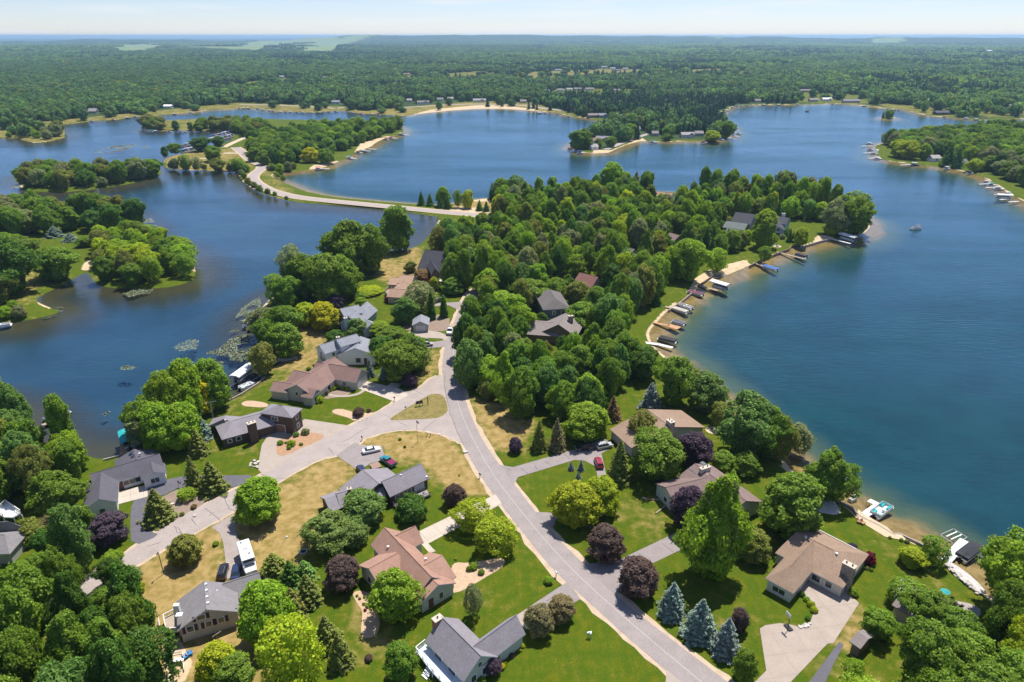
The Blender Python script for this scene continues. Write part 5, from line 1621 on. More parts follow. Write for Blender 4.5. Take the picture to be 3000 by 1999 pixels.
FAR_H = [
 (1240,305,36,'greybrown','white','grey-roofed house behind the long beach, beside dark spruces',.1,1), (1405,299,38,'pale','white','pale-roofed house with white walls behind the middle of the beach',0,1),
 (1533,302,20,'greybrown','beige','small house at the far end of the beach',0,0), (1200,299,16,'pale','white','small pale house in the trees beside the beach road',0,0),
 (1290,296,20,'grey','white','pale house set back behind the beach start',0,0), (1320,294,18,'pale','beige','second pale house set back behind the beach start',0,0),
 (1193,220,18,'greybrown','beige','lone house in the woods north of the lagoon',0,0), (1267,217,18,'greybrown','white','house in the woods with pale lot beside it',0,0),
 (1295,216,16,'grey','beige','house in the woods next to the pale lot',0,0), (1040,237,18,'grey','slateblue','grey-blue roof alone in the northern woods',0,0),
 (1556,201,16,'greybrown','beige','small roof beyond the northern woods clearing',0,0), (1636,208,22,'grey','white','house at the edge of the northern clearing',0,0),
 (1770,199,18,'pale','beige','barn at the back of the northern clearing',0,0), (1795,203,16,'pale','grey','shed between the barn and the long shed',0,0),
 (1806,208,28,'umber','grey','long dark shed in the northern clearing',0,0), (1832,204,16,'pale','grey','last shed of the northern clearing',0,0),
 (1600,271,22,'grey','beige','first bungalow of the row behind the isthmus woods',0,0), (1642,268,20,'grey','white','second bungalow of the row behind the isthmus woods',0,0),
 (1668,266,18,'pale','white','third bungalow of the row behind the isthmus woods',0,0), (1692,265,24,'grey','beige','fourth bungalow of the row behind the isthmus woods',0,0),
 (1727,265,26,'greybrown','white','fifth bungalow of the row, the widest',0,0), (1778,266,14,'pale','white','small white bungalow near the row end',0,0), (1806,269,18,'grey','beige','last bungalow of the row behind the isthmus woods',0,0),
 (1738,344,36,'greybrown','brown','brown cottage on the isthmus inlet',.2,0), (1764,344,24,'bluegrey','slateblue','blue cottage on the isthmus inlet',.2,1), (1812,347,26,'umber','grey','grey cottage hidden behind the isthmus inlet',0,0),
 (1733,420,30,'brown','white','white cottage among trees on the isthmus point',.4,0), (1768,414,46,'slate','grey','grey-roofed house behind the isthmus point road',-.2,1), (1738,438,24,'pale','white','small white cabin at the tip of the isthmus point',.3,0),
 (1918,398,20,'grey','grey','cabin beside the isthmus bay',0,0), (2012,402,40,'pale','white','big white house on the isthmus shore',.1,1), (2046,398,26,'slate','slateblue','grey house beside the big white one',0,0),
 (1860,385,30,'bluegrey','blue','blue-grey house under the isthmus trees',0,0),
 (2353,270,50,'greybrown','brown','long brown building behind the north shore',.05,0), (2382,298,26,'slate','grey','grey house on the north shore',0,0), (2421,296,28,'white','white','white-roofed house on the north shore',0,1),
 (2492,301,50,'slate','slateblue','long low grey house on the north shore',0,0), (2218,300,18,'greybrown','beige','brown house by the north shore docks',0,0), (2080,318,16,'umber','grey','grey house on the isthmus east side',0,0),
 (2756,336,44,'darkslate','dark','dark long house on the eastern channel shore',.1,0), (2970,317,36,'greybrown','brown','brown house on the meadow beyond the eastern channel',0,0), (2628,260,14,'orange','beige','small orange house in the eastern woods',0,0),
 (2685,460,58,'plum','brown','brown ranch house on the eastern point lawn',.15,1), (2734,472,30,'pale','white','white cottage on the eastern point',.1,0), (2816,484,22,'green','white','small white cottage under the eastern spruces',0,0),
 (2902,492,34,'pale','grey','pale grey house on the eastern point, nearest the docks',0,0), (2848,458,26,'umber','brown','roof among the trees of the eastern point',0,0),
 (275,332,24,'pale','grey','pale steep-roofed house on the western shore',0,0), (494,317,24,'white','white','white cottage on the western shore',0,0), (985,304,24,'bluegrey','white','white house at the north end of the lagoon',0,0),
 (825,228,16,'pale','white','pale house in the north-western clearing',0,0), (945,230,34,'greybrown','tan','brown house in the north-western clearing',0,0), (912,247,20,'bluegrey','grey','grey roof in the north-western clearing',0,0),
 (1082,384,34,'greybrown','brown','brown steep-roofed house on the wooded land by the causeway',.3,1), (1055,396,26,'umber','grey','grey house on the wooded land by the causeway',.2,0),
 (905,468,30,'brown','tan','tan beach house beside the bright yellow tree',.4,1), (945,445,28,'grey','slateblue','grey beach house behind the willow',.3,0),
]
far_spots = []
for px, py, w, rf, wl_, lb, rot, sec in FAR_H:
    far_house(px, py, w, rf, wl_, lb, dep=8.5 if py > 260 else 11, rot=rot, second=bool(sec), rise=3.6 if 'steep' in lb else 2.2)
    far_spots.append((*P(px, py)[:2], w / ppm(px, py)))
for px, py, w, lb in ((580,143.5,118,'very long white farm sheds beyond the western woods'), (790,126,8,'white barn on the far ridge field'), (853,125,14,'pair of white barns at the field edge'), (335,144,10,'white barn beside the small western field'),
                     (2320,125,6,'white barn dot on the eastern horizon'), (2375,124,6,'second white barn dot on the eastern horizon'), (2597,127,9,'white barn in the eastern far clearing'), (2896,152,14,'white-roofed building in the eastern far woods'), (1692,114,16,'white mill building on the northern horizon')):
    far_house(px, py, w, 'white', 'white', lb, dep=30, eave=6, rise=4, name='farm_building', group='far farm buildings')
    far_spots.append((*P(px, py)[:2], w / ppm(px, py)))

# ------------------------------------------------------------------ woods
rt = random.Random(21)
KEEP = [(1200,596,1396,634),(2100,1400,2206,1466),(1243,728,1302,802),(1140,805,1216,872),(1556,918,1700,978),(1588,838,1646,912),(1688,795,1754,832),(2150,618,2212,656),(2262,616,2306,672),(2126,648,2190,672),(1966,683,1990,702),(1915,556,1975,572),(1834,724,1860,734),
        (1300,880,1392,1140),(1788,1200,1962,1300),(240,1330,475,1480),(0,1480,80,1590),(2650,1720,2830,1800),(2515,1850,2530,1870),(1390,580,1440,625),(2240,640,2440,700),(1940,870,1980,905),(370,1600,430,1650),(2470,1740,2530,1890),(1552,978,1605,990),(2020,790,2110,830),(2120,765,2195,800)]
HOUSE_C = [o for o in bpy.data.objects if o.get('category') in ('house', 'garage', 'shed') and o.location.length < 900]
def blocked(q, h, w):
    a = proj((q.x, q.y, 0)); b = proj((q.x, q.y, h))
    k = FOC / (q.y * CP + EYE * SP)
    x0, x1, y0, y1 = a[0] - w / 2 * k, a[0] + w / 2 * k, b[1], a[1]
    for r in KEEP:
        if a[1] > r[3] - 6 and x1 > r[0] + 4 and x0 < r[2] - 4 and y0 < r[3] - 4 and y1 > r[1]:
            return True
    for o in HOUSE_C:
        if (Vector(o.location[:2]) - Vector((q.x, q.y))).length < 6.5 + w * .35: return True
    return False
PLANTED = [(o.location.x, o.location.y, o.scale.x * 3.2) for o in bpy.data.objects if o.get('category') == 'tree']
ZONES = [
 ('wood', [(1310,680),(1390,655),(1450,622),(1560,600),(1700,592),(1850,580),(2050,596),(2120,606),(2300,606),(2440,630),(2475,640),(2420,652),(2330,640),(2240,672),(2205,728),(2135,742),(2045,775),(1965,825),(1880,900),(1835,975),(1800,1010),(1700,985),(1560,990),(1400,985),(1425,900),(1410,850),(1310,868),(1315,800),(1262,722)], 6.2, (10, 18), 'in the peninsula wood',
   [('oak',5),('round',2.5),('tall',2.2),('ragged',2),('spruce',.7),('airy',.7)], [('green',5),('bright',4),('dark',1.5),('teal',1.5),('olive',1.5),('grey',1.2),('lime',.8)]),
 ('thicket', [(1368,985),(1480,985),(1700,985),(1790,1005),(1825,1080),(1828,1190),(1760,1225),(1650,1262),(1580,1240),(1480,1205),(1395,1172),(1366,1100)], 5.4, (10, 15.5), 'in the thicket east of the road',
   [('oak',6),('round',2),('tall',1.5),('ragged',1.5),('airy',.6)], [('green',6),('dark',1.5),('teal',2.0),('bright',2.5),('olive',1.2),('grey',.7)]),
 ('southwest', [(-250,1600),(60,1590),(230,1620),(300,1640),(385,1680),(400,1760),(440,1880),(470,1960),(480,2080),(300,2250),(-400,2250)], 5.4, (11, 16), 'in the wood below the side road',
   [('oak',5),('ragged',2.5),('tall',1),('airy',1)], [('dark',4),('teal',2.5),('green',5)]),
 ('west', [(-250,1185),(0,1215),(60,1250),(115,1310),(200,1335),(245,1352),(215,1400),(240,1470),(270,1500),(285,1560),(150,1560),(95,1540),(75,1490),(0,1470),(-250,1470)], 5.8, (10, 16), 'on the wooded western lagoon bank',
   [('oak',5),('round',2),('pine',1.5),('tall',1)], [('green',4),('bright',3),('teal',2),('olive',1)]),
 ('southeast', [(2500,1960),(2560,1890),(2650,1870),(2760,1860),(2860,1880),(3000,1830),(3150,1990),(3150,2200),(2460,2200)], 5.6, (9, 14), 'in the lower lake shore wood',
   [('oak',6),('round',2),('airy',1.5)], [('green',4),('bright',3),('lime',2)]),
 ('poplars', [(2050,592),(2200,590),(2330,600),(2420,618),(2440,640),(2380,634),(2250,610),(2120,604)], 6.0, (15, 20), 'in the tall north-east shore row', [('tall',6),('airy',2)], [('green',3),('bright',3),('grey',2)]),
 ('spit', [(-300,650),(60,640),(150,636),(300,640),(395,655),(408,668),(330,682),(250,676),(100,695),(-200,710)], 8.6, (11, 16.5), 'on the back of the western spit',
   [('oak',6),('tall',2)], [('green',4),('olive',2),('dark',2),('grey',1)]),
 ('spit bush', [(290,725),(380,708),(470,714),(535,738),(558,770),(562,808),(480,832),(380,836),(300,828)], 6.6, (8, 13), 'on the round bushy end of the western spit',
   [('oak',5),('airy',2)], [('bright',3),('green',3),('lime',1.5),('olive',1)]),
 ('spit lawn', [(-200,720),(0,720),(60,740),(40,800),(10,880),(-100,920)], 11, (9, 14), 'at the edge of the western spit lawn', [('oak',5)], [('green',3),('olive',1)]),
 ('island', [(48,528),(80,552),(180,556),(270,548),(370,533),(455,516),(455,508),(350,518),(200,526),(60,526)], 8.4, (10, 16), 'on the wooded island', [('oak',6),('airy',1.5)], [('green',4),('olive',2.5),('grey',1.5),('dark',1)]),
 ('causeway wood', [(735,468),(738,435),(760,408),(900,390),(1000,384),(1100,376),(1172,378),(1130,394),(1080,412),(1010,440),(940,455),(860,480),(800,492)], 7.6, (9, 15), 'in the wood at the causeway end', [('oak',6),('round',2)], [('green',4),('bright',2),('dark',1.5)]),
 ('marina', [(590,376),(640,372),(740,372),(790,385),(735,402),(690,392),(620,383)], 8.5, (9, 14), 'beside the marina', [('oak',5),('airy',1)], [('green',3),('olive',2)]),
 ('islet', [(418,376),(440,364),(470,366),(468,380)], 9, (8, 12), 'on the islet tip by the marina', [('oak',3)], [('olive',2),('green',2)]),
 ('point', [(2600,424),(2700,408),(2900,390),(3250,380),(3500,620),(3200,640),(3010,560),(2930,515),(2860,492),(2780,470),(2720,458),(2640,450)], 8.5, (10, 16), 'on the eastern point', [('oak',6),('round',2),('spruce',1)], [('green',5),('bright',2),('dark',2),('grey',1)]),
 ('tiny', [(2584,346),(2600,342),(2618,344),(2604,348)], 6, (6, 12), 'on the tiny island', [('oak',3),('spruce',2)], [('olive',2),('green',2)]),
]
cand = []
for zn, poly, sp, hr, where, forms, tints in ZONES:
    w = np.array(PX(poly))
    lo, hi = w.min(0), w.max(0)
    occ = {}
    pts = []
    tries = int((hi[0] - lo[0]) * (hi[1] - lo[1]) / sp ** 2 * 9)
    xs = np.array([[rt.uniform(lo[0], hi[0]), rt.uniform(lo[1], hi[1])] for _ in range(min(tries, 26000))])
    ok = (sdf(xs, w) > 0) & (land_sdf(xs) > 1.5)
    for x, y in xs[ok]:
        gx, gy = int(x // sp), int(y // sp)
        if any((x - px_) ** 2 + (y - py_) ** 2 < sp * sp for i in (-1, 0, 1) for j in (-1, 0, 1) for px_, py_ in occ.get((gx + i, gy + j), ())):
            continue
        if any((x - a) ** 2 + (y - b) ** 2 < (c + sp * .25) ** 2 for a, b, c in PLANTED if abs(y - b) < 12):
            continue
        if zn in ('wood', 'thicket') and rt.random() < .12: continue
        q = Vector((x, y, -.02))
        h = rt.uniform(*hr)
        fm = rt.choices([f for f, _ in forms], [k for _, k in forms])[0]
        tn = rt.choices([f for f, _ in tints], [k for _, k in tints])[0]
        wd = sp * rt.uniform(1.0, 1.6)
        if fm in ('spruce', 'column'): h = h * .78; wd, tn = h * .5, rt.choice(['spruce', 'dark', 'teal'])
        if fm in ('tall', 'ragged'): wd *= .85; h *= 1.1
        if blocked(q, h, wd):
            h *= .45; wd *= .6
            if h < 4.5 or blocked(q, h, wd): continue
        occ.setdefault((gx, gy), []).append((x, y))
        pp = proj((x, y, 0))
        if pp[0] < -220 or pp[0] > 3220 or pp[1] > 2260: continue
        inview = (-40 < pp[0] < 3040 and proj((x, y, h))[1] < 1999)
        cand.append((inview, h * FOC / math.hypot(x, y), q, h, wd, fm, tn, zn, where))
n_hand = sum(1 for o in bpy.data.objects if o.get('category') == 'tree')
cand.sort(key=lambda c: (not c[0], -c[1]))
WORD = {'green': 'mid green', 'bright': 'bright green', 'dark': 'dark green', 'teal': 'bluish green', 'olive': 'olive green', 'grey': 'greyish green', 'lime': 'yellow-green', 'spruce': 'olive needled', 'blue': 'blue needled'}
SHAPE = {'oak': 'broad', 'round': 'round', 'tall': 'slender', 'ragged': 'ragged', 'spruce': 'spruce', 'airy': 'airy', 'pine': 'soft pine'}
N_IND = max(0, 325 - n_hand)
for iv, ap, q, h, wd, fm, tn, zn, where in cand[:N_IND]:
    key = (zn, fm, tn, h > 13.5, h > 10)
    sz = 'tall' if h > 13.5 else ('mid-sized' if h > 10 else 'small')
    plant(q, h, wd, fm, tn, f'{sz} {WORD[tn]} {SHAPE[fm]} tree {where}', f'trees {where}')
rest = cand[N_IND:]

# the remaining trees of the near woods and the far forest: masses nobody could count
def join_mesh(name, crown, trunk):
    import bmesh
    bm = bmesh.new()
    bm.from_mesh(crown)
    n = len(bm.faces)
    bm.from_mesh(trunk)
    bm.faces.ensure_lookup_table()
    for f in bm.faces[n:]: f.material_index = 1
    me = bpy.data.meshes.new(name)
    bm.to_mesh(me); bm.free()
    me.materials.append(crown.materials[0]); me.materials.append(trunk.materials[0])
    return me
def scatter(name, label, sources, P_, S_, RZ, VID, TN):
    cl = bpy.data.collections.new(name + '_forms')
    for i, me in enumerate(sources):
        cl.objects.link(bpy.data.objects.new('%s_form_%02d' % (name, i), me))
    me = bpy.data.meshes.new(name)
    n = len(P_)
    me.vertices.add(n)
    me.vertices.foreach_set('co', np.asarray(P_, np.float32).ravel())
    def at(nm, ty, key, v):
        a = me.attributes.new(nm, ty, 'POINT'); a.data.foreach_set(key, v)
    at('scl', 'FLOAT_VECTOR', 'vector', np.asarray(S_, np.float32).ravel())
    rot = np.zeros((n, 3), np.float32); rot[:, 2] = RZ
    at('rot', 'FLOAT_VECTOR', 'vector', rot.ravel())
    at('vid', 'INT', 'value', np.asarray(VID, np.int32))
    t4 = np.ones((n, 4), np.float32); t4[:, :3] = TN
    at('tint', 'FLOAT_COLOR', 'color', t4.ravel())
    o = bpy.data.objects.new(name, me)
    COL.objects.link(o)
    ng = bpy.data.node_groups.new(name, 'GeometryNodeTree')
    ng.interface.new_socket('Geometry', in_out='INPUT', socket_type='NodeSocketGeometry')
    ng.interface.new_socket('Geometry', in_out='OUTPUT', socket_type='NodeSocketGeometry')
    N, L = ng.nodes, ng.links
    gi, go = N.new('NodeGroupInput'), N.new('NodeGroupOutput')
    ci = N.new('GeometryNodeCollectionInfo')
    ci.inputs['Collection'].default_value = cl
    ci.inputs['Separate Children'].default_value = True
    ci.inputs['Reset Children'].default_value = True
    ip = N.new('GeometryNodeInstanceOnPoints')
    ip.inputs['Pick Instance'].default_value = True
    def na(nm, ty):
        a = N.new('GeometryNodeInputNamedAttribute'); a.data_type = ty; a.inputs[0].default_value = nm; return a.outputs[0]
    L.new(gi.outputs[0], ip.inputs['Points'])
    L.new(ci.outputs[0], ip.inputs['Instance'])
    L.new(na('vid', 'INT'), ip.inputs['Instance Index'])
    L.new(na('rot', 'FLOAT_VECTOR'), ip.inputs['Rotation'])
    L.new(na('scl', 'FLOAT_VECTOR'), ip.inputs['Scale'])
    L.new(ip.outputs[0], go.inputs[0])
    md = o.modifiers.new('scatter', 'NODES'); md.node_group = ng
    return tag(o, label, 'woodland', kind='stuff')
near_src, near_key = [], {}
for f in ('oak', 'round', 'tall', 'ragged', 'airy', 'spruce', 'pine'):
    for i, (c, t) in enumerate(FORM[f]):
        near_key[(f, i)] = len(near_src)
        near_src.append(join_mesh('wood_tree', c, t))
PP, SS, ZZ, VV, TT = [], [], [], [], []
for iv, ap, q, h, wd, fm, tn, zn, where in rest:
    i = rt.randrange(len(FORM[fm]))
    PP.append(q[:]); SS.append((wd / FORMW[fm], wd / FORMW[fm], h / 10)); ZZ.append(rt.uniform(0, 6.28)); VV.append(near_key[(fm, i)]); TT.append(jitter(TINT[tn], .14))
scatter('woodland_trees', 'green broadleaf woods massed over the peninsula, spits and islands', near_src, PP, SS, ZZ, VV, TT)
# far forest over the mainland
def far_forest():
    rg = np.random.default_rng(5)
    out = []
    r = 560.0
    while r < 9500:
        s = 7.6 if r < 900 else 7.6 * (r / 900) ** .8
        n = int(1.66 * r / s)
        th = (np.arange(n) + rg.random(n) * .9) / n * 1.66 - .83
        rr = r + rg.normal(size=n) * s * .32
        out.append(np.stack([rr * np.sin(th), rr * np.cos(th), np.full(n, s)], 1))
        r += s * .92
    a = np.concatenate(out)
    p = a[:, :2]
    k = sdf(p, LAND['mainland']) > 7
    a, p = a[k], p[k]
    op = np.zeros(len(p))
    for poly, v in CLEARW:
        for kk in ((0, .03, .06, .09, .12, .14) if v >= .5 else (0, .03, .06, .085)):
            s_ = in_any(p * (1 + kk), [poly])
            op = np.maximum(op, np.where(s_ > 0, .94 if v > .4 else .88, 0))
    for kk in (0, .03, .06, .09):
        op = np.where(in_any(p * (1 + kk), FIELDW) > -4, np.where(vnoise(p[:, 0], p[:, 1] * .35, 260, 19) > .74, .6, 1.0), op)
    dist = np.full(len(p), 1e9)
    for hx, hy, hw_ in far_spots:
        # keep the house and the view to it open
        ln = math.hypot(hx, hy)
        ux, uy = hx / ln, hy / ln
        al = (p[:, 0] - hx) * ux + (p[:, 1] - hy) * uy
        ac = np.abs((p[:, 0] - hx) * uy - (p[:, 1] - hy) * ux)
        wid = 5 + hw_ * .55 + ln * .003
        dist = np.minimum(dist, np.where((al < 8) & (al > -(.055 if ln < 3000 else .12) * ln - 14), ac / wid, 9))
    k = (rg.random(len(p)) > op) & (dist > 1)
    a, p = a[k], p[k]
    n = len(p)
    g1, g2, g3 = vnoise(p[:, 0], p[:, 1], 120, 11), vnoise(p[:, 0], p[:, 1], 420, 12), vnoise(p[:, 0], p[:, 1], 35, 13)
    con = (g1 * .5 + g2 * .35 + vnoise(p[:, 0], p[:, 1] * .5, 900, 15) * .35 + rg.normal(size=n) * .10) > .68
    vid = np.where(con, 5 + rg.integers(0, 2, n), rg.integers(0, 5, n))
    base = np.array(TINT['green']) * [.58, .7, 2.0]  # far leaf tints pushed bluer, part of the haze painted in
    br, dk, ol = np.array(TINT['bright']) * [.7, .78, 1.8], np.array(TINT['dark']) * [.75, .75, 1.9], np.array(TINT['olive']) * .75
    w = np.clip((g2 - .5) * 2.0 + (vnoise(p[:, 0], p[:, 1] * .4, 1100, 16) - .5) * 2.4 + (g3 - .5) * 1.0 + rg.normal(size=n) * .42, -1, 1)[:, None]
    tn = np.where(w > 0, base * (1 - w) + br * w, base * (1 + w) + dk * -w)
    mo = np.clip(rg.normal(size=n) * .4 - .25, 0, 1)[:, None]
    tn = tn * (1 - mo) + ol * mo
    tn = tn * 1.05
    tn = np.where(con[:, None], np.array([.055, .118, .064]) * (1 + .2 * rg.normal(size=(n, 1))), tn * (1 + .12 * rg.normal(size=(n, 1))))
    wd = a[:, 2] * rg.uniform(.85, 1.7, n) / 8.4
    hh = rg.uniform(.8, 1.65, n) * np.where(con, 1.15, 1) * (1 + .25 * (g2 - .5))
    wd = np.where(con, np.minimum(wd * 1.2, wd * 1.0 + .2), wd)
    z = hills(p[:, 0], p[:, 1]) - .2
    PP = np.stack([p[:, 0], p[:, 1], z], 1)
    SS = np.stack([wd, wd, hh], 1)
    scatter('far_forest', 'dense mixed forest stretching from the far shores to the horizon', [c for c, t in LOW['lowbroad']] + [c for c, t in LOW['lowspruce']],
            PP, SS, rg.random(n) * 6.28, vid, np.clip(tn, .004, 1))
    return n
N_FAR = far_forest()
print('individual wood trees', min(N_IND, len(cand)), 'massed', len(rest), 'far', N_FAR)
# ------------------------------------------------------------------ vehicles
def paint(name, c): return mat('car_' + name, c, .3, 0.0, spec=.5, coat=.6)
CARP = {'white': (.75, .75, .74), 'black': (.018, .018, .02), 'navy': (.02, .03, .07), 'red': (.28, .01, .03), 'silver': (.42, .43, .45), 'grey': (.11, .115, .125), 'teal': (.02, .2, .24), 'maroon': (.2, .015, .06), 'blue': (.05, .12, .4)}
M_tyre = mat('tyre', (.015, .015, .016), .8, 0.0)
M_rim = mat('rim', (.45, .46, .48), .35, 0.0, metal=.8)
M_cglass = mat('car_glass', (.02, .03, .035), .06, 0.0, spec=.8)
M_lamp = mat('lamp_lens', (.7, .7, .68), .15, 0.0)
M_tail = mat('tail_lens', (.35, .01, .01), .2, 0.0)
def ring4(x, hw, z0, z1, r=.14):
    "rounded body section across the vehicle at length position x"
    return [(x, -hw + r, z0), (x, hw - r, z0), (x, hw, z0 + r), (x, hw, z1 - r), (x, hw - r, z1), (x, -hw + r, z1), (x, -hw, z1 - r), (x, -hw, z0 + r)]
def wheels(h, xs, hw, r=.34):
    for x in xs:
        for s in (-1, 1):
            y = s * hw
            t = MB().tube([(x, y - .11, r), (x, y + .11, r)], r, 14).build('wheel', M_tyre, h)
            MB().tube([(x, y + s * .10, r), (x, y + s * .125, r)], r * .62, 10).build('rim', M_rim, t)
def lamps(h, L, hw, z):
    for s in (-1, 1):
        MB().box((L / 2 - .06, s * (hw - .28), z), (.16, .36, .16)).build('headlight', M_lamp, h)
        MB().box((-L / 2 + .05, s * (hw - .24), z + .08), (.14, .3, .2)).build('tail_light', M_tail, h)
def car(px, py, fx, fy, kind, col, label, name=None, col2=None):
    q = P(px, py, .06)
    f = P(fx, fy)
    rz = math.atan2(f.y - q.y, f.x - q.x)
    nm = name or {'sedan': 'parked_sedan', 'suv': 'parked_suv', 'pickup': 'pickup_truck'}[kind]
    h = thing(nm, label, 'truck' if kind == 'pickup' else 'car', q, rz)
    h.scale = (.93, .93, .93)
    M = paint(col, CARP[col])
    if kind == 'sedan':
        L, hw = 4.95, .92
        b = MB().loft([ring4(-2.47, .72, .45, .80), ring4(-2.3, .88, .32, .98), ring4(-1.3, .92, .26, 1.0), ring4(.9, .92, .26, .97), ring4(1.9, .89, .28, .9), ring4(2.35, .8, .34, .78), ring4(2.47, .66, .42, .68)])
        b.build('body', M, h, smooth=False)
        g = MB().loft([[(-1.75, -.78, .95), (-1.75, .78, .95), (-1.0, .6, 1.42), (-1.0, -.6, 1.42)], [(1.0, -.8, .95), (1.0, .8, .95), (.3, .62, 1.44), (.3, -.62, 1.44)]])
        g.build('windows', M_cglass, h)
        MB().loft([[(-1.1, -.62, 1.38), (-1.1, .62, 1.38), (-1.0, .56, 1.47), (-1.0, -.56, 1.47)], [(.42, -.64, 1.38), (.42, .64, 1.38), (.3, .58, 1.49), (.3, -.58, 1.49)]]).build('roof', M, h)
        for x in (-.35,):
            for s in (-1, 1): MB().box((x, s * .745, 1.18), (.09, .06, .46)).build('pillar', M, h)
        wheels(h, (-1.45, 1.5), .82); lamps(h, L, hw, .66)
    elif kind == 'suv':
        L, hw = 4.7, .95
        MB().loft([ring4(-2.32, .8, .45, .95), ring4(-2.25, .92, .35, 1.12), ring4(-1.2, .95, .3, 1.1), ring4(.9, .95, .3, 1.08), ring4(1.8, .92, .32, 1.02), ring4(2.2, .84, .38, .92), ring4(2.35, .7, .45, .8)]).build('body', M, h)
        MB().loft([[(-2.2, -.84, 1.06), (-2.2, .84, 1.06), (-1.85, .68, 1.66), (-1.85, -.68, 1.66)], [(1.25, -.86, 1.06), (1.25, .86, 1.06), (.45, .7, 1.68), (.45, -.7, 1.68)]]).build('windows', M_cglass, h)
        rf = MB().loft([[(-2.0, -.7, 1.62), (-2.0, .7, 1.62), (-1.9, .64, 1.71), (-1.9, -.64, 1.71)], [(.58, -.72, 1.62), (.58, .72, 1.62), (.4, .66, 1.73), (.4, -.66, 1.73)]]).build('roof', M, h)
        for s in (-1, 1): MB().box((-.7, s * .58, 1.77), (1.9, .05, .05)).build('roof_rack', M_metal, rf)
        for x in (-1.1, -.2):
            for s in (-1, 1): MB().box((x, s * .8, 1.36), (.1, .06, .56)).build('pillar', M, h)
        wheels(h, (-1.4, 1.42), .85, .37); lamps(h, L, hw, .78)
    else:
        L, hw = 5.6, .98
        M2 = paint(col2, CARP[col2]) if col2 else M
        MB().loft([ring4(-.3, .96, .42, 1.12), ring4(.9, .98, .4, 1.12), ring4(2.2, .96, .42, 1.08), ring4(2.65, .9, .46, 1.0), ring4(2.8, .74, .5, .85)]).build('body', M, h)
        MB().loft([[(-.5, -.84, 1.08), (-.5, .84, 1.08), (-.4, .7, 1.78), (-.4, -.7, 1.78)], [(1.5, -.86, 1.08), (1.5, .86, 1.08), (.8, .72, 1.8), (.8, -.72, 1.8)]]).build('windows', M_cglass, h)
        MB().loft([[(-.5, -.72, 1.74), (-.5, .72, 1.74), (-.42, .66, 1.84), (-.42, -.66, 1.84)], [(.95, -.74, 1.74), (.95, .74, 1.74), (.8, .68, 1.86), (.8, -.68, 1.86)]]).build('roof', M, h)
        bd = MB()
        bd.box((-1.62, 0, .66), (2.4, 1.9, .22)); bd.box((-1.62, .93, .95), (2.4, .07, .5)); bd.box((-1.62, -.93, .95), (2.4, .07, .5)); bd.box((-2.8, 0, .95), (.07, 1.9, .5))
        bed = bd.build('truck_bed', M, h)
        if col2: MB().box((-1.66, 0, 1.26), (2.3, 1.86, .14)).build('bed_cover', M2, bed)
        wheels(h, (-1.75, 1.85), .86, .4); lamps(h, 5.6, .98, .8)
    return h
car(1088,1324, 1118,1318,'sedan','white','white sedan parked on the asphalt pad by the dry lawn')
car(1060,1384, 1048,1364,'suv','navy','dark blue minivan behind the slate-roofed house')
car(1137,1358, 1118,1345,'pickup','teal','teal pickup with maroon bed cover beside the slate-roofed house',col2='maroon')
car(1710,1317, 1690,1320,'suv','black','black suv parked highest on the forked drive')
car(1770,1312, 1790,1308,'suv','silver','silver suv parked beside the black one')
car(1754,1362, 1748,1345,'suv','red','red suv parked on the bend of the forked drive')
car(654,1682, 660,1660,'suv','black','black minivan parked outside the grey garage wing',name='parked_minivan')
car(693,1682, 696,1664,'sedan','navy','dark blue car parked between minivan and camper')
car(1566,1822, 1550,1838,'sedan','white','white car partly under the crab trees',)
car(1250,1014, 1275,1011,'suv','silver','silver suv at the end of the short side drive near the bend')
car(1254,825, 1268,828,'suv','red','red car beside the dark steep-roofed house',name='parked_car')
car(1283,825, 1292,828,'sedan','white','white car at the steep-roofed house garage',name='parked_car')
car(1212,880, 1196,878,'sedan','blue','blue and white car by the orange-roofed house',name='parked_car')
car(1280,886, 1270,890,'suv','black','black car on the asphalt at the road end',name='parked_car')
# flatbed truck by the bend
q = P(1322, 972, .06)
f = P(1313, 990)
ft = thing('flatbed_truck', 'white-cabbed flatbed truck stopped at the road bend', 'truck', q, math.atan2(f.y - q.y, f.x - q.x))
MB().loft([ring4(1.2, .98, .6, 1.9, .1), ring4(2.3, 1.0, .55, 1.9, .1), ring4(2.9, 1.0, .55, 1.4, .1), ring4(3.5, .95, .55, 1.25, .1), ring4(3.7, .85, .6, 1.1, .1)]).build('cab', paint('white', CARP['white']), ft)
MB().loft([[(1.3, -.9, 1.4), (1.3, .9, 1.4), (1.4, .78, 2.1), (1.4, -.78, 2.1)], [(2.9, -.92, 1.4), (2.9, .92, 1.4), (2.3, .78, 2.12), (2.3, -.78, 2.12)]]).build('windows', M_cglass, ft)
MB().box((1.85, 0, 2.15), (1.0, 1.6, .1)).build('roof', paint('white', CARP['white']), ft)
MB().box((-1.6, 0, .95), (5.6, 2.2, .22)).build('flatbed', M_wood, ft)
MB().box((.75, 0, 1.45), (.8, 2.1, 1.0)).build('toolbox', M_dark, ft)
wheels(ft, (-2.9, -1.9, 2.7), .9, .45)
lamps(ft, 7.4, 1.0, .9)
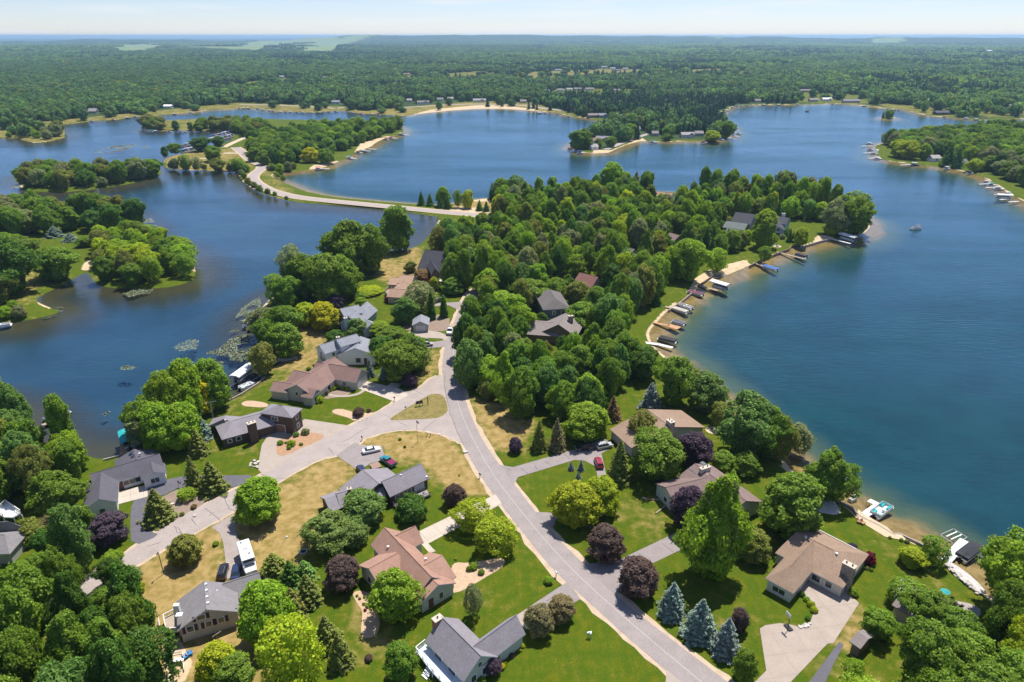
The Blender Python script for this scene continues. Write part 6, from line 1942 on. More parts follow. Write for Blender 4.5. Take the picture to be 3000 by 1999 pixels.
# camper
q = P(727, 1650, .06)
f = P(736, 1680)
cz = math.atan2(f.y - q.y, f.x - q.x)
rv = thing('camper', 'long white camper parked in front of the grey garage', 'camper', q, cz)
MB().loft([ring4(-3.6, 1.2, .7, 3.0, .12), ring4(2.6, 1.22, .7, 3.05, .12)]).build('body', M_white, rv)
MB().loft([ring4(2.6, 1.2, .7, 2.2, .12), ring4(3.6, 1.12, .7, 1.5, .12), ring4(4.2, 1.0, .7, 1.3, .12)]).build('cab', M_white, rv)
MB().box((3.15, 0, 1.92), (.1, 1.9, .62)).build('windscreen', M_cglass, rv)
MB().box((2.64, 0, 2.62), (.06, 1.9, .5)).build('window', M_cglass, rv)
MB().box((-1.0, .1, 3.16), (.9, .75, .25)).build('air_conditioner', M_white, rv)
MB().box((-2.9, -.4, 3.1), (.4, .4, .12)).build('roof_vent', M_metal, rv)
MB().box((1.0, .5, 3.1), (.45, .45, .12)).build('roof_vent', M_metal, rv)
for s in (-1, 1): MB().box((.4, s * 1.215, 2.1), (2.0, .06, .6)).build('window', M_cglass, rv)
wheels(rv, (-2.2, -1.4, 3.2), 1.02, .38)
# ------------------------------------------------------------------ docks and boats
M_dockw = mat('white_dock', (.66, .66, .65), .6, .05, 2)
M_tube = mat('pontoon_aluminium', (.5, .52, .54), .3, .05, 2, metal=.8)
def dock(pts, width, label, m, group='docks along the shores', z=-.2):
    w = [P(x, y, z) for x, y in pts]
    h = thing('dock', label, 'dock', (w[0].x, w[0].y, 0), 0, group)
    L, Rr = strip_pts(w, width)
    o = w[0]
    for i in range(len(w) - 1):
        a, b = w[i], w[i + 1]
        n = max(1, round((b - a).length / 2.4))
        for k in range(n):
            t0, t1 = (k + .012) / n, (k + 1 - .012) / n
            lp = lambda A, B, t: (A[0] + (B[0] - A[0]) * t - o.x, A[1] + (B[1] - A[1]) * t - o.y)
            pl = [lp(Rr[i], Rr[i + 1], t0), lp(Rr[i], Rr[i + 1], t1), lp(L[i], L[i + 1], t1), lp(L[i], L[i + 1], t0)]
            MB().prism(pl, z - .14, z + .003 * (k % 2)).build('dock_section', m, h)
        for k in range(n + 1):
            p = a + (b - a) * (k / n)
            d = (b - a).normalized()
            nn = Vector((-d.y, d.x, 0)) * (width / 2 + .04)
            for s in (-1, 1):
                pp = p + nn * s
                MB().tube([(pp.x - o.x, pp.y - o.y, -2.0), (pp.x - o.x, pp.y - o.y, z + .35)], .045, 6).build('post', M_metal, h)
    return h
def cov(name, c): return mat('cover_' + name, c, .7, .06, 2)
BC = {'black': (.025, .025, .03), 'grey': (.1, .1, .115), 'blue': (.03, .12, .42), 'teal': (.02, .36, .36), 'maroon': (.14, .015, .05), 'beige': (.45, .4, .33), 'white': (.7, .7, .7), 'red': (.4, .03, .03)}
def pontoon(px, py, fx, fy, label, L=7.0, cover=None, bimini=None, seats='beige', group='boats moored along the docks', zb=0.0):
    q = P(px, py, WATER)
    f = P(fx, fy, WATER)
    h = thing('pontoon_boat', label, 'boat', (q.x, q.y, WATER + zb), math.atan2(f.y - q.y, f.x - q.x), group)
    W = 2.5
    for s in (-1, 1):
        MB().tube([(-L / 2, s * .85, .1), (L / 2 - .7, s * .85, .1), (L / 2 - .2, s * .85, .18), (L / 2, s * .85, .3)], [.32, .32, .22, .05], 10).build('pontoon', M_tube, h)
    MB().box((0, 0, .46), (L - .3, W, .1)).build('deck', M_dockw, h)
    pl = MB()
    for s in (-1, 1): pl.box((-.1, s * (W / 2 - .06), .85), (L - 1.0, .05, .62))
    pl.box((L / 2 - .6, 0, .85), (.05, W - .1, .62)); pl.box((-L / 2 + .5, 0, .85), (.05, W - .1, .62))
    pl.build('side_fence', M_white if cover != 'black' else mat('dark_fence', (.06, .06, .07), .5, .05), h)
    if cover:
        c = MB()
        rr = [[(x, -W / 2 + .02, .78), (x, W / 2 - .02, .78), (x, W / 2 - .1, 1.15), (x, 0, z), (x, -W / 2 + .1, 1.15)] for x, z in ((-L / 2 + .45, 1.1), (-L / 4, 1.55), (.4, 1.5), (L / 2 - .6, 1.15))]
        c.loft(rr).build('cover', cov(cover, BC[cover]), h)
    else:
        sm = cov(seats, BC[seats])
        for x, y, sx, sy in ((L * .28, .7, 1.6, .6), (L * .28, -.7, 1.6, .6), (-L * .3, .6, 1.4, .7), (-L * .36, -.6, .7, 1.0), (0, -.6, .6, .6)):
            s_ = MB(); s_.box((x, y, .7), (sx, sy, .4)); s_.box((x, y + math.copysign(sy / 2 - .08, y), .98), (sx, .16, .3))
            s_.build('seat', sm, h)
        MB().box((-.3, -.6, .9), (.5, .7, .7)).build('console', M_white, h)
    if bimini:
        b = MB()
        rr = [[(x, -1.2, 2.25), (x, -.6, 2.45), (x, .6, 2.45), (x, 1.2, 2.25), (x, .6, 2.41), (x, -.6, 2.41)] for x in (-L * .32, L * .12)]
        bo = b.loft(rr).build('bimini_top', cov(bimini, BC[bimini]), h)
        fr = MB()
        for x in (-L * .32, L * .12):
            for s in (-1, 1): fr.tube([(-L * .1, s * 1.18, .9), (x, s * 1.18, 2.25)], .025, 5)
        fr.build('bimini_frame', M_metal, bo)
    MB().box((-L / 2 - .05, 0, .55), (.4, .4, .75)).build('outboard_motor', M_dark, h)
    return h
def lift(px, py, fx, fy, label, col, L=8.0, W=3.4, boat=True):
    q = P(px, py, WATER)
    f = P(fx, fy, WATER)
    h = thing('boat_lift', label, 'boat lift', (q.x, q.y, WATER), math.atan2(f.y - q.y, f.x - q.x), 'canopied boat lifts')
    fr = MB()
    for x in (-L * .3, L * .3):
        for s in (-1, 1): fr.tube([(x, s * W * .42, -1.6), (x, s * W * .42, 3.0)], .06, 6)
        fr.tube([(x, -W * .42, .1), (x, W * .42, .1)], .06, 6)
    fr.build('frame', M_metal, h)
    c = MB()
    c.loft([[(x, -W / 2, 2.55), (x, -W / 2, 2.95), (x, -W * .22, 3.3), (x, W * .22, 3.3), (x, W / 2, 2.95), (x, W / 2, 2.55), (x, W * .2, 3.22), (x, -W * .2, 3.22)] for x in (-L / 2, L / 2)])
    c.build('canopy', cov(col, BC[col]), h)
    if boat:
        p = pontoon(px, py, fx, fy, 'pontoon boat raised on the lift under: ' + label, L=L * .85, cover='grey', zb=.5)
        p['label'] = 'boat sheltered under the ' + label
    return h
dock([(1884,1003),(1930,1009),(1950,1014),(1971,1019)], 1.6, 'white dock with angled end at the top of the east lawn', M_dockw)
pontoon(1955,1000, 1930,994, 'white pontoon boat with black cover beside the angled white dock', cover='black')
dock([(1914,944),(1960,955)], 1.4, 'reddish cedar dock with square end', M_cedar)
dock([(1958,953),(1990,962)], 3.0, 'square cedar platform at the cedar dock end', M_cedar)
pontoon(1987,950, 1965,944, 'grey covered boat at the cedar dock', L=5.5, cover='grey')
dock([(1949,898),(2012,916)], 1.3, 'weathered dock between two pontoon boats', M_wood)
pontoon(1992,914, 1970,907, 'pontoon boat under beige cover beside the weathered dock', cover='beige')
pontoon(2006,902, 1985,895, 'open pontoon boat with beige seats beyond the weathered dock', seats='beige')
pontoon(2036,863, 2012,857, 'white pontoon boat with maroon cover moored off the shaded bank', cover='maroon')
dock([(2040,834),(2104,852)], 1.3, 'pale dock leading to the white lift canopy', M_wood)
lift(2108,848, 2085,841, 'white lift canopy off the sandy patches', 'white')
dock([(2206,770),(2240,780)], 1.3, 'short dock at the blue-covered boat', M_wood)
pontoon(2256,789, 2232,781, 'pontoon boat under bright blue cover', cover='blue', L=8)
dock([(2275,738),(2362,760)], 1.3, 'long dock on the eastern sand bar', M_wood)
pontoon(2346,752, 2325,746, 'dark covered boat beside the long eastern dock', cover='black', L=6.5)
dock([(2422,696),(2492,714)], 1.3, 'dock at the eastern tip beach', M_dockw)
lift(2483,706, 2460,699, 'long white canopy at the eastern tip', 'white', L=10)
pontoon(2682,672, 2668,673, 'lone pontoon boat crossing open water', L=6, bimini='grey')
pontoon(2364,328, 2355,327, 'distant motor boat out on the northern bay', L=6, cover='black')
dock([(2520,1518),(2573,1481)], 1.7, 'white dock stem below the hip-roofed house', M_dockw)
dock([(2545,1465),(2580,1482)], 1.5, 'white cross piece at the end of the dock stem', M_dockw, z=-.205)
pontoon(2581,1501, 2604,1484, 'pontoon boat with teal seats and tonneau at the white dock', seats='teal', L=6.5, bimini=None)
jk = thing('jet_ski', 'cream covered jet ski moored by the gravel bed', 'jet ski', P(2499, 1463, WATER), .6)
MB().loft([[(x, -w, .05), (x, w, .05), (x, w * .9, .5), (x, w * .35, z), (x, -w * .35, z), (x, -w * .9, .5)] for x, w, z in ((-1.4, .5, .7), (-.5, .6, 1.0), (.3, .6, 1.15), (1.0, .5, .8), (1.6, .15, .55))]).build('cover', cov('cream', (.6, .56, .48)), jk)
MB().loft([[(x, -w, -.2), (x, w, -.2), (x, w, .12), (x, -w, .12)] for x, w in ((-1.45, .52), (.8, .55), (1.65, .12))]).build('hull', M_white, jk)
dock([(2769,1644),(2828,1583)], 1.9, 'broad white dock at the stone terrace', M_dockw)
pontoon(2838,1622, 2864,1602, 'pontoon boat under fitted black cover at the broad white dock', cover='black', L=7.5)
el = thing('empty_boat_lift', 'bare metal boat lift frame beside the broad white dock', 'boat lift', P(2793, 1575, WATER), ang((2770,1585),(2815,1565)))
for y in (-1.5, 1.5):
    MB().box((0, y, .35), (4.6, .12, .14)).build('side_beam', M_metal, el)
    for x in (-2.2, 2.2): MB().tube([(x, y, -1.8), (x, y, 1.3)], .06, 6).build('post', M_metal, el)
for x in (-2.2, 2.2): MB().box((x, 0, .3), (.12, 3.0, .12)).build('cross_beam', M_metal, el)
for y in (-.5, .5): MB().box((0, y, .5), (3.4, .22, .12)).build('bunk', M_white, el)
dock([(124,1246),(148,1234)], 1.2, 'little grey dock in the western bank shade', M_wood)
pontoon(168,1224, 190,1214, 'pontoon boat with blue bimini on the western bank', seats='beige', bimini='blue', L=7)
dock([(363,1332),(364,1296)], 2.0, 'cedar dock behind the charcoal-roofed house', M_cedar)
lift(379,1306, 374,1285, 'teal lift canopy behind the charcoal-roofed house', 'teal', L=7, W=3.6)
lift(716,1110, 735,1096, 'long white canopy on the lagoon by the birch', 'white', L=9, W=3.4)
dock([(742,1118),(722,1130)], 2.2, 'small white dock by the lagoon birch', M_dockw)
pontoon(738,1112, 752,1104, 'dark covered boat beside the small white dock', cover='black', L=5)
pontoon(722,1137, 736,1131, 'small white boat at the lagoon lawn edge', L=4.5, seats='white')
pontoon(730,952, 742,940, 'white pontoon boat with white canopy over the lily pads', bimini='white', seats='white')
pontoon(744,962, 754,955, 'second white pontoon boat under the overhanging tree', seats='white', L=6)
pontoon(876,850, 890,846, 'white boat glimpsed between the west shore trees', L=6, bimini='white')
dock([(372,696),(402,692)], 1.5, 'small dock on the western spit', M_wood)
pontoon(402,688, 420,689, 'black and white pontoon boat at the western spit dock', L=7, bimini='black')
pontoon(8,958, 28,955, 'white boat cut by the picture edge below the spit', L=6)
# small boats on the far shores and in the marina
FB = []
for hull, top in (((.62, .62, .62), (.5, .5, .52)), ((.6, .6, .6), (.03, .1, .35)), ((.6, .6, .6), (.3, .04, .06)), ((.12, .12, .14), (.6, .6, .6)), ((.6, .6, .6), (.02, .25, .3)), ((.62, .62, .6), (.04, .04, .05))):
    i = len(FB)
    b = MB()
    b.loft([[(x, -w, -.15), (x, w, -.15), (x, w * 1.12, .75), (x, -w * 1.12, .75)] for x, w in ((-3.2, 1.0), (1.4, 1.08), (2.6, .75), (3.4, .2))], 0)
    b.loft([[(x, -1.1, 1.9), (x, -.8, 2.2), (x, .8, 2.2), (x, 1.1, 1.9), (x, .8, 2.1), (x, -.8, 2.1)] for x in (-2.6, 1.2)], 1)
    for x in (-2.4, 1.0):
        for s in (-1, 1): b.tube([(x, s * 1.0, .7), (x, s * 1.02, 1.95)], .05, 4)
    b.box((-1, 0, .9), (2.6, 1.5, .5), 0, 1)
    FB.append(b.data('moored_boat', [mat('hull_%d' % i, hull, .5, .05), mat('top_%d' % i, top, .6, .05)]))
def small_boat(px, py, label, group, rz=None, s=1.0):
    q = P(px, py, WATER)
    o = link('moored_boat', FB[rt.randrange(len(FB))], None, (q.x, q.y, WATER), rt.uniform(-.5, .5) if rz is None else rz, (s, s, s))
    tag(o, label, 'boat', group)
SB = {'moored on the western far shore': [(270,357),(333,353),(375,348),(398,345),(420,345),(512,337),(560,332),(702,320),(716,320),(728,320),(756,321),(772,324),(790,326),(802,328),(822,330),(838,331),(852,331),(872,332),(890,333),(915,333),(940,333),(965,331),(985,329),(1032,332),(1060,336),(1095,338),(1110,339)],
 'moored off the islet by the marina': [(424,383),(433,386),(445,387),(458,388),(498,388),(531,389),(542,388)],
 'moored by the isthmus inlet': [(1582,334),(1598,334),(1634,337),(1668,344),(1785,358)],
 'moored along the isthmus point': [(1672,437),(1700,449),(1912,418),(2062,419),(2112,411),(2150,400),(2164,394)],
 'moored on the northern shore': [(2104,334),(2114,331),(2132,326),(2146,316),(2160,313),(2172,312),(2190,311),(2238,310),(2282,310),(2338,309),(2440,307),(2532,313),(2602,323),(2616,324),(2634,325),(2768,346),(2830,350),(2860,353),(2880,354),(2900,355)],
 'moored off the eastern point': [(2548,424),(2550,441),(2560,452),(2572,467),(2680,484),(2774,496),(2842,510),(2890,537),(2905,545),(2926,556),(2952,572)],
 'moored off the causeway beaches': [(1176,396),(1148,406),(1132,410),(1068,446),(1052,450),(1025,465),(935,497)],
 'lying on the eastern lagoon bank': [(843,1054)]}
for g, pts in SB.items():
    for x, y in pts: small_boat(x, y, 'small boat ' + g, 'boats ' + g)
for x, y, m in [(1172,394,0),(1140,404,0),(1078,436,0),(1060,441,0),(1020,463,0),(940,493,0),(2556,427,0),(2560,447,0),(2575,462,0),(2668,482,0),(2900,538,0),(2920,548,0),(2945,568,0),(2985,590,0),(2140,399,0),(1906,414,0),(2960,583,0)]:
    sgn = -1 if x > 2500 and x < 3000 else 1
    dock([(x, y), (x + 26 * sgn * (1 if x < 2500 else 1.2), y + 2)], 1.4, 'thin far dock reaching out beside small boats', M_dockw)
lift(2940,584, 2960,585, 'white canopy off the eastern point', 'white', L=9)
for row, (x0, y0, x1, y1, n) in enumerate(((538,444,575,436,9),(536,436,570,427,9),(540,428,574,420,8),(612,412,650,402,9),(640,408,682,398,10),(620,402,662,392,9),(648,396,682,388,8))):
    for k in range(n):
        t = k / (n - 1)
        small_boat(x0 + (x1 - x0) * t, y0 + (y1 - y0) * t + rt.uniform(-.6, .6), 'small boat packed in the marina rows', 'boats in the marina', rz=1.2 + rt.uniform(-.1, .1))
    dock([(x0 - 2, y0 + 2.4), (x1 + 2, y1 + 2.4)], 1.5, 'walkway between the packed marina boats', M_wood)
# ------------------------------------------------------------------ sea walls and kerbs along the water
def wall(pts, label, h=.55, w=.35, m=M_concold, name='sea_wall', z0=-1.4, parts=True):
    wp = [P(x, y, 0) for x, y in pts]
    t = thing(name, label, 'wall', (wp[0].x, wp[0].y, 0))
    o = wp[0]
    for i in range(len(wp) - 1):
        a, b = wp[i] - o, wp[i + 1] - o
        n = max(1, round((b - a).length / 3.0))
        for k in range(n):
            p, q_ = a + (b - a) * (k / n), a + (b - a) * ((k + .985) / n)
            md = (p + q_) / 2
            MB().box((md.x, md.y, (h + z0) / 2), ((q_ - p).length, w, h - z0 + .004 * (k % 2)), math.atan2(b.y - a.y, b.x - a.x)).build('wall_block', m, t)
    return t
wall([(2442,1461),(2498,1488),(2515,1510),(2536,1521),(2571,1537),(2618,1566),(2634,1563),(2690,1589),(2722,1606)], 'pale concrete sea wall below the hip-roofed house', h=.12)
wall([(1958,910),(1998,882),(2044,844)], 'timber shore wall by the pontoon docks', h=.12, m=M_wood)
wall([(2046,838),(2090,808),(2112,806)], 'dark timber wall edging the sandy patch', h=.35, m=SD['brown'])
wall([(2196,780),(2232,762),(2270,746),(2312,730),(2318,722),(2340,718)], 'dark timber shore wall below the east lawn', h=.3, m=SD['brown'])
wall([(2358,720),(2402,707),(2436,699)], 'pale shore wall at the eastern tip beach', h=.12)
wall([(302,1347),(366,1330)], 'concrete edge of the charcoal-roofed house bank', h=.1)
wall([(642,1186),(704,1155),(752,1125),(776,1103)], 'low timber edge of the lagoon lawn', h=.06, m=M_wood)
wall([(1921,1506),(1935,1496),(1964,1470),(1952,1450)], 'low timber garden edging below the brown-roofed house', h=.3, w=.25, m=M_wood, name='garden_edging', z0=-.1)
wall([(1880,1460),(1905,1466),(1948,1464)], 'half buried timber edging on the lawn slope', h=.25, w=.25, m=M_wood, name='garden_edging', z0=-.1)
# ------------------------------------------------------------------ street and garden things
def mailbox(px, py, label, col=M_dark):
    q = P(px, py)
    h = thing('mailbox', label, 'mailbox', q, rt.uniform(0, 3))
    MB().box((0, 0, .5), (.12, .12, 1.1)).build('post', M_wood, h)
    MB().loft([[(x, -.13, 1.0), (x, .13, 1.0), (x, .13, 1.2), (x, .07, 1.3), (x, -.07, 1.3), (x, -.13, 1.2)] for x in (-.28, .28)]).build('box', col, h)
for x, y, lb in ((1156,1175,'dark mailbox at the brown-roofed house drive'), (1061,1291,'dark mailbox at the corner of the sedan pad'), (1252,1278,'white-topped mailbox on the curve of the dry lawn'), (1261,1279,'low dark post box beside the white-topped one'),
                (1406,1401,'dark mailbox on the verge above the concrete drive'), (1629,1691,'white mailbox beside the round bush'), (1723,1868,'left box of the twin roadside boxes'), (1730,1869,'right box of the twin roadside boxes'), (1264,1022,'dark mailbox by the short side drive')):
    lb = lb.replace('left box of', 'road side box of').replace('right box of', 'house side box of')
    mailbox(x, y, lb, M_white if 'white' in lb or 'twin' in lb else M_dark)
def flag(px, py, ty, label):
    q = P(px, py)
    H = tall(q, ty)
    h = thing('flagpole', label, 'flagpole', q)
    MB().tube([(0, 0, -.2), (0, 0, H)], [.07, .04], 8).build('pole', M_metal, h)
    MB().tube([(0, 0, H), (0, 0, H + .15)], .08, 8).build('finial', M_metal, h)
    W_, Hf = 1.0, .62
    fl = MB()
    fm = [mat('flag_red', (.45, .03, .04), .8, 0), mat('flag_white', (.7, .7, .7), .8, 0), mat('flag_blue', (.03, .05, .2), .8, 0)]
    for k in range(7):
        for c in range(4):
            x0, x1 = c * W_ / 4, (c + 1) * W_ / 4
            z0, z1 = H - .1 - k * Hf / 7, H - .1 - (k + 1) * Hf / 7
            y0, y1 = .1 * math.sin(x0 * 7), .1 * math.sin(x1 * 7)
            dz0, dz1 = -.35 * x0, -.35 * x1
            m = 2 if (k < 4 and c < 2) else (k % 2)
            fl.face([(x0 * .6, y0, z0 + dz0), (x0 * .6, y0, z1 + dz0), (x1 * .6, y1, z1 + dz1), (x1 * .6, y1, z0 + dz1)], m)
    fl.build('flag', fm, h)
flag(1224,1297,1232,'tall flagpole with drooping flag on the dry lawn')
flag(524,1428,1408,'short flagpole on the mulch by the black drive')
# board and post on the grass island
b0 = P(1229, 1191)
sg = thing('notice_board', 'dark double notice board on the grass island', 'sign', b0, ang((1222,1193),(1238,1190)))
for x in (-.95, 0, .95): MB().box((x, 0, .9), (.12, .12, 1.9)).build('post', M_wood, sg)
for x in (-.48, .48): MB().box((x, -.08, 1.35), (.8, .05, .95)).build('board', SD['dark'], sg)
MB().box((0, 0, .06), (2.6, .5, .1)).build('base_planting', mat('low_green', (.06, .13, .02), .9, .2), sg)
pq = P(1254, 1186)
ps = thing('post_sign', 'tall dark post with crossbar on the grass island', 'sign', pq, ang((1246,1190),(1256,1186)))
MB().box((0, 0, 1.2), (.16, .16, 2.5)).build('post', SD['dark'], ps)
MB().box((-.55, 0, 2.2), (1.3, .1, .12)).build('crossbar', SD['dark'], ps)
ss = thing('street_post', 'thin stop sign post on the island tip', 'sign', P(1189, 1211), .4)
MB().box((0, 0, 1.0), (.07, .07, 2.1)).build('post', M_metal, ss)
MB().tube([(0, -.03, 1.95), (0, .0, 1.95)], .3, 8).build('plate', mat('sign_back', (.3, .28, .27), .6, 0), ss)
# basketball hoop
bq = P(2309, 1840, .06)
bh = thing('basketball_hoop', 'portable basketball hoop on the broad concrete drive', 'basketball hoop', bq, ang((2303,1832),(2315,1845)))
MB().box((0, 0, .12), (1.5, .8, .22), 0).build('base', M_dark, bh)
MB().tube([(0, 0, .2), (0, -.1, 2.2), (0, -.5, 3.1)], .06, 8).build('pole', M_dark, bh)
MB().box((0, -.62, 3.3), (1.2, .06, .8)).build('backboard', M_white, bh)
MB().tube([(.23 * math.cos(t), -.9 + .23 * math.sin(t), 3.05) for t in np.linspace(0, 6.283, 13)], .02, 5).build('rim', mat('rim_orange', (.6, .15, .03), .5, 0), bh)
# lattice mast with aerial
mq = P(630, 1250)
H = tall(mq, 1182)
ma = thing('aerial_mast', 'tall lattice aerial mast beside the dark brick house', 'mast', mq)
for k in range(3):
    a = k * 2.094
    MB().tube([(.2 * math.cos(a), .2 * math.sin(a), 0), (.14 * math.cos(a), .14 * math.sin(a), H)], .03, 5).build('leg', M_metal, ma)
br = MB()
for i in range(int(H / .55)):
    for k in range(3):
        a, b = k * 2.094, (k + 1) * 2.094
        br.tube([(.19 * math.cos(a), .19 * math.sin(a), i * .55), (.19 * math.cos(b), .19 * math.sin(b), i * .55 + .5)], .02, 4)
br.build('bracing', M_metal, ma)
MB().box((0, 0, H + .3), (3.2, .06, .06), .5).build('aerial', M_metal, ma)
er = MB()
for k in range(7): er.box(((k - 3) * .45 * math.cos(.5), (k - 3) * .45 * math.sin(.5), H + .34), (.03, 1.1, .03), .5)
er.build('elements', M_metal, ma)
# garden chairs
def adirondack(px, py, rz, label, m, name='garden_chair'):
    h = thing(name, label, 'chair', P(px, py), rz)
    MB().box((0, 0, .36), (.6, .6, .06)).build('seat', m, h)
    bk = MB(); bk.loft([[(-.3, .28, .36), (.3, .28, .36), (.3, .33, .36), (-.3, .33, .36)], [(-.36, .52, 1.05), (.36, .52, 1.05), (.36, .57, 1.05), (-.36, .57, 1.05)]]); bk.build('backrest', m, h)
    for s in (-1, 1):
        MB().box((s * .36, .0, .58), (.14, .7, .04)).build('armrest', m, h)
        MB().box((s * .33, -.27, .28), (.07, .07, .58)).build('leg', m, h)
        MB().box((s * .33, .27, .28), (.07, .07, .58)).build('leg', m, h)
M_bluec = mat('blue_plastic', (.02, .2, .5), .5, 0)
adirondack(545,1928,2.6,'blue garden chair nearer the white fence', M_bluec)
adirondack(559,1918,2.2,'blue garden chair farther from the white fence', M_bluec)
adirondack(2516,1532,.6,'brown chair on the sand walk by the steps', M_cedar)
adirondack(2527,1536,.4,'second brown chair on the sand walk', M_cedar)
M_tealc = mat('teal_plastic', (.03, .34, .33), .5, 0)
adirondack(2268,719,1,'teal lawn chair by the eastern fire ring', M_tealc)
adirondack(2276,721,2,'second teal lawn chair by the eastern fire ring', M_tealc)
for k, (x, y) in enumerate(((2790,1768),(2800,1774),(2812,1780),(2745,1745))):
    adirondack(x, y, k * 1.5, ['dark patio chair behind the grey-roofed lake house, by the teal parasol', 'dark patio chair in the middle of the curved patio', 'dark patio chair at the far end of the curved patio', 'dark chair against the grey-roofed lake house'][k], M_dark, name='patio_chair')
um = thing('parasol', 'teal green parasol on the curved patio', 'parasol', P(2762, 1757))
MB().tube([(0, 0, 0), (0, 0, 2.3)], .03, 6).build('pole', M_wood, um)
cb = MB()
for k in range(8):
    a, b = k * math.pi / 4, (k + 1) * math.pi / 4
    cb.face([(.85 * math.cos(a), .85 * math.sin(a), 1.95), (.85 * math.cos(b), .85 * math.sin(b), 1.95), (0, 0, 2.35)])
cb.build('canopy', M_tealc, um)
def firepit(px, py, label, r=.7, m=M_rock):
    q = P(px, py)
    h = thing('fire_ring', label, 'fire pit', q)
    for k in range(12):
        a = k * math.pi / 6
        MB().box((r * math.cos(a), r * math.sin(a), .16), (.3, .34, .34), a, top=.85).build('stone', m, h)
    MB().prism([(r * .8 * math.cos(k * math.pi / 6), r * .8 * math.sin(k * math.pi / 6)) for k in range(12)], -.05, .05).build('ash', M_dark, h)
for px, py, r in ((2088,1261,1.9),(2277,722,2.0),):
    c = P(px, py)
    sheet('fire_circle', [(c.x + r * math.cos(t), c.y + r * math.sin(t)) for t in np.linspace(0, 6.28, 16, endpoint=False)], .03, MATS['tan_patio'], world=True)
firepit(2088,1261,'fire ring on a round tan patch by the lake')
firepit(2277,723,'fire ring on the east lawn by teal chairs')
firepit(889,1618,'pale stone fire ring on the dry lawn below the pine')
# boulders and stones
BOULD = []
for i in range(4):
    rg_ = np.random.default_rng(300 + i)
    v, f_ = ICO1
    b = MB(); b.v = [tuple(p) for p in v * (1 + .18 * rg_.normal(size=(len(v), 1))) * [1, .8, .6]]; b.f = [tuple(x) for x in f_]; b.m = [0] * len(f_)
    BOULD.append(b.data('boulder', M_rock))
def boulder(px, py, s, label, group):
    q = P(px, py, 0)
    o = link('boulder', BOULD[rt.randrange(4)], None, (q.x, q.y, s * .3), rt.uniform(0, 6), (s, s, s))
    tag(o, label, 'rock', group)
for x, y, s in ((1186,1260,.35),(1287,1274,.4),(1323,1286,.3),(1345,1301,.3),(1363,1326,.6),(571,1513,.5),(498,1472,.4),(505,1478,.45),(840,1575,.4),(1064,1470,.3)):
    boulder(x, y, s, {(1363,1326): 'white boulder on the verge of the main road', (571,1513): 'pale boulder at the mulch edge of the side road', (840,1575): 'pale rock on the dry lawn under the lone maple'}.get((x, y), 'small pale rock at a lawn edge'), None if (x, y) in ((1363,1326),(571,1513),(840,1575)) else 'small edge rocks')
for k in range(14):
    boulder(2342 + k * 2.2 + rt.uniform(-2, 2), 1836 + rt.uniform(-4, 4) - k * .3, rt.uniform(.25, .42), 'pinkish stone of the rockery at the concrete drive', 'rockery at the concrete drive')
for k in range(12):
    boulder(740 + rt.uniform(-10, 22), 1358 + rt.uniform(-8, 14), rt.uniform(.3, .6), 'stone of the rockery at the dark brick house drive', 'rockery at the drive mouth')
for k in range(18):
    boulder(1050 + k * 2.0 + rt.uniform(-2, 2), 1236 - k * .75 + rt.uniform(-2, 2), rt.uniform(.2, .4), 'pale edging stone of the long roadside bed', 'edging stones of the roadside bed')
for k in range(26):
    t = k / 25
    boulder(2772 + 90 * t + rt.uniform(-3, 3), 1652 + 85 * t + rt.uniform(-4, 4), rt.uniform(.4, .8), 'pale boulder of the shore terrace', 'boulders of the shore terrace')
STEP = []
for i in range(3):
    rg_ = np.random.default_rng(330 + i)
    STEP.append(MB().prism([((.42 + .1 * rg_.normal()) * math.cos(a), (.34 + .06 * rg_.normal()) * math.sin(a)) for a in np.linspace(0, 6.28, 8, endpoint=False)], -.05, .06).data('stepping_stone', M_rock))
sp = [(2641,1700),(2637,1706),(2631,1712),(2630,1720),(2628,1727),(2625,1735),(2625,1742),(2642,1705),(2636,1714),(2638,1722),(2635,1730),(2633,1738),(2622,1746),(2631,1746)]
pth = thing('stepping_stones', 'curved double row of pale stepping stones on the lake lawn', 'path', P(2632, 1722))
for x, y in sp:
    q = P(x, y) - P(2632, 1722)
    link('stone', STEP[rt.randrange(3)], pth, (q.x, q.y, 0), rt.uniform(0, 6))
# propane tank / bins / tables: small yard things
tb = thing('picnic_table', 'white table on the fenced sand yard', 'table', P(526, 1942), .2)
MB().box((0, 0, .72), (1.6, .9, .06)).build('top', M_white, tb)
for x in (-.6, .6): MB().box((x, 0, .35), (.08, .7, .7)).build('leg', M_white, tb)
def fence(pts, label, m=M_white, hh=.9):
    w = [P(x, y) for x, y in pts]
    h = thing('low_fence', label, 'fence', (w[0].x, w[0].y, 0))
    o = w[0]
    for i in range(len(w) - 1):
        a, b = w[i] - o, w[i + 1] - o
        L = (b - a).length
        rz = math.atan2(b.y - a.y, b.x - a.x)
        for zz in (.35, hh - .06):
            MB().box(((a.x + b.x) / 2, (a.y + b.y) / 2, zz), (L, .06, .12), rz).build('rail', m, h)
        n = max(1, int(L / 2))
        for k in range(n + 1):
            p = a + (b - a) * (k / n)
            MB().box((p.x, p.y, hh / 2), (.1, .1, hh), rz).build('post', m, h)
fence([(507,1912),(506,1920),(535,1914),(540,1968)], 'low white fence round the sand yard', hh=.6)
fence([(467,1820),(470,1850)], 'white rail fence piece beside the side deck', hh=.8)
lb_ = thing('utility_box', 'small grey-green utility box on the drive verge', 'utility box', P(1251, 998))
MB().box((0, 0, .4), (.9, .7, .8)).build('cabinet', mat('cabinet_green', (.2, .25, .2), .6, .05), lb_)
MB().box((0, 0, .84), (.98, .78, .08)).build('lid', mat('cabinet_green', (.2, .25, .2)), lb_)
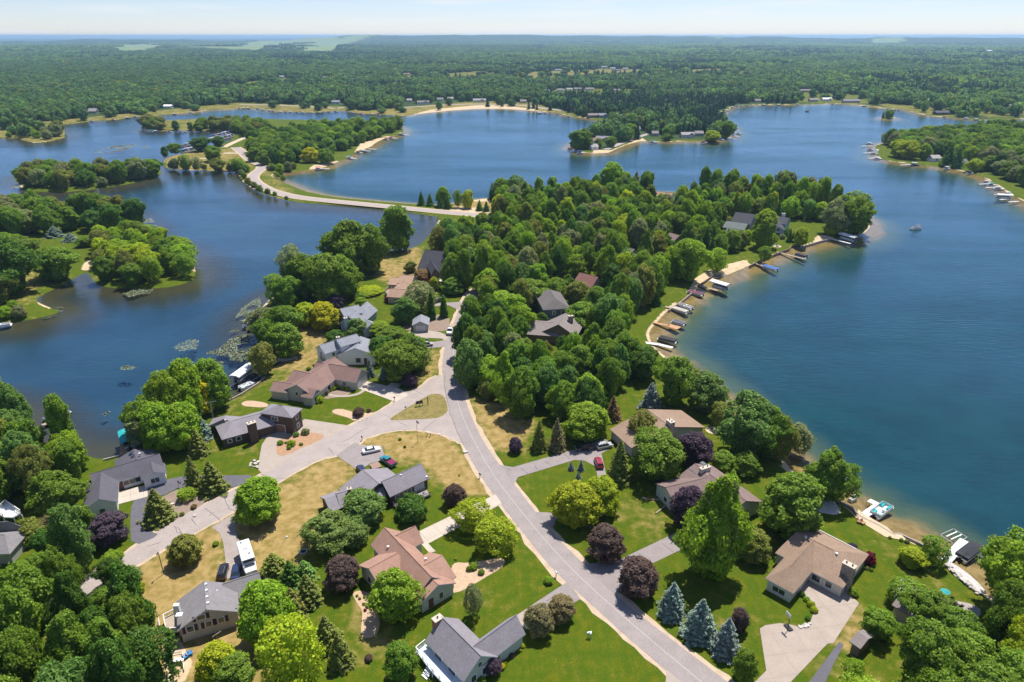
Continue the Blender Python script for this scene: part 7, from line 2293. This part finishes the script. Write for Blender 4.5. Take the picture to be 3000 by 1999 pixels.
cl = thing('clothes_post', 'bare timber post frame on the sandy back yard', 'post', P(640, 1880), .9)
MB().box((0, 0, .9), (.1, .1, 1.9)).build('post', M_wood, cl)
MB().box((0, 0, 1.75), (1.6, .08, .08)).build('crossbar', M_wood, cl)
lp = thing('lamp_post', 'dark lamp post standing on the dry verge', 'lamp post', P(480, 1682))
MB().tube([(0, 0, -.1), (0, 0, 5.2)], [.09, .06], 8).build('pole', SD['dark'], lp)
MB().box((0, -.25, 5.25), (.25, .6, .16)).build('head', SD['dark'], lp)
ac = thing('air_conditioner', 'grey air conditioner against the brown-roofed house wall', 'air conditioner', P(884, 1174), .5)
MB().box((0, 0, .4), (.9, .9, .8)).build('case', M_metal, ac)
MB().tube([(0, 0, .8), (0, 0, .84)], .36, 12).build('fan_grille', M_dark, ac)
# ------------------------------------------------------------------ shrubs
SHR = [
 (934,1178,26,'lime','clipped yellow-green shrub lowest along the brown-roofed house'),(944,1165,14,'bright','small clipped shrub second along the brown-roofed house'),(955,1158,15,'dark','dark clipped shrub at the front gable'),
 (967,1146,15,'lime','yellow-green clipped ball by the front walk'),(980,1141,14,'lime','clipped ball in the middle of the front bed'),(988,1136,17,'lime','clipped ball nearest the front door'),(1005,1140,13,'lime','clipped ball below the garage windows'),(1019,1144,14,'lime','last clipped ball by the garage windows'),
 (1050,1218,34,'wine','dark purple shrub on the roadside bed'),(1081,1207,14,'wine','small wine shrub at the end of the roadside bed'),(1228,1112,8,'lime','tiny yellow shrub on the round mulch bed'),
 (822,1302,18,'bright','round yellow-green shrub on the red mulch'),(855,1306,24,'lime','loose yellow shrub in the middle of the red mulch'),(868,1278,18,'teal','little spruce-like shrub on the red mulch'),(896,1272,24,'grey','grey juniper at the far end of the red mulch'),(883,1305,12,'green','tiny conifer on the red mulch'),(838,1300,9,'teal','thin upright juniper on the red mulch'),(847,1316,14,'green','low juniper at the road side of the red mulch'),
 (568,1490,18,'rust','brownish shrub on the black drive mulch'),(534,1510,14,'olive','olive shrub on the black drive mulch'),(440,1412,16,'dark','dark shrub at the white gable corner'),(462,1406,12,'dark','second dark shrub at the white gable'),
 (632,1598,18,'bright','low green bush on the dry verge by the gravel drive'),(1388,1666,26,'bright','green bush on the pinkish bed'),(1375,1672,18,'green','smaller bush beside the green one on the pinkish bed'),(1410,1682,20,'green','bush at the lower rim of the pinkish bed'),(1335,1640,10,'lime','low plant by the tan-roofed house corner'),
 (1606,1708,28,'bright','round bush beside the white mailbox'),(2500,1742,30,'bright','round bush at the concrete drive shoulder'),(2366,1816,16,'dark','dark ball shrub at the rockery'),
 (2350,1745,18,'dark','dark shrub under the hip roof corner'),(2318,1738,22,'dark','second dark shrub under the hip roof'),(2282,1712,16,'dark','third dark shrub along the hip-roofed house'),(2462,1702,18,'green','shrub at the stone chimney foot'),
 (2540,1668,12,'grey','grey perennial clump under the red shrub'),(2552,1672,12,'green','green perennial clump under the red shrub'),(2607,1578,10,'green','small shrub at the sand walk end'),(2640,1585,12,'green','shrub in the shore bed'),(2656,1590,14,'grey','grey shrub in the shore bed'),
 (1740,1270,16,'green','round shrub beside the tan-roofed lake house door'),(1948,1438,16,'bright','clipped shrub at the brown-roofed house corner'),(1470,1958,22,'yellow','yellow shrub at the slate-roofed house wall'),(1478,1948,16,'green','green shrub at the slate-roofed house wall'),(1500,1925,16,'wine','red-brown shrub at the slate-roofed house wall'),(1532,1895,14,'lime','small shrub near the slate garage'),(1410,2000,26,'green','leafy shrub at the lower house corner'),
 (1080,1935,24,'wine','lone dark shrub on the lower lawn'),(1046,1748,9,'green','first tuft of the pebble bed'),(1054,1756,9,'olive','second tuft of the pebble bed'),(1068,1752,9,'green','third tuft of the pebble bed'),(1066,1772,10,'grey','grey tuft of the pebble bed'),(1080,1778,16,'grey','large grey tuft of the pebble bed'),(1070,1790,10,'red','reddish tuft of the pebble bed'),(1090,1765,18,'teal','bluish tuft of the pebble bed'),
 (1172,1290,10,'bright','thin sapling on the dry lawn by the flagpole'),(1186,1312,9,'dark','dark sapling on the dry lawn'),(1345,1395,6,'green','tiny sapling on the dry verge'),(2385,1792,22,'lime','yellow-green ground cover tongue beside the drive'),(2375,1775,22,'lime','upper end of the ground cover tongue'),(2362,1760,18,'bright','ground cover nearest the hip-roofed house'),
 (1140,885,26,'red','reddish low shrub in front of the orange-roofed house'),(1095,1005,20,'green','round evergreen by the white house door'),(950,1060,20,'bright','shrub behind the brown-roofed house'),(1000,1060,16,'green','low shrub at the white house foot'),(862,1120,14,'yellow','yellow shrub behind the brown-roofed house'),(905,1085,14,'green','green shrub behind the brown-roofed house'),
 (1620,960,20,'lime','round shrub in front of the green house'),(1352,1492,10,'olive','bare twiggy shrub beside the brown-purple tree'),
 (330,1655,60,'bright','sunny bush at the wood edge by the side road'),(385,1700,60,'grey','pale bush at the edge of the dry verge'),(405,1735,40,'lime','yellow weeds bush along the wood edge'),(430,1790,36,'lime','yellowish undergrowth along the wood edge'),
 (100,1580,90,'olive','olive bush by the western house'),(170,1560,90,'tan','tan-green bush by the western house'),(2300,690,30,'dark','dark shrub at the large charcoal house'),(2290,700,20,'grey','low shrub at the large charcoal house terrace'),
 (520,1895,10,'green','weed clump by the sand yard'),(520,1850,20,'green','green shrub beside the side deck'),(1255,1625,12,'yellow','yellow flowers at the tan-roofed house entry'),
]
for x, y, w, t, lb in SHR: shrub(x, y, w, t, lb, hk=.75)
g_ = 'bushes on the causeway banks'
for x, y, w in [(505,494,22),(545,494,26),(575,497,18),(600,497,16),(640,499,30),(672,500,18),(690,500,22),(706,502,26),(722,505,24),(715,522,18),(708,515,18),(728,540,20),(745,552,20),(762,562,20),(785,570,18),(805,575,14),(840,586,12),(800,500,20),(820,505,26),(845,500,26),(860,495,20),(790,500,16),(830,530,16),(815,520,14)]:
    shrub(x, y, w, rt.choice(['green', 'olive', 'grey', 'bright']), rt.choice(['leafy', 'rounded', 'scrubby']) + ' bush on the causeway bank', hk=1.0, group=g_)
g_ = 'bushes on the western points'
for x, y, w in [(90,398,30),(110,405,24),(140,408,30),(165,400,40),(172,385,36),(130,395,24),(28,402,16),(395,525,40),(350,535,40),(430,515,36),(300,545,30),(60,928,40),(20,930,40),(40,905,30),(300,690,34),(350,675,34),(395,655,30)]:
    shrub(x, y, w, rt.choice(['green', 'bright', 'grey', 'olive']), rt.choice(['leafy', 'rounded', 'scrubby']) + ' bush on a low western point', hk=.9, group=g_)
# ------------------------------------------------------------------ lily pads and pale scum
def lily_pads():
    rg = np.random.default_rng(77)
    zones = [([(590,1060),(640,985),(690,965),(735,985),(730,1040),(700,1068),(640,1075)], 1500, .34), ([(505,1020),(540,995),(585,995),(575,1022),(530,1030)], 240, .3), ([(690,930),(710,900),(760,870),(765,890),(745,925),(715,945)], 700, .3),
             ([(337,1082),(370,1070),(402,1078),(370,1086)], 90, .34), ([(140,1195),(170,1180),(196,1186),(180,1202)], 160, .3), ([(300,1215),(330,1200),(365,1212),(340,1235)], 160, .28), ([(344,850),(400,846),(448,848),(440,862),(380,872)], 300, .36),
             ([(100,905),(184,900),(184,920),(115,940),(20,950)], 900, .4), ([(413,648),(440,640),(470,665),(440,684),(420,680)], 800, .5), ([(150,1270),(170,1250),(180,1300),(155,1310)], 300, .3), ([(272,446),(330,428),(400,424),(370,440),(310,450)], 900, .9), ([(400,432),(450,424),(440,432),(410,436)], 200, .8), ([(30,545),(55,540),(60,552),(40,556)], 160, .6), ([(780,1045),(800,1020),(815,1060),(790,1075)], 160, .3)]
    mb = MB()
    for poly, n, s in zones:
        w = np.array([tuple(Wt(x, y)[:2]) for x, y in poly])
        lo, hi = w.min(0), w.max(0)
        c = rg.uniform(lo, hi, (n * 3, 2))
        c = c[sdf(c, w) > 0]
        c = c[vnoise(c[:, 0], c[:, 1], 5.0, 40) > .42][:n]
        for x, y in c:
            r = s * rg.uniform(.45, 1.0)
            a0 = rg.random() * 6
            k = len(mb.v)
            mb.v += [(x + r * math.cos(a0 + q * 1.0472), y + r * math.sin(a0 + q * 1.0472), WATER + .012) for q in range(6)]
            mb.f.append(tuple(range(k, k + 6))); mb.m.append(0 if rg.random() < (.7 if s < .45 else .05) else 1)  # zones of large discs are pale scum drawn as pads
    o = mb.build('lily_pads', [mat('lily_green', (.17, .21, .09), .5, .2, .3), mat('pads_and_scum_pale', (.33, .34, .24), .5, .2, .3)])
    tag(o, 'scattered pale green lily pads and pale scum floating on the lagoon', 'lily pads', kind='stuff')
lily_pads()
# ------------------------------------------------------------------ the air: thin summer haze over the whole basin
def haze_box():
    m = bpy.data.materials.new('summer_haze')
    m.use_nodes = True
    n, l = m.node_tree.nodes, m.node_tree.links
    n.clear()
    out = n.new('ShaderNodeOutputMaterial')
    v = n.new('ShaderNodeVolumePrincipled')
    v.inputs['Color'].default_value = (.50, .76, 1.0, 1)
    v.inputs['Density'].default_value = HAZE
    v.inputs['Anisotropy'].default_value = .3
    l.new(v.outputs[0], out.inputs['Volume'])
    gz_ = np.zeros(len(ground.data.vertices) * 3, np.float32)
    ground.data.vertices.foreach_get('co', gz_)
    gz_ = gz_.reshape(-1, 3)
    near_ = np.hypot(gz_[:, 0], gz_[:, 1]) < 9700
    top = max(EYE + 4, gz_[near_, 2].max() + 20, gz_[:, 2].max() + 1.5)
    print('haze top', top)
    o = MB().box((0, 0, (top - 8) / 2), (94000, 94000, top + 8)).build('haze', m)
    tag(o, 'thin pale blue summer haze over the lakes and woods', 'haze', kind='stuff')
HAZE = 7.5e-5
haze_box()

# look-alikes of one group told apart by their order in the view
ORD = 'first second third fourth fifth sixth seventh eighth ninth tenth eleventh twelfth thirteenth fourteenth fifteenth sixteenth seventeenth eighteenth nineteenth twentieth'.split()
ORD += ['twenty-' + o for o in ORD[:9]] + ['thirtieth'] + ['thirty-' + o for o in ORD[:9]] + ['fortieth'] + ['forty-' + o for o in ORD[:9]] + ['fiftieth'] + ['fifty-' + o for o in ORD[:9]] + ['sixtieth'] + ['sixty-' + o for o in ORD[:9]]
same = {}
for o in scn.objects:
    if o.parent is None and o.get('label') and o.get('group'):
        same.setdefault((o['label'], o['group']), []).append(o)
for (lb, g), os_ in same.items():
    if len(os_) > 1:
        os_.sort(key=lambda o: proj(o.location)[0])
        for i, o in enumerate(os_):
            o['label'] = '%s, %s from the left' % (lb, ORD[i])
